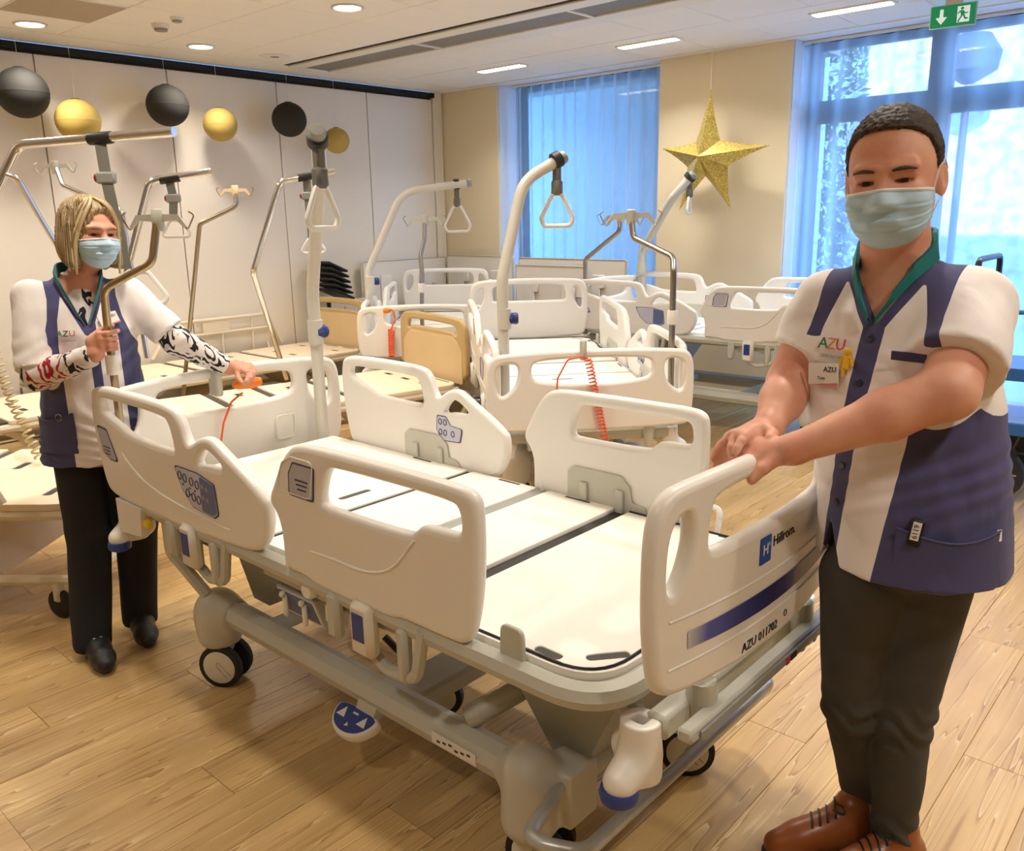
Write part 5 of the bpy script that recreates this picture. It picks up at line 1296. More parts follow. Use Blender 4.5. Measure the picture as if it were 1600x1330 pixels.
# ------------------------------------------------------------------ folded tables, chairs, trolley
M_TBL = mat('table_white', (232, 226, 214), 0.45); M_EDGE = mat('table_edge', (196, 188, 170), 0.5)
def folded_table(label, c, l, h, rz, th=0.045):
    t = thing('folded_table', label, 'folding table', (c[0], c[1], 0), rz, 'folded tables standing on edge')
    MB().box((0, 0, h/2+0.02), (l, th, h), b=0.006).build('table_top', M_TBL, t)
    MB().tube([V3(p) for p in fillet([(-l/2, -th/2, 0.02), (l/2, -th/2, 0.02), (l/2, -th/2, h+0.02), (-l/2, -th/2, h+0.02)], 0.01, 2, True)], 0.006, 5, closed=True).build('edge_band', M_EDGE, t)
    for x in (-l*0.27, l*0.25):
        MB().box((x, -th/2-0.012, h*0.62), (0.10, 0.02, h*0.55), b=0.006).build('folded_leg', M_PAPER, t)
        MB().box((x+0.07, -th/2-0.012, h*0.84), (0.06, 0.03, 0.13), b=0.01).build('hinge_clip', M_WHITE, t)
        MB().lathe([(0.0, 0.004), (0.012, 0.004), (0.012, 0.0)], (x+0.06, -th/2-0.028, h*0.70), (0, -1, 0), 10).build('clip_pin', M_DARK, t)
    return t
folded_table('white folded table leaning upright against the partition, first from the corner', (-6.87, 5.98, 0), 1.15, 1.15, R(90))
folded_table('white folded table standing in the corner behind the small drip stand', (-6.33, 6.56, 0), 0.92, 1.17, R(2))
folded_table('long white folded table standing upright before the left window', (-5.15, 6.60, 0), 1.3, 1.16, 0)
folded_table('short white folded table standing in front of the long one', (-5.28, 6.45, 0), 0.85, 1.10, R(1))

def stack_chair(label, loc, rz, m_seat, n=1):
    for k in range(n):
        t = thing('stacking_chair', label, 'chair', (loc[0], loc[1], loc[2]+0.10*k), rz, 'chairs along the partition')
        me = plate_mesh([[p[:2] for p in fillet([(-0.21, -0.2, 0), (0.21, -0.2, 0), (0.22, 0.2, 0), (-0.22, 0.2, 0)], 0.05, 4, True)]], 0.02, 0.006); map_mesh(me, lambda p: p+V3((0, 0, 0.45))); obj('seat', me, m_seat, t)
        me = plate_mesh([[p[:2] for p in fillet([(-0.20, 0.0, 0), (0.20, 0.0, 0), (0.21, 0.32, 0), (-0.21, 0.32, 0)], 0.05, 4, True)]], 0.016, 0.005); map_mesh(me, lambda p: V3((p[0], 0.22+p[1]*0.15+p[2], 0.55+p[1]))); obj('backrest', me, m_seat, t)
        for s in (-1, 1):
            MB().tube(fillet([(s*0.2, -0.2, 0.0), (s*0.2, -0.18, 0.44), (s*0.2, 0.18, 0.44)], 0.04, 4), 0.010, 6).build('leg', M_CHROME, t)
            MB().tube(fillet([(s*0.2, 0.24, 0.0), (s*0.2, 0.18, 0.44), (s*0.2, 0.26, 0.85)], 0.05, 4), 0.010, 6).build('leg', M_CHROME, t)
M_CHG = mat('chair_grey', (150, 138, 116), 0.6); M_CHS = mat('chair_sage', (120, 138, 116), 0.6); M_CHW = mat('chair_white', (226, 224, 218), 0.5)
stack_chair('grey chair by the partition behind the woman\'s shoulder', (-6.69, 2.36, 0), R(-90), M_CHG)
stack_chair('sage green chair against the partition left of the woman', (-6.68, 1.60, 0), R(-90), M_CHS)
stack_chair('white shell chair beside the ivory pole at the partition', (-6.66, 5.03, 0.0), R(-90), M_CHW)
for k, w_ in enumerate(('lowest', 'second lowest', 'third lowest', 'third highest', 'second highest', 'topmost')):
    tag(MB().box((0, 0, 0), (0.30, 0.24, 0.022), b=0.008, rot=Matrix.Rotation(R(-24), 3, 'X')).build('folded_chair', M_BLACK, loc=(-6.74, 4.98-0.012*k, 0.90+0.052*k)), 'black folded chair shell, %s of the fanned stack beside the white chair' % w_, 'chair', 'fanned stack of black chairs')
tag(MB().tube([(0, 0, 0.005), (0, 0, 0.86)], 0.02, 8).box((0, 0, 0.012), (0.12, 0.2, 0.02), b=0.005).build('stack_stand', M_BLACK, loc=(-6.88, 4.99, 0)), 'thin black stand under the fanned stack of black chairs', 'stand')

# blue trolley with potted plants behind the man
tr_ = thing('plant_trolley', 'blue metal two-tier trolley with large black wheels behind the man', 'trolley', (-0.50, 5.45, 0), R(2))
M_TRB = mat('trolley_blue', (36, 98, 170), 0.4); M_TRS = mat('trolley_shelf', (140, 150, 200), 0.4)
for z, mm in ((0.42, M_TRS), (0.72, M_TRB)):
    MB().box((0, 0, z), (1.5, 0.6, 0.03), b=0.005).build('shelf', mm, tr_)
    MB().box((0, -0.30, z+0.0), (1.52, 0.03, 0.07), b=0.005).build('shelf_edge', M_TRB, tr_)
for sx in (-0.74, 0.74):
    MB().tube(fillet([(sx, -0.28, 0.35), (sx, -0.28, 1.32), (sx, 0.28, 1.32), (sx, 0.28, 0.35)], 0.06, 5), 0.017, 8).build('push_handle', mat('trolley_dark', (28, 40, 62), 0.4), tr_)
MB().tube([(-0.74, -0.28, 1.05), (0.74, -0.28, 1.05)], 0.012, 8).build('rail', M_TRB, tr_)
for sx in (-0.55, 0.55):
    for sy in (-0.26, 0.26):
        MB().tube([(sx-0.09, sy, 0.40), (sx, sy, 0.16)], 0.014, 6).build('wheel_strut', M_BLACK, tr_)
        w_ = bpy.data.objects.new('wheel', None); COL.objects.link(w_); w_.parent = tr_; w_.location = (sx, sy, 0.155)
        MB().lathe([(0.11, -0.025), (0.145, -0.03), (0.155, 0), (0.145, 0.03), (0.11, 0.025)], (0, 0, 0), (0, 1, 0), 24).build('tyre', M_TYRE, w_)
        hb_ = MB().lathe([(0.03, -0.03), (0.03, 0.03)], (0, 0, 0), (0, 1, 0), 12)
        for a in range(5): hb_.tube([(0.02*math.cos(a*1.2566), -0.015, 0.02*math.sin(a*1.2566)), (0.115*math.cos(a*1.2566), -0.015, 0.115*math.sin(a*1.2566))], 0.014, 6)
        hb_.tube([(0.112*math.cos(a), -0.012, 0.112*math.sin(a)) for a in np.linspace(0, 2*math.pi, 20, endpoint=False)], 0.01, 6, closed=True)
        hb_.build('rim', mat('rim_grey', (110, 104, 98), 0.4, 0.5), w_)
for k, (px_, z_, lab) in enumerate(((-0.2, 0.735, 'dark green leafy potted plant on the upper trolley shelf'), (0.35, 0.735, 'dark green potted plant at the right of the trolley shelf'))):
    pt = thing('potted_plant', lab, 'plant', (-0.50+px_, 5.42, z_), group='plants on the trolley')
    MB().lathe([(0.09, 0.0), (0.12, 0.18), (0.125, 0.19), (0.11, 0.19)], seg=18).build('pot', M_DARK, pt)
    v_, f_ = leaves(170, (0, 0, 0.38), (0.26, 0.22, 0.22), 0.06, 40+k); lf = MB(); lf.add(v_, f_); l_ = lf.build('foliage', mat('plant_leaf', (38, 62, 40), 0.5), pt); l_['kind'] = 'stuff'
# dark visitor chair below the star
ch = thing('visitor_chair', 'dark grey upholstered chair at the foot of the bed below the star', 'chair', (-1.62, 6.15, 0), R(10))
MB().box((0, 0, 0.46), (0.46, 0.44, 0.08), b=0.03).build('seat', M_DARK, ch); MB().box((0, 0.2, 0.95), (0.44, 0.06, 0.42), b=0.025).build('backrest', M_DARK, ch)
MB().box((0, 0.215, 0.62), (0.08, 0.03, 0.34), b=0.01).build('back_support', M_DARK, ch)
for sx in (-0.18, 0.18):
    for sy in (-0.17, 0.17): MB().tube([(sx, sy, 0.43), (sx*1.15, sy*1.15, 0)], 0.013, 6).build('leg', M_BLACK, ch)
# low dark cable rail on the floor behind the main bed (base of the neighbouring bed)
def step_mat(name, base_rgb, layers, rough=0.8, bump=0.15, bscale=700, wrinkle=0.0, wscale=9.0):
    """cloth with panels: each layer (attribute, colour) covers where the attribute is positive"""
    m, t, b = node_mat(name); N, Lk = t.nodes.new, t.links.new
    prev = None
    for an, rgb in layers:
        a = N('ShaderNodeAttribute'); a.attribute_name = an
        g = N('ShaderNodeMath'); g.operation = 'GREATER_THAN'; g.inputs[1].default_value = 0.0; Lk(a.outputs['Fac'], g.inputs[0])
        mx = N('ShaderNodeMixRGB'); Lk(g.outputs[0], mx.inputs['Fac']); mx.inputs[2].default_value = (*lin(rgb), 1)
        if prev is None: mx.inputs[1].default_value = (*lin(base_rgb), 1)
        else: Lk(prev.outputs['Color'], mx.inputs[1])
        prev = mx
    if prev is None: b.inputs['Base Color'].default_value = (*lin(base_rgb), 1)
    else: Lk(prev.outputs['Color'], b.inputs['Base Color'])
    b.inputs['Roughness'].default_value = rough; b.inputs['Specular IOR Level'].default_value = 0.2
    b.inputs['Sheen Weight'].default_value = 0.15
    tc = N('ShaderNodeTexCoord'); n = N('ShaderNodeTexNoise'); n.inputs['Scale'].default_value = bscale; Lk(tc.outputs['Object'], n.inputs['Vector'])
    bp = N('ShaderNodeBump'); bp.inputs['Strength'].default_value = bump; bp.inputs['Distance'].default_value = 0.002; Lk(n.outputs['Fac'], bp.inputs['Height'])
    last = bp
    if wrinkle:
        mp = N('ShaderNodeMapping'); mp.inputs['Scale'].default_value = (1, 1, 0.45); Lk(tc.outputs['Object'], mp.inputs['Vector'])
        n2 = N('ShaderNodeTexNoise'); n2.inputs['Scale'].default_value = wscale; n2.inputs['Detail'].default_value = 2; n2.inputs['Distortion'].default_value = 0.8; Lk(mp.outputs[0], n2.inputs['Vector'])
        b2 = N('ShaderNodeBump'); b2.inputs['Strength'].default_value = wrinkle; b2.inputs['Distance'].default_value = 0.03
        Lk(n2.outputs['Fac'], b2.inputs['Height']); Lk(bp.outputs['Normal'], b2.inputs['Normal']); last = b2
    Lk(last.outputs['Normal'], b.inputs['Normal'])
    return m

def skin_mat(name, rgb, rosy):
    m, t, b = node_mat(name); N, Lk = t.nodes.new, t.links.new
    tc = N('ShaderNodeTexCoord'); n = N('ShaderNodeTexNoise'); n.inputs['Scale'].default_value = 14; n.inputs['Detail'].default_value = 5; Lk(tc.outputs['Object'], n.inputs['Vector'])
    rp = N('ShaderNodeValToRGB'); rp.color_ramp.elements[0].position = 0.35; rp.color_ramp.elements[1].position = 0.7
    rp.color_ramp.elements[0].color = (*lin(rgb), 1); rp.color_ramp.elements[1].color = (*lin(rosy), 1); Lk(n.outputs['Fac'], rp.inputs['Fac']); Lk(rp.outputs['Color'], b.inputs['Base Color'])
    b.inputs['Roughness'].default_value = 0.5; b.inputs['Subsurface Weight'].default_value = 0.12; b.inputs['Subsurface Radius'].default_value = (0.012, 0.004, 0.002); b.inputs['Subsurface Scale'].default_value = 0.5
    n2 = N('ShaderNodeTexNoise'); n2.inputs['Scale'].default_value = 260; Lk(tc.outputs['Object'], n2.inputs['Vector'])
    bp = N('ShaderNodeBump'); bp.inputs['Strength'].default_value = 0.08; bp.inputs['Distance'].default_value = 0.002; Lk(n2.outputs['Fac'], bp.inputs['Height']); Lk(bp.outputs['Normal'], b.inputs['Normal'])
    return m
def hair_mat(name, stops, sx, sz, rough=0.5):
    m, t, b = node_mat(name); N, Lk = t.nodes.new, t.links.new
    a = N('ShaderNodeAttribute'); a.attribute_name = 'strand'
    n = N('ShaderNodeTexNoise'); n.noise_dimensions = '1D'; n.inputs['Scale'].default_value = sx; n.inputs['Detail'].default_value = 6; Lk(a.outputs['Fac'], n.inputs['W'])
    rp = N('ShaderNodeValToRGB'); el = rp.color_ramp.elements
    el[0].position, el[0].color = stops[0][0], (*lin(stops[0][1]), 1); el[1].position, el[1].color = stops[-1][0], (*lin(stops[-1][1]), 1)
    for p, c in stops[1:-1]: q = el.new(p); q.color = (*lin(c), 1)
    Lk(n.outputs['Fac'], rp.inputs['Fac']); Lk(rp.outputs['Color'], b.inputs['Base Color']); b.inputs['Roughness'].default_value = rough
    bp = N('ShaderNodeBump'); bp.inputs['Strength'].default_value = 0.5; bp.inputs['Distance'].default_value = 0.004; Lk(n.outputs['Fac'], bp.inputs['Height']); Lk(bp.outputs['Normal'], b.inputs['Normal'])
    return m

def axes(fwd, up=(0, 0, 1), roll=0.0):
    f_ = V3(fwd)/np.linalg.norm(fwd); x = np.cross(f_, V3(up)); x /= np.linalg.norm(x); z = np.cross(x, f_)
    c, s = math.cos(roll), math.sin(roll); x, z = c*x+s*z, -s*x+c*z
    # columns: left, forward, up  (left = -right)
    return np.stack([-x, f_, z], 1)

def head_prims(sdf, Rm, t, sc=1.0, female=False):
    def A(prim, k=0.012): sdf.add(xf(prim, Rm, t), k)
    def S_(prim, k=0.004): sdf.sub(xf(prim, Rm, t), k)
    s = sc
    A(ell((0, -0.014*s, 0.034*s), V3((0.077, 0.097, 0.088))*s), 0.0)
    A(ell((0, 0.028*s, -0.022*s), V3((0.067, 0.066, 0.085))*s), 0.03)
    A(ell((0, 0.042*s, -0.078*s), V3((0.050 if not female else 0.043, 0.046, 0.040))*s), 0.03)
    for q in (-1, 1):
        A(ell((q*0.037*s, 0.064*s, -0.030*s), V3((0.026, 0.024, 0.027))*s), 0.02)
        A(rcone((q*0.012*s, 0.089*s, 0.024*s), (q*0.046*s, 0.076*s, 0.024*s), 0.0105*s), 0.014)
        A(ell((q*0.080*s, -0.012*s, -0.008*s), V3((0.008, 0.019, 0.032))*s, np.array(Matrix.Rotation(q*0.35, 3, 'Z'))), 0.006)
        A(rcone((q*0.066*s, -0.006*s, -0.02*s), (q*0.080*s, -0.010*s, -0.012*s), 0.011*s), 0.008)
    A(rcone((0, 0.088*s, 0.014*s), (0, 0.110*s, -0.030*s), 0.009*s, 0.0135*s), 0.014)
    for q in (-1, 1): A(ell((q*0.013*s, 0.100*s, -0.034*s), V3((0.010, 0.011, 0.009))*s), 0.008)
    A(rcone((-0.018*s, 0.088*s, -0.068*s), (0.018*s, 0.088*s, -0.068*s), 0.010*s), 0.012)
    for q in (-1, 1):
        S_(ell((q*0.033*s, 0.108*s, 0.006*s), V3((0.024, 0.022, 0.011))*s), 0.016)
        A(rcone((q*0.018*s, 0.0865*s, 0.0135*s), (q*0.046*s, 0.0765*s, 0.0115*s), 0.0055*s), 0.007)
        A(rcone((q*0.020*s, 0.083*s, -0.012*s), (q*0.046*s, 0.075*s, -0.012*s), 0.007*s), 0.008)
        S_(ell((q*0.032*s, 0.086*s, 0.001*s), V3((0.0165, 0.020, 0.0040 if not female else 0.0048))*s), 0.002)
        S_(ell((q*0.088*s, -0.008*s, -0.006*s), V3((0.006, 0.010, 0.018))*s), 0.005)
def eyes(parent, Rm, t, sc, base, iris):
    for q in (-1, 1):
        c = Rm@(V3((q*0.032, 0.0680, 0.001))*sc)+V3(t)
        e = MB(); e.ball((0, 0, 0), 0.0125*sc, 16, 10)
        eo = e.build('eye', mat('eye_white', (196, 180, 172), 0.25), parent, loc=tuple(c-V3(base)), smooth=180)
        f_ = Rm[:, 1]; MB().lathe([(0.0, 0.0012), (0.0066*sc, 0.0006), (0.007*sc, -0.001)], f_*0.0122*sc, f_, 14).build('iris', mat(iris, (52, 34, 24), 0.2), eo)
def brows(parent, Rm, t, sc, base, m, sd):
    for q in (-1, 1):
        pts = []
        for u in np.linspace(0, 1, 7):
            x = q*(0.015+0.038*u); z = 0.0205+0.004*math.sin(u*2.6)-0.003*u
            o = Rm@(V3((x, 0.16, z))*sc)+V3(t); pts.append(sd.hit(o, -Rm[:, 1], 0.14, 280)-V3(base)+Rm[:, 1]*0.001)
        MB().tube(pts, [0.0022, 0.0036, 0.0042, 0.0042, 0.0036, 0.0026, 0.0013], 6).build('eyebrow', m, parent)
def face_mask(parent, sd, Rm, t, sc, base, width=1.2, lift=0.0):
    nu, nv = 41, 41; th = np.linspace(-width, width, nu); vv = np.linspace(0, 1, nv)
    rr = np.zeros((nv, nu)); dirs = np.zeros((nv, nu, 3)); org = np.zeros((nv, nu, 3))
    for i, v in enumerate(vv):
        for j, a in enumerate(th):
            zt = (-0.010+lift-0.012*abs(a)/width)*sc; zb = (-0.118+0.030*(abs(a)/width)**2.2)*sc
            z = zt*(1-v)+zb*v
            o = V3((0, 0.005*sc, z)); d = V3((math.sin(a), math.cos(a), 0)); org[i, j] = o; dirs[i, j] = d
    O = (org.reshape(-1, 3)@Rm.T)+V3(t); D = dirs.reshape(-1, 3)@Rm.T
    tt = np.linspace(0.03, 0.17, 90)*sc; last = np.full(len(O), 0.05*sc)
    for q in tt:
        ins = sd(O+D*q) < 0; last[ins] = q
    rr = last.reshape(nv, nu)
    for _ in range(14):
        p = np.pad(rr, 1, mode='edge'); sm = (p[:-2, 1:-1]+p[2:, 1:-1]+p[1:-1, :-2]+p[1:-1, 2:]+4*rr)/8; rr = np.maximum(sm, last.reshape(nv, nu)*0.96)
    for _ in range(3):
        p = np.pad(rr, 1, mode='edge'); rr = np.maximum((p[:-2, 1:-1]+p[2:, 1:-1]+p[1:-1, :-2]+p[1:-1, 2:]+rr)/5, last.reshape(nv, nu)+0.0005)
    puff = np.sin(np.linspace(0, 1, nv)*math.pi)[:, None]*np.cos(th*1.1/width)[None, :]
    rr = rr+0.003*sc+0.011*sc*np.maximum(puff, 0)
    for k_, v0 in enumerate((0.28, 0.48, 0.68)):
        w = np.maximum(0, 1-np.abs(vv-v0-0.02*np.sin(3*th[:, None].T)[0].mean())/0.05)[:, None]*np.ones((1, nu))
        rr += 0.0065*sc*np.clip((vv[:, None]-v0)/0.05, -1, 1)*w*np.cos(th*0.7)[None, :]
    P = O.reshape(nv, nu, 3)+D.reshape(nv, nu, 3)*rr[:, :, None]-V3(base)
    vs = P.reshape(-1, 3); N_ = D*0.0016; fs = []
    for i in range(nv-1):
        for j in range(nu-1):
            a = i*nu+j; fs.append((a, a+nu, a+nu+1, a+1))
    M_ = len(vs); allv = list(vs)+list(vs-N_)
    f2 = [tuple(x+M_ for x in f[::-1]) for f in fs]
    mk = MB(); mk.add(allv, fs+f2)
    mo = mk.build('face_mask', mat('mask_blue', (186, 218, 238), 0.75, bump=0.1, bscale=500), parent, smooth=180)
    MB().tube([P[0, j]*0.97+P[1, j]*0.03 for j in range(nu)], 0.0034*sc, 6).build('mask_top_band', mat('mask_white', (232, 234, 236), 0.7), mo)
    for s_ in (0, -1):
        MB().tube([P[i, s_] for i in range(nv)], 0.0022*sc, 6).build('mask_side_band', MATS['mask_white'], mo)
        q = -1 if s_ == 0 else 1
        ear = lambda x, y, z: Rm@(V3((q*x, y, z))*sc)+V3(t)-V3(base)
        MB().tube([P[1, s_], ear(0.080, 0.015, 0.015), ear(0.087, -0.004, 0.026), ear(0.088, -0.026, 0.010), ear(0.080, -0.03, -0.02)], 0.0013, 5).build('ear_loop', MATS['mask_white'], mo)
        MB().tube([P[-4, s_], ear(0.078, 0.012, -0.045), ear(0.080, -0.02, -0.040)], 0.0013, 5).build('ear_loop', MATS['mask_white'], mo)
    return mo
def hand(sdf, wrist, knuckles, fingers, thumb, r=0.0088, rw=0.026):
    """knuckles: 4 points; fingers: list of point chains after the knuckle; thumb chain from the side of the palm"""
    w = V3(wrist)
    for i, kn in enumerate(knuckles):
        sdf.add(rcone(w*0.8+V3(kn)*0.2, kn, rw*0.62, r*1.35), 0.014)
    for kn, k2 in zip(knuckles[:-1], knuckles[1:]): sdf.add(rcone(kn, k2, r*1.2), 0.008)
    for kn, ch in zip(knuckles, fingers):
        pts = [V3(kn)]+[V3(p) for p in ch]
        for i, (a, b) in enumerate(zip(pts[:-1], pts[1:])):
            sdf.add(rcone(a, b, r*(1.10-0.08*i), r*(1.04-0.08*i)), 0.0035)
    pts = [V3(p) for p in thumb]
    for i, (a, b) in enumerate(zip(pts[:-1], pts[1:])):
        sdf.add(rcone(a, b, r*(1.5-0.22*i), r*(1.28-0.16*i)), 0.010 if i == 0 else 0.004)
def sleeve(S0, E0, r0, r1, at):
    fn, c, r = rcone(S0, E0, r0, r1); d = (E0-S0)/np.linalg.norm(E0-S0); e = S0+(E0-S0)*at
    return (lambda P: np.maximum(fn(P), (P-e)@d)), c, r
def decal_on(sd, o, d, me, up, base, off=0.0015, parent=None, name='decal', m=None, roll=0):
    p = sd.hit(o, d); n = sd.normal(p[None])[0]; u = V3(up)-n*(V3(up)@n); u /= np.linalg.norm(u); x = np.cross(u, n)
    if roll: x, u = math.cos(roll)*x+math.sin(roll)*u, -math.sin(roll)*x+math.cos(roll)*u
    map_mesh(me, lambda q: p+n*(off+q[2])+x*q[0]+u*q[1]-V3(base))
    return obj(name, me, m, parent, smooth=0)
def wrinkles(scale, amp, seed, zs=0.5):
    def fn(V):
        return np.array([amp*mnoise.noise(Vector((p[0]*scale+seed, p[1]*scale, p[2]*scale*zs))) + amp*0.5*mnoise.noise(Vector((p[0]*scale*2.3, p[1]*scale*2.3+seed, p[2]*scale*2.0*zs+p[0]*9))) for p in V])
    return fn
C_WHITE, C_NAVY, C_TEAL = (240, 234, 232), (78, 78, 118), (24, 112, 112)
M_TUNIC = step_mat('tunic_cloth', C_WHITE, [('navy', C_NAVY), ('teal', C_TEAL)], wrinkle=0.25)
M_NAVYC = step_mat('navy_cloth', C_NAVY, [])
M_TEALC = step_mat('teal_cloth', C_TEAL, [])

# ================================================================== the man
MBASE = V3((-0.57, 1.95, 0))
man = thing('person', 'person in white and navy short-sleeved tunic and dark jeans, hands on the footboard', 'person', tuple(MBASE), group='people at the main bed')
M_SKIN = skin_mat('skin_man', (226, 172, 146), (214, 146, 122))
HM = axes((0.16, -0.975, -0.10), roll=R(-4)); HT = V3((-0.598, 1.795, 1.655)); HS = 1.06
body = Sdf()
CX = -0.598
body.add(loft([(0.86, -0.53, 1.89, 0.115, 0.085), (0.95, -0.535, 1.89, 0.125, 0.095), (1.10, -0.55, 1.89, 0.150, 0.120), (1.25, -0.58, 1.89, 0.170, 0.120), (1.36, CX, 1.885, 0.175, 0.105), (1.44, CX, 1.875, 0.13, 0.075), (1.49, CX, 1.868, 0.065, 0.06)]), 0.0)
body.add(rcone((CX, 1.872, 1.45), (-0.598, 1.815, 1.60), 0.070, 0.064), 0.03)
head_prims(body, HM, HT, HS)
# arms
LS, LE, LW = V3((-0.452, 1.895, 1.405)), V3((-0.4362, 1.7141, 1.2618)), V3((-0.6779, 1.5921, 1.1342))
RS, RE, RW = V3((-0.738, 1.865, 1.405)), V3((-0.7839, 1.8041, 1.2243)), V3((-0.7651, 1.6583, 1.1526))
body.add(rcone(LS, LE, 0.066, 0.052), 0.03); body.add(rcone(LE, LE*0.62+LW*0.38, 0.051, 0.049), 0.02); body.add(rcone(LE*0.62+LW*0.38, LW, 0.049, 0.030), 0.02)
body.add(rcone(RS, RE, 0.064, 0.050), 0.03); body.add(rcone(RE, RE*0.6+RW*0.4, 0.050, 0.046), 0.02); body.add(rcone(RE*0.6+RW*0.4, RW, 0.046, 0.030), 0.02)
# left hand over the bar, thumb hanging in front
body.add(rcone(LW, (-0.7297, 1.5884, 1.1179), 0.030, 0.028), 0.015)
hand(body, (-0.7093, 1.5882, 1.1242), [(-0.7915, 1.5914, 1.1273), (-0.7784, 1.5724, 1.1185), (-0.7627, 1.5563, 1.1111), (-0.7428, 1.5451, 1.1065)],
     [[(-0.8221, 1.5946, 1.1159), (-0.8422, 1.5893, 1.0923), (-0.8408, 1.5771, 1.0726)], [(-0.8118, 1.5813, 1.1107), (-0.8284, 1.5806, 1.0911), (-0.8270, 1.5744, 1.0687)],
      [(-0.7975, 1.5713, 1.1043), (-0.8135, 1.5784, 1.0858), (-0.8103, 1.5742, 1.0648)], [(-0.7762, 1.5615, 1.1007), (-0.7923, 1.5690, 1.0835), (-0.7894, 1.5711, 1.0612)]],
     [(-0.7017, 1.5642, 1.1149), (-0.7158, 1.5388, 1.0982), (-0.7319, 1.5238, 1.0759)], r=0.0095, rw=0.034)
# right hand laid over the left
body.add(rcone(RW, (-0.7760, 1.6229, 1.1385), 0.030, 0.027), 0.015)
hand(body, (-0.7697, 1.6385, 1.1475), [(-0.8227, 1.5998, 1.1330), (-0.8048, 1.5846, 1.1432), (-0.7879, 1.5738, 1.1481), (-0.7727, 1.5666, 1.1480)],
     [[(-0.8414, 1.5972, 1.1135), (-0.8524, 1.5940, 1.0923), (-0.8531, 1.5881, 1.0763)], [(-0.8245, 1.5816, 1.1253), (-0.8379, 1.5774, 1.1071), (-0.8412, 1.5683, 1.0888)],
      [(-0.7940, 1.5614, 1.1402), (-0.7903, 1.5471, 1.1288), (-0.7875, 1.5428, 1.1166)], [(-0.7711, 1.5500, 1.1436), (-0.7723, 1.5369, 1.1327), (-0.7731, 1.5337, 1.1252)]],
     [(-0.7538, 1.6220, 1.1588), (-0.7329, 1.6113, 1.1533), (-0.7270, 1.5876, 1.1497)], r=0.0095, rw=0.032)
# legs (under the trousers)
HL, KL, AL = V3((-0.4882, 1.9014, 0.7999)), V3((-0.5065, 1.9008, 0.4738)), V3((-0.5103, 1.9352, 0.0887))
HR, KR, AR = V3((-0.5960, 1.8322, 0.8008)), V3((-0.6125, 1.8707, 0.4623)), V3((-0.6069, 2.0247, 0.0774))
for a, b, c in ((HL, KL, AL), (HR, KR, AR)):
    body.add(rcone(a, b, 0.070, 0.048), 0.03); body.add(rcone(b, c, 0.046, 0.030), 0.02)
sdf_obj('body', body, 0.003, M_SKIN, man, MBASE, smooth=1)
eyes(man, HM, HT, HS, MBASE, 'iris_brown')
M_HAIRM = hair_mat('hair_dark', [(0.3, (38, 28, 22)), (0.7, (70, 52, 40))], 90, 1, 0.6)
brows(man, HM, HT, HS, MBASE, M_HAIRM, body)
face_mask(man, body, HM, HT, HS, MBASE, 1.18)
hair = Sdf(); hair.add(xf(ell((0, -0.014*HS, 0.036*HS), V3((0.083, 0.103, 0.097))*HS), HM, HT), 0)
def hl(P):
    q = (P-HT)@HM/HS; zm = np.interp(q[:, 1], [-0.12, -0.04, -0.005, 0.012, 0.03, 0.055, 0.08], [-0.075, -0.045, -0.025, 0.030, 0.070, 0.090, 0.094])
    return (zm-q[:, 2])*0.75*HS
hair.cut(hl)
def strand_r(V):
    q = (V-HT)@HM; return q[:, 0]*3+q[:, 1]*5+q[:, 2]*1.0
sdf_obj('hair', hair, 0.004, M_HAIRM, man, MBASE, smooth=1, attrs={'strand': strand_r}, disp=lambda V: np.array([0.0035*mnoise.noise(Vector(p*160)) for p in V]))
# tunic
tun = Sdf()
tun.add(loft([(0.845, -0.522, 1.890, 0.198, 0.185), (0.92, -0.525, 1.890, 0.196, 0.180), (1.05, -0.540, 1.890, 0.196, 0.172), (1.20, -0.578, 1.892, 0.206, 0.165), (1.32, CX, 1.89, 0.200, 0.145), (1.39, CX, 1.88, 0.180, 0.118), (1.435, CX, 1.876, 0.145, 0.092), (1.47, CX, 1.873, 0.105, 0.080), (1.495, CX, 1.870, 0.078, 0.070)]), 0.0)
LC = LS*0.30+LE*0.70; RC = RS*0.34+RE*0.66
tun.add(sleeve(LS, LE, 0.078, 0.092, 0.72), 0.045)
tun.add(sleeve(RS, RE, 0.070, 0.074, 0.62), 0.045)
VP_ = 1.372
def vneck(P):
    return np.maximum(np.abs(P[:, 0]-(CX+0.0))-(P[:, 2]-VP_)*0.62, np.maximum(P[:, 1]-1.865, VP_-P[:, 2]))
tun.p.append(((lambda P: vneck(P), V3((CX, 1.78, 1.43)), 0.2), 0.004, -1))
tun.p.append(((rcone((CX, 1.90, 1.40), (-0.598, 1.80, 1.64), 0.073, 0.073)[0], V3((CX, 1.85, 1.52)), 0.25), 0.004, -1))
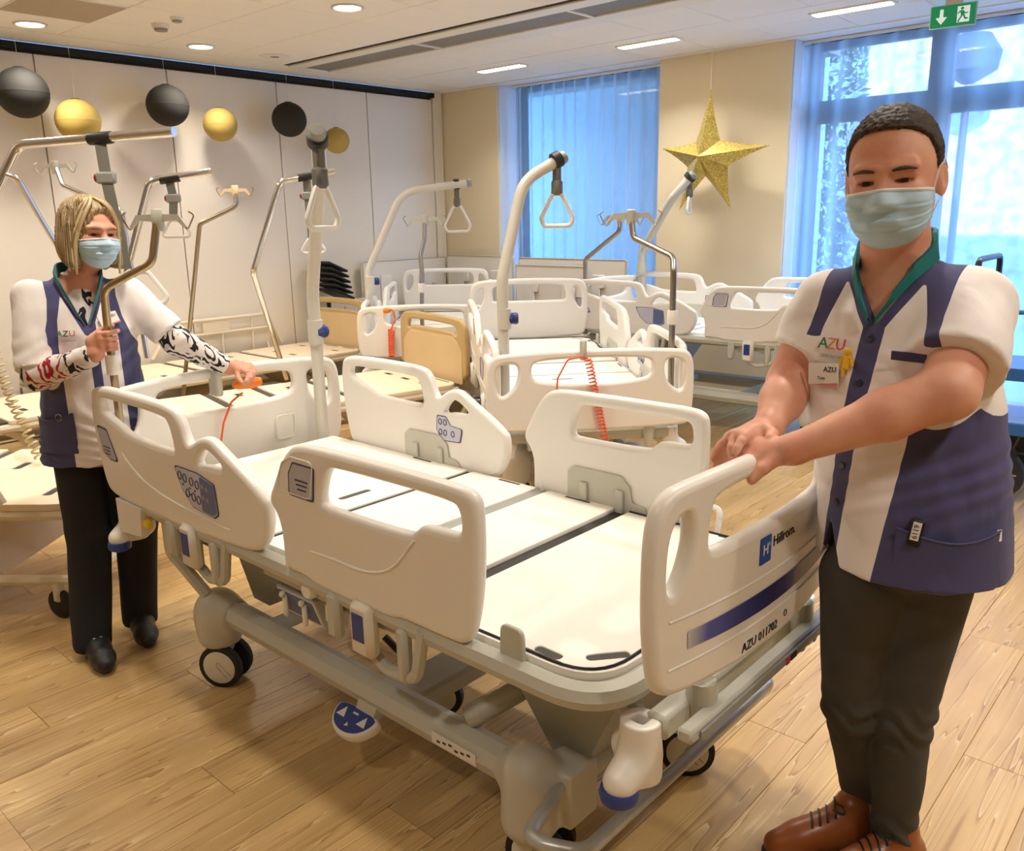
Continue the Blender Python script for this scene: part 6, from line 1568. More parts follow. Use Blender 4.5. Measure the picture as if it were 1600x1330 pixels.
# open slit at the front hem
tun.p.append(((lambda P: np.maximum(np.abs(P[:, 0]+0.652)-(0.945-P[:, 2])*0.30, P[:, 1]-1.82), V3((-0.650, 1.70, 0.86)), 0.16), 0.004, -1))
sa = lambda S0, E0: (lambda V: (V-S0)@((E0-S0)/np.linalg.norm(E0-S0)))
def m_navy(V):
    x = V[:, 0]-(CX+np.minimum(V[:, 2]-1.36, 0)*0.115); z = V[:, 2]; front = 1.880-V[:, 1]; xa = np.abs(x)
    plac = 0.021-xa
    inner = np.interp(z, [0.8, 1.1, 1.26, 1.36, 1.42, 1.48], [0.112, 0.116, 0.116, 0.108, 0.088, 0.070])
    outer = np.interp(z, [1.10, 1.20, 1.27, 1.33, 1.40, 1.47], [0.50, 0.235, 0.165, 0.142, 0.130, 0.128])
    lv = np.minimum.reduce([np.linalg.norm(V-(S0+np.clip((V-S0)@(E0-S0)/((E0-S0)@(E0-S0)), 0, 1)[:, None]*(E0-S0)), axis=1) for S0, E0 in ((LS, LE), (RS, RE))])
    arm = np.where(z < 1.34, lv-0.099, 1.0)
    band = np.minimum.reduce([xa-inner, outer-xa, arm])
    yk = np.minimum.reduce([z-1.452, outer-xa, xa-0.060])
    f_ = np.where(front > 0, np.maximum(np.maximum(band, yk), plac), np.minimum(outer-xa, arm))
    edge = np.where((front > 0) & (z > VP_-0.025), 0.024-(xa-(z-VP_)*0.62), -1)
    return np.maximum(f_, edge)
tn = sdf_obj('tunic', tun, 0.005, M_TUNIC, man, MBASE, smooth=2, attrs={'navy': m_navy, 'teal': lambda V: np.full(len(V), -1.0)}, disp=lambda V: wrinkles(10, 0.006, 3)(V)+0.0035*np.sin((V[:, 0]*1.0+V[:, 2]*0.55+0.35*np.sin(V[:, 2]*9))*62)*np.clip((1.36-V[:, 2])*4, 0, 1)*np.clip((V[:, 2]-0.9)*3, 0, 1))
# collar
cp = [V3((CX+s_*((z-VP_)*0.62+0.004), y, z)) for s_, y, z in ((-1, 1.742, VP_+0.005), (-1, 1.755, 1.42), (-1, 1.79, 1.462), (-1, 1.85, 1.50))]
def collar(pts_l, base, parent, hgt):
    left = [V3(p) for p in pts_l]; mir = [V3((2*CX-p[0], p[1], p[2])) for p in left]
    back = [V3((CX+0.072*math.sin(a), 1.868+0.068*math.cos(a), 1.508+0.012*math.cos(a))) for a in np.linspace(-1.6, 1.6, 9)]
    path = fillet(left+back+mir[::-1], 0.02, 3)
    vs = []; fs = []; n_ = len(path)
    for i, p in enumerate(path):
        w = min(i, n_-1-i)/(n_/2); h = 0.010+hgt*min(1, w*2.2); c = V3((CX, 1.845, p[2])); o_ = (p-c)/np.linalg.norm(p-c)*0.004
        tw = V3((-(p[0]-CX)*0.12, 0, h))
        vs += [p-V3(base)+o_, p+tw-V3(base)+o_*1.5, p+tw-V3(base)-o_*0.4, p-V3(base)-o_]
    for i in range(n_-1):
        for k in range(4): fs.append((i*4+k, i*4+(k+1) % 4, i*4+4+(k+1) % 4, i*4+4+k))
    MB().add(vs, fs).build('collar', M_TEALC, parent, smooth=60)
collar(cp, MBASE, man, 0.034)
btn = MB().lathe([(0.0, 0.002), (0.006, 0.0025), (0.0085, 0.001), (0.0085, -0.001)], (0, 0, 0), (0, 0, 1), 14)
for z_ in (1.345, 1.255, 1.165, 1.075, 0.99):
    bx_ = CX+min(z_-1.36, 0)*0.115
    me = MB().lathe([(0.0085, -0.001), (0.0085, 0.001), (0.006, 0.0025), (0.0, 0.002)], (0, 0, 0), (0, 0, 1), 14).mesh()
    decal_on(tun, (bx_, 1.55, z_), (0, 1, 0), me, (0, 0, 1), MBASE, 0.001, tn, 'button', mat('button_navy', (40, 42, 66), 0.3))
def txt(parent, sd, o, d, s, size, m, base, roll=0, nm='lettering', off=0.006): decal_on(sd, o, d, text_mesh(s, size, 0.0004), (0, 0, 1), base, off, parent, nm, m, roll)
M_GRN = mat('logo_green', (20, 120, 70), 0.5); M_RED = mat('logo_red', (200, 40, 50), 0.5); M_OCH = mat('logo_orange', (214, 132, 40), 0.5)
dF = (0, 1, 0)
for s_, dx, mm in (('A', -0.022, M_GRN), ('Z', -0.002, M_OCH), ('U', 0.018, M_RED)): txt(tn, tun, (-0.676+dx, 1.55, 1.325), dF, s_, 0.034, mm, MBASE)
txt(tn, tun, (-0.676, 1.55, 1.300), dF, 'ZIEKENHUIS', 0.010, M_GREYD, MBASE)
def badge(parent, sd, o, d, w, h, base, rows_, roll=0.0):
    b_ = decal_on(sd, o, d, plate_mesh([rrect(-w/2, -h/2, w/2, h/2, 0.003)], 0.003, 0.0008), (0, 0, 1), base, 0.010, parent, 'name_badge', M_PAPER, roll)
    for s_, dx, dz_, sz, mm in rows_:
        me = text_mesh(s_, sz, 0.0003); map_mesh(me, lambda p: p+V3((dx, dz_, 0))); decal_on(sd, o, d, me, (0, 0, 1), base, 0.0125, b_, 'lettering', mm, roll)
    decal_on(sd, o, d, plate_mesh([[(-w/2, -h/2), (w/2, -h/2), (w/2, -h/2+0.006), (-w/2+0.02, -h/2+0.002)]], 0.0006), (0, 0, 1), base, 0.0122, b_, 'badge_stripe', mat('badge_red', (214, 120, 116), 0.5), roll)
badge(man, tun, (-0.712, 1.55, 1.262), (0.12, 0.99, 0), 0.075, 0.046, MBASE, [('AZU', 0.018, 0.010, 0.016, M_BLACK), ('Tom', -0.004, -0.008, 0.010, M_BLACK)], R(6))
pin = MB().ball((0, 0.016, 0), (0.009, 0.009, 0.005), 12, 7).box((0, -0.006, 0), (0.018, 0.030, 0.006), b=0.003).tube([(-0.009, 0.004, 0), (-0.016, -0.012, 0)], 0.0035, 6).tube([(0.009, 0.004, 0), (0.014, -0.012, 0)], 0.0035, 6).tube([(-0.004, -0.02, 0), (-0.004, -0.036, 0)], 0.004, 6)
decal_on(tun, (-0.640, 1.55, 1.298), dF, pin.mesh(), (0, 0, 1), MBASE, 0.006, man, 'figure_pin', mat('pin_yellow', (236, 190, 40), 0.45))
decal_on(tun, (-0.520, 1.55, 1.318), dF, plate_mesh([rrect(-0.032, -0.010, 0.032, 0.010, 0.002)], 0.003, 0.001), (0, 0, 1), MBASE, 0.003, tn, 'chest_tab', M_NAVYC, R(-3))
# side pocket with pager
pk = [(-0.085, -0.065), (0.085, -0.065), (0.09, 0.05), (0.03, 0.038), (-0.04, 0.036), (-0.085, 0.05)]
dS = V3((-0.75, 0.66, 0)); dS /= np.linalg.norm(dS); oS = V3((-0.42, 1.76, 0.925))-dS*0.35
pok = MB(); 
def pocket():
    rows_ = []; nu_, nv_ = 13, 7
    for j in range(nv_):
        for i in range(nu_):
            ux = -0.095+0.19*i/(nu_-1); uz = -0.075+(0.125-0.02*math.sin(math.pi*i/(nu_-1)))*j/(nv_-1)
            side = np.cross(V3((0, 0, 1)), dS); o = oS-side*ux+V3((0, 0, uz)); p = tun.hit(o, dS, 0.7, 500); rows_.append(p-dS*(0.004+0.010*(j/(nv_-1))**3)-MBASE)
    fs = [(j*nu_+i, j*nu_+i+1, (j+1)*nu_+i+1, (j+1)*nu_+i) for j in range(nv_-1) for i in range(nu_-1)]
    inn_ = [p+dS*0.003 for p in rows_]; n_ = len(rows_)
    o = MB().add(rows_+inn_, fs+[tuple(x+n_ for x in f[::-1]) for f in fs]).build('pocket', M_NAVYC, tn, smooth=180)
    MB().tube([rows_[(nv_-1)*nu_+i] for i in range(nu_)], 0.0022, 5).build('pocket_hem', M_NAVYC, o)
pocket()
pg = plate_mesh([rrect(-0.013, -0.028, 0.013, 0.028, 0.005)], 0.012, 0.004)
po = decal_on(tun, oS+np.cross(V3((0, 0, 1)), dS)*0.062+V3((0, 0, 0.045)), dS, pg, (0, 0, 1), MBASE, 0.008, man, 'pager', M_BLACK, R(-8))
for me, mm, off in ((plate_mesh([rrect(-0.008, -0.018, 0.008, 0.020, 0.001)], 0.001), M_PAPER, 0.0146), (map_mesh(text_mesh('6119', 0.015, 0.0003), lambda p: V3((-p[1], p[0], p[2]))), M_BLACK, 0.0155)):
    decal_on(tun, oS+np.cross(V3((0, 0, 1)), dS)*0.062+V3((0, 0, 0.048)), dS, me, (0, 0, 1), MBASE, off, po, 'pager_label', mm, R(-8))
decal_on(tun, oS-np.cross(V3((0, 0, 1)), dS)*0.10+V3((0, 0, 0.035)), dS, plate_mesh([rrect(-0.006, -0.012, 0.006, 0.012, 0.001)], 0.002), (0, 0, 1), MBASE, 0.004, tn, 'side_label', M_PAPER)
# trousers
trs = Sdf()
trs.add(ell((-0.53, 1.89, 0.92), (0.168, 0.150, 0.16)), 0.0)
for a, b, c in ((HL, KL, AL), (HR, KR, AR)):
    trs.add(rcone(a, b, 0.098, 0.068), 0.012); trs.add(rcone(b, c, 0.068, 0.050), 0.012)
def jean_folds(V):
    d = np.zeros(len(V))
    for (a, b, c) in ((HL, KL, AL), (HR, KR, AR)):
        for base_, amp, sg in ((b+V3((0, 0, -0.03)), 0.0042, 0.055), (c+V3((0, 0, 0.03)), 0.006, 0.055)):
            w = np.exp(-((V[:, 2]-base_[2])/sg)**2)*(np.linalg.norm(V[:, :2]-base_[:2], axis=1) < 0.13)
            d += amp*w*np.sin((V[:, 2]-base_[2])*105+30*(V[:, 0]-base_[0])+12*(V[:, 1]-base_[1])+3*np.sin(V[:, 0]*40))
    return d+np.array([0.003*mnoise.noise(Vector((p[0]*14, p[1]*14, p[2]*9))) for p in V])
m_jean = mat('jeans_charcoal', (70, 68, 66), 0.85, bump=0.25, bscale=900, var=0.22, vscale=7)
jo = sdf_obj('jeans', trs, 0.006, m_jean, man, MBASE, smooth=2, disp=jean_folds)
# shoes
M_SHOE = mat('shoe_brown', (150, 84, 44), 0.32, var=0.2, vscale=9); M_SOLE = mat('shoe_sole', (54, 34, 24), 0.6)
for (hx, hy, tx, ty) in ((-0.585, 1.980, -0.735, 1.805), (-0.475, 1.975, -0.59, 1.77)):
    d = V3((tx-hx, ty-hy, 0)); L_ = np.linalg.norm(d); d /= L_; o = V3((hx, hy, 0)); s_ = np.cross(V3((0, 0, 1)), d)
    L_ = 0.27; q = lambda u, z, w=0: o+d*(u*L_)+s_*w+V3((0, 0, z))
    sh = Sdf(); sh.add(rcone(q(0.05, 0.055), q(0.35, 0.055), 0.042, 0.043), 0); sh.add(rcone(q(0.35, 0.052), q(0.68, 0.045), 0.046, 0.042), 0.02); sh.add(rcone(q(0.68, 0.045), q(0.90, 0.040), 0.044, 0.032), 0.02)
    sh.add(rcone(q(0.10, 0.07), q(0.16, 0.125), 0.042, 0.045), 0.03); sh.add(rcone(q(0.2, 0.09), q(0.52, 0.065), 0.040, 0.035), 0.03)
    sh.cut(lambda P: 0.016-P[:, 2])
    so_ = sdf_obj('shoe', sh, 0.005, M_SHOE, man, MBASE, smooth=2)
    sl = Sdf(); sl.add(rcone(q(0.06, 0.012), q(0.35, 0.012), 0.044, 0.043), 0); sl.add(rcone(q(0.35, 0.012), q(0.68, 0.012), 0.044, 0.049), 0.02); sl.add(rcone(q(0.68, 0.012), q(0.90, 0.012), 0.048, 0.036), 0.02)
    sl.cut(lambda P: np.abs(P[:, 2]-0.0115)-0.0105); sdf_obj('sole', sl, 0.005, M_SOLE, so_, MBASE, smooth=0)
    for k in range(4):
        u = 0.34+0.075*k; z_ = 0.118-0.013*k
        MB().tube([V3(sh.hit(q(u+0.03*w_/0.02, 0.25, w_), (0, 0, -1), 0.3))-MBASE+V3((0, 0, 0.002)) for w_ in (-0.026, -0.013, 0.0, 0.013, 0.026)], 0.0028, 6).build('lace', M_BLACK, so_)
    MB().tube(fillet([V3(sh.hit(q(0.33, 0.25, 0.0), (0, 0, -1), 0.3))-MBASE+p for p in (V3((0, 0, 0.003)), s_*0.03+V3((0, 0, 0.014)), s_*0.045+V3((0, 0, 0.002)), s_*0.02+d*0.02)], 0.01, 3), 0.0026, 6).build('lace', M_BLACK, so_)
# ================================================================== the woman
WBASE = V3((-3.26, 1.27, 0))
wom = thing('person', 'person with blond bob in white and navy tunic, holding the drip stand and the headboard', 'person', tuple(WBASE), group='people at the main bed')
M_SKINW = skin_mat('skin_woman', (218, 160, 132), (206, 138, 114))
WPHI = R(72)
WR = np.array([[math.cos(WPHI), -math.sin(WPHI), 0], [math.sin(WPHI), math.cos(WPHI), 0], [0, 0, 1]])
wl_ = lambda x, y, z: WBASE+WR@V3((x, y, z))            # local: x her left, -y forward
toL = lambda P: (P-WBASE)@WR
HMW = axes((0.93, 0.10, -0.04), roll=R(3)); HTW = V3((-3.2057, 1.3127, 1.5612)); HSW = 0.99
nb = wl_(0.01, 0.0, 1.40)
wb_ = Sdf()
def wloft(secs, k=0.0): return xf(loft(secs), WR, WBASE)
wb_.add(wloft([(0.72, 0, 0.0, 0.150, 0.11), (0.90, 0, 0, 0.155, 0.115), (1.05, 0, 0, 0.135, 0.105), (1.20, 0, 0, 0.145, 0.11), (1.30, 0, 0, 0.145, 0.09), (1.37, 0, 0, 0.10, 0.065), (1.42, 0, 0, 0.055, 0.055)]), 0)
wb_.add(rcone(nb, HTW+HMW@V3((0, -0.01, -0.07)), 0.052, 0.049), 0.03)
head_prims(wb_, HMW, HTW, HSW, True)
WRS, WLS = wl_(-0.155, 0.0, 1.345), wl_(0.155, 0.0, 1.345)
IVP = V3((-2.99, 1.24, 0))
WRE, WRW = V3((-3.2079, 1.0667, 1.0807)), V3((-2.9932, 1.1911, 1.1638))
WLE, WLW = V3((-3.0831, 1.5371, 1.1541)), V3((-3.0315, 1.6982, 1.0402))
for S0, E0, W0 in ((WRS, WRE, WRW), (WLS, WLE, WLW)):
    wb_.add(rcone(S0, E0, 0.050, 0.040), 0.03); wb_.add(rcone(E0, E0*0.55+W0*0.45, 0.039, 0.036), 0.02); wb_.add(rcone(E0*0.55+W0*0.45, W0, 0.036, 0.024), 0.02)
# right hand closed around the drip stand
hp = lambda dx, dy, z: IVP+V3((dx, dy, z))
vd = V3((0.936, -0.351, 0)); rd_ = V3((0.351, 0.936, 0))       # towards camera / image right
g = lambda a, b, z: IVP+vd*a+rd_*b+V3((0, 0, z))
wb_.add(rcone(WRW, g(0.0, -0.05, 1.205), 0.024, 0.022), 0.015)
hand(wb_, g(-0.005, -0.055, 1.20), [g(0.022, -0.030, 1.232), g(0.026, -0.028, 1.214), g(0.026, -0.028, 1.196), g(0.022, -0.028, 1.180)],
     [[g(0.034, -0.006, 1.234), g(0.026, 0.022, 1.236), g(0.006, 0.032, 1.236)], [g(0.034, -0.004, 1.214), g(0.022, 0.020, 1.214), g(0.0, 0.024, 1.214)],
      [g(0.033, -0.004, 1.196), g(0.020, 0.020, 1.195), g(-0.002, 0.022, 1.195)], [g(0.030, -0.004, 1.179), g(0.018, 0.018, 1.178), g(-0.002, 0.020, 1.178)]],
     [g(-0.012, -0.045, 1.222), g(-0.024, -0.016, 1.242), g(-0.014, 0.014, 1.252)], r=0.0085, rw=0.028)
# left hand on the headboard bar
wb_.add(rcone(WLW, V3((-3.0369, 1.7348, 1.0395)), 0.024, 0.022), 0.012)
hand(wb_, (-3.0407, 1.7314, 1.0396), [(-3.0532, 1.7758, 1.0398), (-3.0182, 1.7714, 1.0363), (-2.9883, 1.7610, 1.0280), (-2.9724, 1.7447, 1.0193)],
     [[(-3.0209, 1.7905, 1.0384), (-2.9798, 1.7810, 1.0234), (-2.9658, 1.7638, 0.9967)], [(-2.9896, 1.7822, 1.0325), (-2.9584, 1.7696, 1.0146), (-2.9526, 1.7518, 0.9872)],
      [(-2.9637, 1.7591, 1.0181), (-2.9445, 1.7425, 0.9998), (-2.9460, 1.7273, 0.9791)], [(-2.9575, 1.7399, 1.0064), (-2.9468, 1.7232, 0.9898), (-2.9520, 1.7137, 0.9755)]],
     [(-3.0128, 1.7250, 1.0281), (-2.9911, 1.7148, 1.0013), (-2.9680, 1.7158, 0.9834)], r=0.0085, rw=0.027)
WHR, WKR, WAR = wl_(-0.085, 0.0, 0.84), wl_(-0.085, -0.02, 0.46), V3((-3.16, 1.10, 0.09))
WHL, WKL, WAL = wl_(0.085, 0.0, 0.84), wl_(0.085, -0.02, 0.46), V3((-3.22, 1.31, 0.09))
for a, b, c in ((WHR, WKR, WAR), (WHL, WKL, WAL)):
    wb_.add(rcone(a, b, 0.070, 0.045), 0.03); wb_.add(rcone(b, c, 0.044, 0.03), 0.02)
sdf_obj('body', wb_, 0.0032, M_SKINW, wom, WBASE, smooth=1)
eyes(wom, HMW, HTW, HSW, WBASE, 'iris_brown')
M_HAIRW = hair_mat('hair_blond', [(0.30, (84, 66, 42)), (0.44, (142, 116, 76)), (0.56, (186, 162, 122)), (0.70, (226, 210, 174))], 22, 1, 0.5)
brows(wom, HMW, HTW, HSW, WBASE, mat('brow_brown', (110, 82, 56), 0.7), wb_)
face_mask(wom, wb_, HMW, HTW, HSW, WBASE, 1.12)
# bob: outer shell minus the face opening
hr = Sdf()
hx = lambda p: xf(p, HMW, HTW)
hr.add(hx(ell((0, -0.016, 0.035), (0.094, 0.112, 0.103))), 0)
hr.add(hx(ell((0, -0.030, -0.045), (0.102, 0.090, 0.100))), 0.04)
for q in (-1, 1):
    hr.add(hx(rcone((q*0.072, 0.022, 0.03), (q*0.082, 0.020, -0.10), 0.022, 0.020)), 0.02)
    hr.add(hx(rcone((q*0.040-0.018, 0.045, 0.112), (q*0.072, 0.036, 0.035), 0.015, 0.013)), 0.015)
hr.sub(hx(ell((0.008, 0.122, -0.018), (0.066, 0.090, 0.116))), 0.012)
hr.sub(hx(ell((0.012, 0.105, 0.040), (0.054, 0.052, 0.048))), 0.015)
hr.sub(hx(ell((0, 0.055, -0.16), (0.062, 0.10, 0.10))), 0.012)
hr.cut(lambda P: (lambda q: -0.130+0.010*np.sin(q[:, 0]*70+q[:, 1]*40)-0.25*np.maximum(q[:, 1], -0.05)-q[:, 2])((P-HTW)@HMW))
def strand_w(V):
    q = (V-HTW)@HMW; a = np.arctan2(q[:, 0], q[:, 1]+0.03); return a*0.9+0.35*q[:, 2]*np.sign(q[:, 0])*(-1)+np.where(q[:, 2] > 0.09, q[:, 0]*6, 0)
def hair_d(V):
    q = (V-HTW)@HMW; s_ = strand_w(V)
    return np.array([0.0055*mnoise.noise(Vector((a*26, z*5, 0)))+0.003*mnoise.noise(Vector((a*60, z*6, 3))) for a, z in zip(s_, q[:, 2])])
sdf_obj('hair', hr, 0.0045, M_HAIRW, wom, WBASE, smooth=1, attrs={'strand': strand_w}, disp=hair_d)
hb_ = lambda x, y, z: HTW+HMW@V3((x, y, z))-WBASE
rl_ = random.Random(3)
for q in (-1, 1):
    for k in range(7):
        u = k/6; j_ = lambda a: rl_.uniform(-a, a)
        pts = [hb_(-0.012+q*0.006, 0.050-0.02*u, 0.128-0.002*u), hb_(q*(0.030+0.012*u)-0.008, 0.080-0.018*u+j_(0.003), 0.106+0.008*u), hb_(q*(0.062+0.010*u), 0.070-0.022*u+j_(0.004), 0.055+0.010*u), hb_(q*(0.078+0.010*u), 0.050-0.018*u, -0.01+j_(0.01)), hb_(q*(0.082+0.010*u), 0.044-0.02*u+j_(0.005), -0.075+j_(0.012)), hb_(q*(0.078+0.016*u), 0.040-0.02*u, -0.125+j_(0.015))]
        P_ = [V3(p) for p in pts]
        for _ in range(2): P_ = [P_[0]]+[x for a, b in zip(P_[:-1], P_[1:]) for x in (0.75*a+0.25*b, 0.25*a+0.75*b)]+[P_[-1]]
        n_ = len(P_)
        MB().tube(P_, [0.003+0.0042*math.sin(math.pi*min(0.92, (i+1)/n_)) for i in range(n_)], 6).build('hair_lock', mat(('lock_light', 'lock_mid', 'lock_dark')[k % 3], ((216, 198, 158), (182, 156, 112), (138, 112, 74))[k % 3], 0.5), wom)
# patterned undershirt (long sleeves and neckline)
def print_mat():
    m, t, b = node_mat('leaf_print'); N, Lk = t.nodes.new, t.links.new
    tc = N('ShaderNodeTexCoord'); mp = N('ShaderNodeMapping'); mp.inputs['Rotation'].default_value = (0.4, 0.7, 0.5); mp.inputs['Scale'].default_value = (1, 1, 0.42); Lk(tc.outputs['Object'], mp.inputs['Vector'])
    nz = N('ShaderNodeTexNoise'); nz.inputs['Scale'].default_value = 14; Lk(mp.outputs[0], nz.inputs['Vector'])
    mx = N('ShaderNodeMixRGB'); mx.inputs['Fac'].default_value = 0.10; Lk(mp.outputs[0], mx.inputs[1]); Lk(nz.outputs['Color'], mx.inputs[2])
    vo = N('ShaderNodeTexVoronoi'); vo.inputs['Scale'].default_value = 30; vo.inputs['Randomness'].default_value = 0.9; Lk(mx.outputs['Color'], vo.inputs['Vector'])
    wv = N('ShaderNodeTexWave'); wv.inputs['Scale'].default_value = 17; wv.inputs['Distortion'].default_value = 3.2; wv.inputs['Detail'].default_value = 1.0; wv.inputs['Detail Scale'].default_value = 2.2; Lk(mx.outputs['Color'], wv.inputs['Vector'])
    g1 = N('ShaderNodeMath'); g1.operation = 'GREATER_THAN'; g1.inputs[1].default_value = 0.52; Lk(wv.outputs['Fac'], g1.inputs[0])
    l1 = N('ShaderNodeMath'); l1.operation = 'LESS_THAN'; l1.inputs[1].default_value = 0.62; Lk(vo.outputs['Distance'], l1.inputs[0])
    an = N('ShaderNodeMath'); an.operation = 'MULTIPLY'; Lk(g1.outputs[0], an.inputs[0]); Lk(l1.outputs[0], an.inputs[1])
    at_ = N('ShaderNodeAttribute'); at_.attribute_name = 'red'
    g2 = N('ShaderNodeMath'); g2.operation = 'GREATER_THAN'; g2.inputs[1].default_value = 0.0; Lk(at_.outputs['Fac'], g2.inputs[0])
    ink = N('ShaderNodeMixRGB'); ink.inputs[1].default_value = (*lin((30, 32, 46)), 1); ink.inputs[2].default_value = (*lin((176, 30, 48)), 1); Lk(g2.outputs[0], ink.inputs['Fac'])
    fm = N('ShaderNodeMixRGB'); fm.inputs[1].default_value = (*lin((234, 226, 220)), 1); Lk(ink.outputs['Color'], fm.inputs[2]); Lk(an.outputs[0], fm.inputs['Fac']); Lk(fm.outputs['Color'], b.inputs['Base Color'])
    b.inputs['Roughness'].default_value = 0.85
    return m
M_PRINT = print_mat()
redc = WRE*0.72+WRW*0.28
for S0, E0, W0 in ((WRS, WRE, WRW), (WLS, WLE, WLW)):
    us = Sdf(); us.add(sleeve(E0*0.85+S0*0.15, E0, 0.052, 0.051, 1.2), 0.0); us.add(sleeve(E0, W0, 0.052, 0.037, 0.96), 0.02)
    sdf_obj('patterned_sleeve', us, 0.005, M_PRINT, wom, WBASE, smooth=2, attrs={'red': lambda V: 0.085-np.linalg.norm(V-redc, axis=1)}, disp=wrinkles(16, 0.005, 8, 1.0))
nk = Sdf(); nk.add(wloft([(1.24, 0, -0.0, 0.13, 0.106), (1.31, 0, 0, 0.13, 0.088), (1.355, 0, -0.004, 0.085, 0.070), (1.375, 0, -0.004, 0.06, 0.062)]), 0)
sdf_obj('patterned_neckline', nk, 0.006, M_PRINT, wom, WBASE, smooth=2, attrs={'red': lambda V: np.full(len(V), -1.0)})
# tunic
wt = Sdf()
wt.add(wloft([(0.735, 0, 0.0, 0.205, 0.155), (0.85, 0, 0, 0.195, 0.150), (1.0, 0, -0.005, 0.175, 0.140), (1.12, 0, -0.01, 0.172, 0.140), (1.22, 0, -0.012, 0.174, 0.142), (1.31, 0, -0.004, 0.160, 0.112), (1.365, 0, 0, 0.125, 0.085), (1.405, 0, 0.004, 0.085, 0.068), (1.425, 0, 0.006, 0.066, 0.06)]), 0)
wt.add(sleeve(WRS, WRE, 0.066, 0.072, 0.93), 0.04); wt.add(sleeve(WLS, WLE, 0.064, 0.068, 0.80), 0.04)
WVP = 1.235
wt.p.append(((lambda P: (lambda q: np.maximum(np.abs(q[:, 0])-(q[:, 2]-WVP)*0.42, np.maximum(q[:, 1], WVP-q[:, 2])))(toL(P)), wl_(0, -0.09, 1.33), 0.2), 0.004, -1))
wt.p.append(((rcone(wl_(0, 0.005, 1.34), wl_(0, -0.02, 1.52), 0.060, 0.060)[0], wl_(0, 0, 1.42), 0.2), 0.004, -1))
def w_navy(V):
    q = toL(V); x, z, front = q[:, 0], q[:, 2], -q[:, 1]; xa = np.abs(x)
    inner = np.interp(z, [0.7, 1.0, 1.18, 1.27, 1.34, 1.40], [0.098, 0.098, 0.098, 0.090, 0.072, 0.056]); outer = np.interp(z, [1.02, 1.12, 1.20, 1.27, 1.34, 1.40], [0.40, 0.20, 0.145, 0.122, 0.112, 0.115])
    lv = np.minimum.reduce([np.linalg.norm(V-(S0+np.clip((V-S0)@(E0-S0)/((E0-S0)@(E0-S0)), 0, 1)[:, None]*(E0-S0)), axis=1) for S0, E0 in ((WRS, WRE), (WLS, WLE))])
    arm = np.where(z < 1.28, lv-0.076, 1.0)
    band = np.minimum.reduce([xa-inner, outer-xa, arm]); yk = np.minimum.reduce([z-1.385, outer-xa, xa-0.05])
    f_ = np.where(front > 0, np.maximum.reduce([band, yk, 0.016-np.abs(x-0.012)]), np.minimum(outer-xa, arm))
    edge = np.where((front > 0) & (z > WVP-0.02), 0.019-(xa-(z-WVP)*0.42), -1)
    return np.maximum(f_, edge)
wtn = sdf_obj('tunic', wt, 0.005, M_TUNIC, wom, WBASE, smooth=2, attrs={'navy': w_navy, 'teal': lambda V: np.full(len(V), -1.0)},
              disp=lambda V: wrinkles(11, 0.006, 13)(V)+0.003*np.sin((toL(V)[:, 0]+V[:, 2]*0.4+0.3*np.sin(V[:, 2]*8))*66)*np.clip((1.28-V[:, 2])*4, 0, 1))
lf = [wl_(-((z-WVP)*0.42+0.004), y, z)-WBASE for y, z in ((-0.142, WVP+0.01), (-0.125, 1.31), (-0.095, 1.36), (-0.05, 1.405))]
rt_ = [wl_(((z-WVP)*0.42+0.004), y, z)-WBASE for y, z in ((-0.142, WVP+0.01), (-0.125, 1.31), (-0.095, 1.36), (-0.05, 1.405))]
bk_ = [wl_(0.064*math.sin(a), 0.004+0.062*math.cos(a), 1.42+0.012*math.cos(a))-WBASE for a in np.linspace(-1.5, 1.5, 7)]
path = lf+bk_+rt_[::-1]; vs = []; fs = []; n_ = len(path)
for i, p in enumerate(path):
    w = min(i, n_-1-i)/(n_/2); h = 0.008+0.028*min(1, w*2.0); c = WR@V3((0, -0.01, 0)); o_ = V3((p[0]-c[0], p[1]-c[1], 0)); o_ = o_/np.linalg.norm(o_)*0.004
    vs += [p+o_, p+V3((0, 0, h))+o_*1.4, p+V3((0, 0, h))-o_*0.4, p-o_]
for i in range(n_-1):
    for k in range(4): fs.append((i*4+k, i*4+(k+1) % 4, i*4+4+(k+1) % 4, i*4+4+k))
MB().add(vs, fs).build('collar', M_TEALC, wom, smooth=60)
dW = WR@V3((0, 1, 0))
for s_, dx, mm in (('A', -0.026, M_GRN), ('Z', -0.008, M_BLACK), ('U', 0.012, M_RED)): txt(wtn, wt, wl_(-0.062+dx, -0.4, 1.222), dW, s_, 0.030, mm, WBASE)
txt(wtn, wt, wl_(-0.062, -0.4, 1.200), dW, 'ZIEKENHUIS', 0.009, M_GREYD, WBASE)
badge(wom, wt, wl_(0.070, -0.4, 1.262), dW, 0.072, 0.044, WBASE, [('AZU', 0.016, 0.008, 0.012, M_BLACK)], R(10))
decal_on(wt, wl_(0.085, -0.4, 1.232), dW, plate_mesh([rrect(-0.022, -0.008, 0.022, 0.008, 0.002)], 0.003, 0.001), (0, 0, 1), WBASE, 0.003, wtn, 'chest_tab', M_NAVYC)
dWs = WR@V3((0.62, 0.78, 0)); 
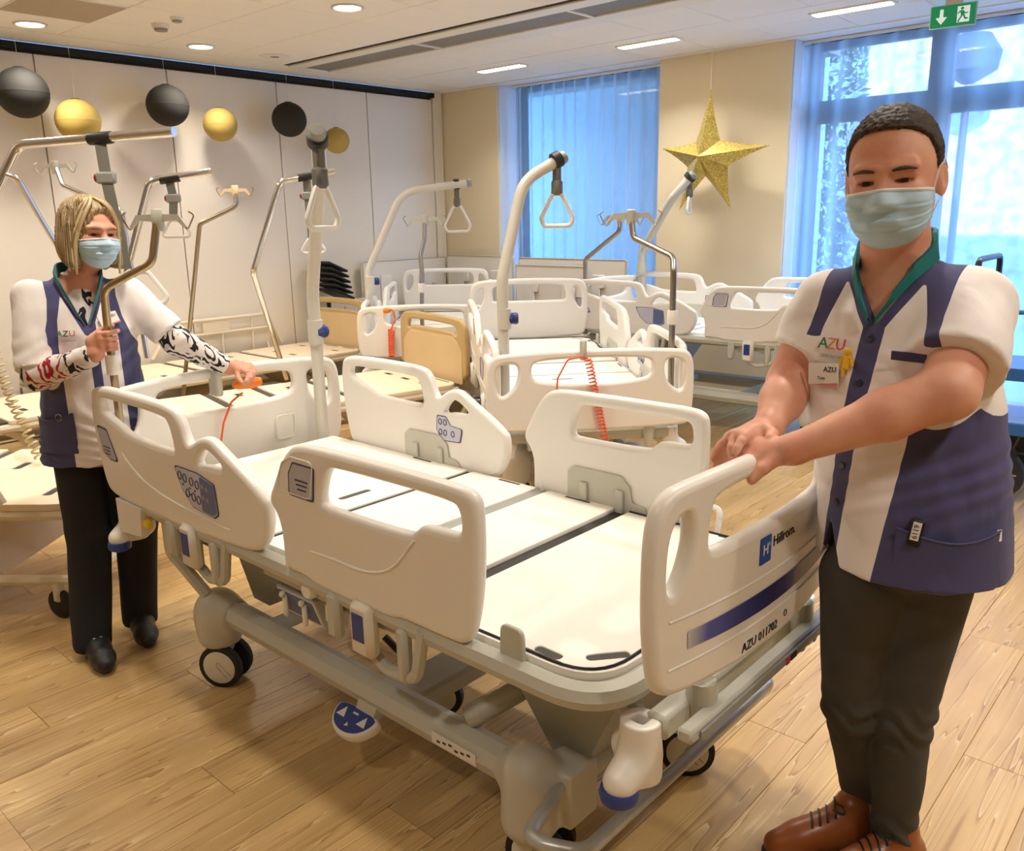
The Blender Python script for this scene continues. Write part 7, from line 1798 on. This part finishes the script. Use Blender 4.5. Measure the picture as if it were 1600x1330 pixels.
def wpocket():
    rows_ = []; nu_, nv_ = 11, 6; sd_ = np.cross(V3((0, 0, 1)), dWs)
    for j in range(nv_):
        for i in range(nu_):
            ux = -0.08+0.16*i/(nu_-1); uz = -0.07+(0.13-0.015*math.sin(math.pi*i/(nu_-1))+0.02*i/(nu_-1))*j/(nv_-1)
            p = wt.hit(wl_(-0.115, -0.05, 0.86)-dWs*0.3-sd_*ux+V3((0, 0, uz)), dWs, 0.6, 400); rows_.append(p-dWs*(0.004+0.010*(j/(nv_-1))**3)-WBASE)
    fs = [(j*nu_+i, j*nu_+i+1, (j+1)*nu_+i+1, (j+1)*nu_+i) for j in range(nv_-1) for i in range(nu_-1)]
    o = MB().add(rows_+[p+dWs*0.003 for p in rows_], fs+[tuple(x+len(rows_) for x in f[::-1]) for f in fs]).build('pocket', M_NAVYC, wtn, smooth=180)
    MB().tube([rows_[(nv_-1)*nu_+i] for i in range(nu_)], 0.0022, 5).build('pocket_hem', M_NAVYC, o)
    sc_ = MB().tube([V3((0.012*math.cos(a), 0.012*math.sin(a), 0)) for a in np.linspace(0, 2*math.pi, 12, endpoint=False)], 0.002, 5, closed=True)
    decal_on(wt, wl_(-0.085, -0.06, 0.925)-dWs*0.3, dWs, sc_.mesh(), (0, 0, 1), WBASE, 0.012, wom, 'scissors_ring', M_STEEL)
wpocket()
# trousers and shoes
wtr = Sdf(); wtr.add(xf(ell((0, 0, 0.84), (0.165, 0.125, 0.14)), WR, WBASE), 0)
for a, b, c in ((WHR, WKR, WAR), (WHL, WKL, WAL)):
    wtr.add(rcone(a, b, 0.092, 0.080), 0.02); wtr.add(rcone(b, c-V3((0, 0, 0.03)), 0.080, 0.068), 0.02)
wtr.cut(lambda P: 0.035-P[:, 2])
sdf_obj('trousers', wtr, 0.006, mat('trousers_black', (24, 24, 27), 0.85, bump=0.2, bscale=500), wom, WBASE, smooth=2, disp=wrinkles(9, 0.006, 21, 0.35))
for (hx_, hy_, tx_, ty_) in ((-3.20, 1.12, -3.00, 1.075), (-3.26, 1.325, -3.06, 1.265)):
    d = V3((tx_-hx_, ty_-hy_, 0)); d /= np.linalg.norm(d); o = V3((hx_, hy_, 0)); s_ = np.cross(V3((0, 0, 1)), d); q = lambda u, z, w=0: o+d*(u*0.24)+s_*w+V3((0, 0, z))
    sh = Sdf(); sh.add(rcone(q(0.05, 0.045), q(0.4, 0.045), 0.038, 0.040), 0); sh.add(rcone(q(0.4, 0.045), q(0.72, 0.040), 0.042, 0.041), 0.02); sh.add(rcone(q(0.72, 0.040), q(0.92, 0.036), 0.041, 0.031), 0.02); sh.add(rcone(q(0.2, 0.07), q(0.5, 0.058), 0.036, 0.034), 0.02)
    sh.cut(lambda P: 0.004-P[:, 2]); so_ = sdf_obj('shoe', sh, 0.005, mat('shoe_black', (26, 25, 25), 0.35, bump=0.3, bscale=300), wom, WBASE, smooth=2)
    MB().lathe([(0.0, 0.001), (0.003, 0.001), (0.004, 0.0)], sh.hit(q(0.45, 0.2, 0.012), (0, 0, -1), 0.25)-WBASE+V3((0, 0, 0.001)), (0, 0, 1), 8).build('shoe_stud', M_PAPER, so_)
    MB().lathe([(0.0, 0.001), (0.003, 0.001), (0.004, 0.0)], sh.hit(q(0.45, 0.2, -0.012), (0, 0, -1), 0.25)-WBASE+V3((0, 0, 0.001)), (0, 0, 1), 8).build('shoe_stud', M_PAPER, so_)
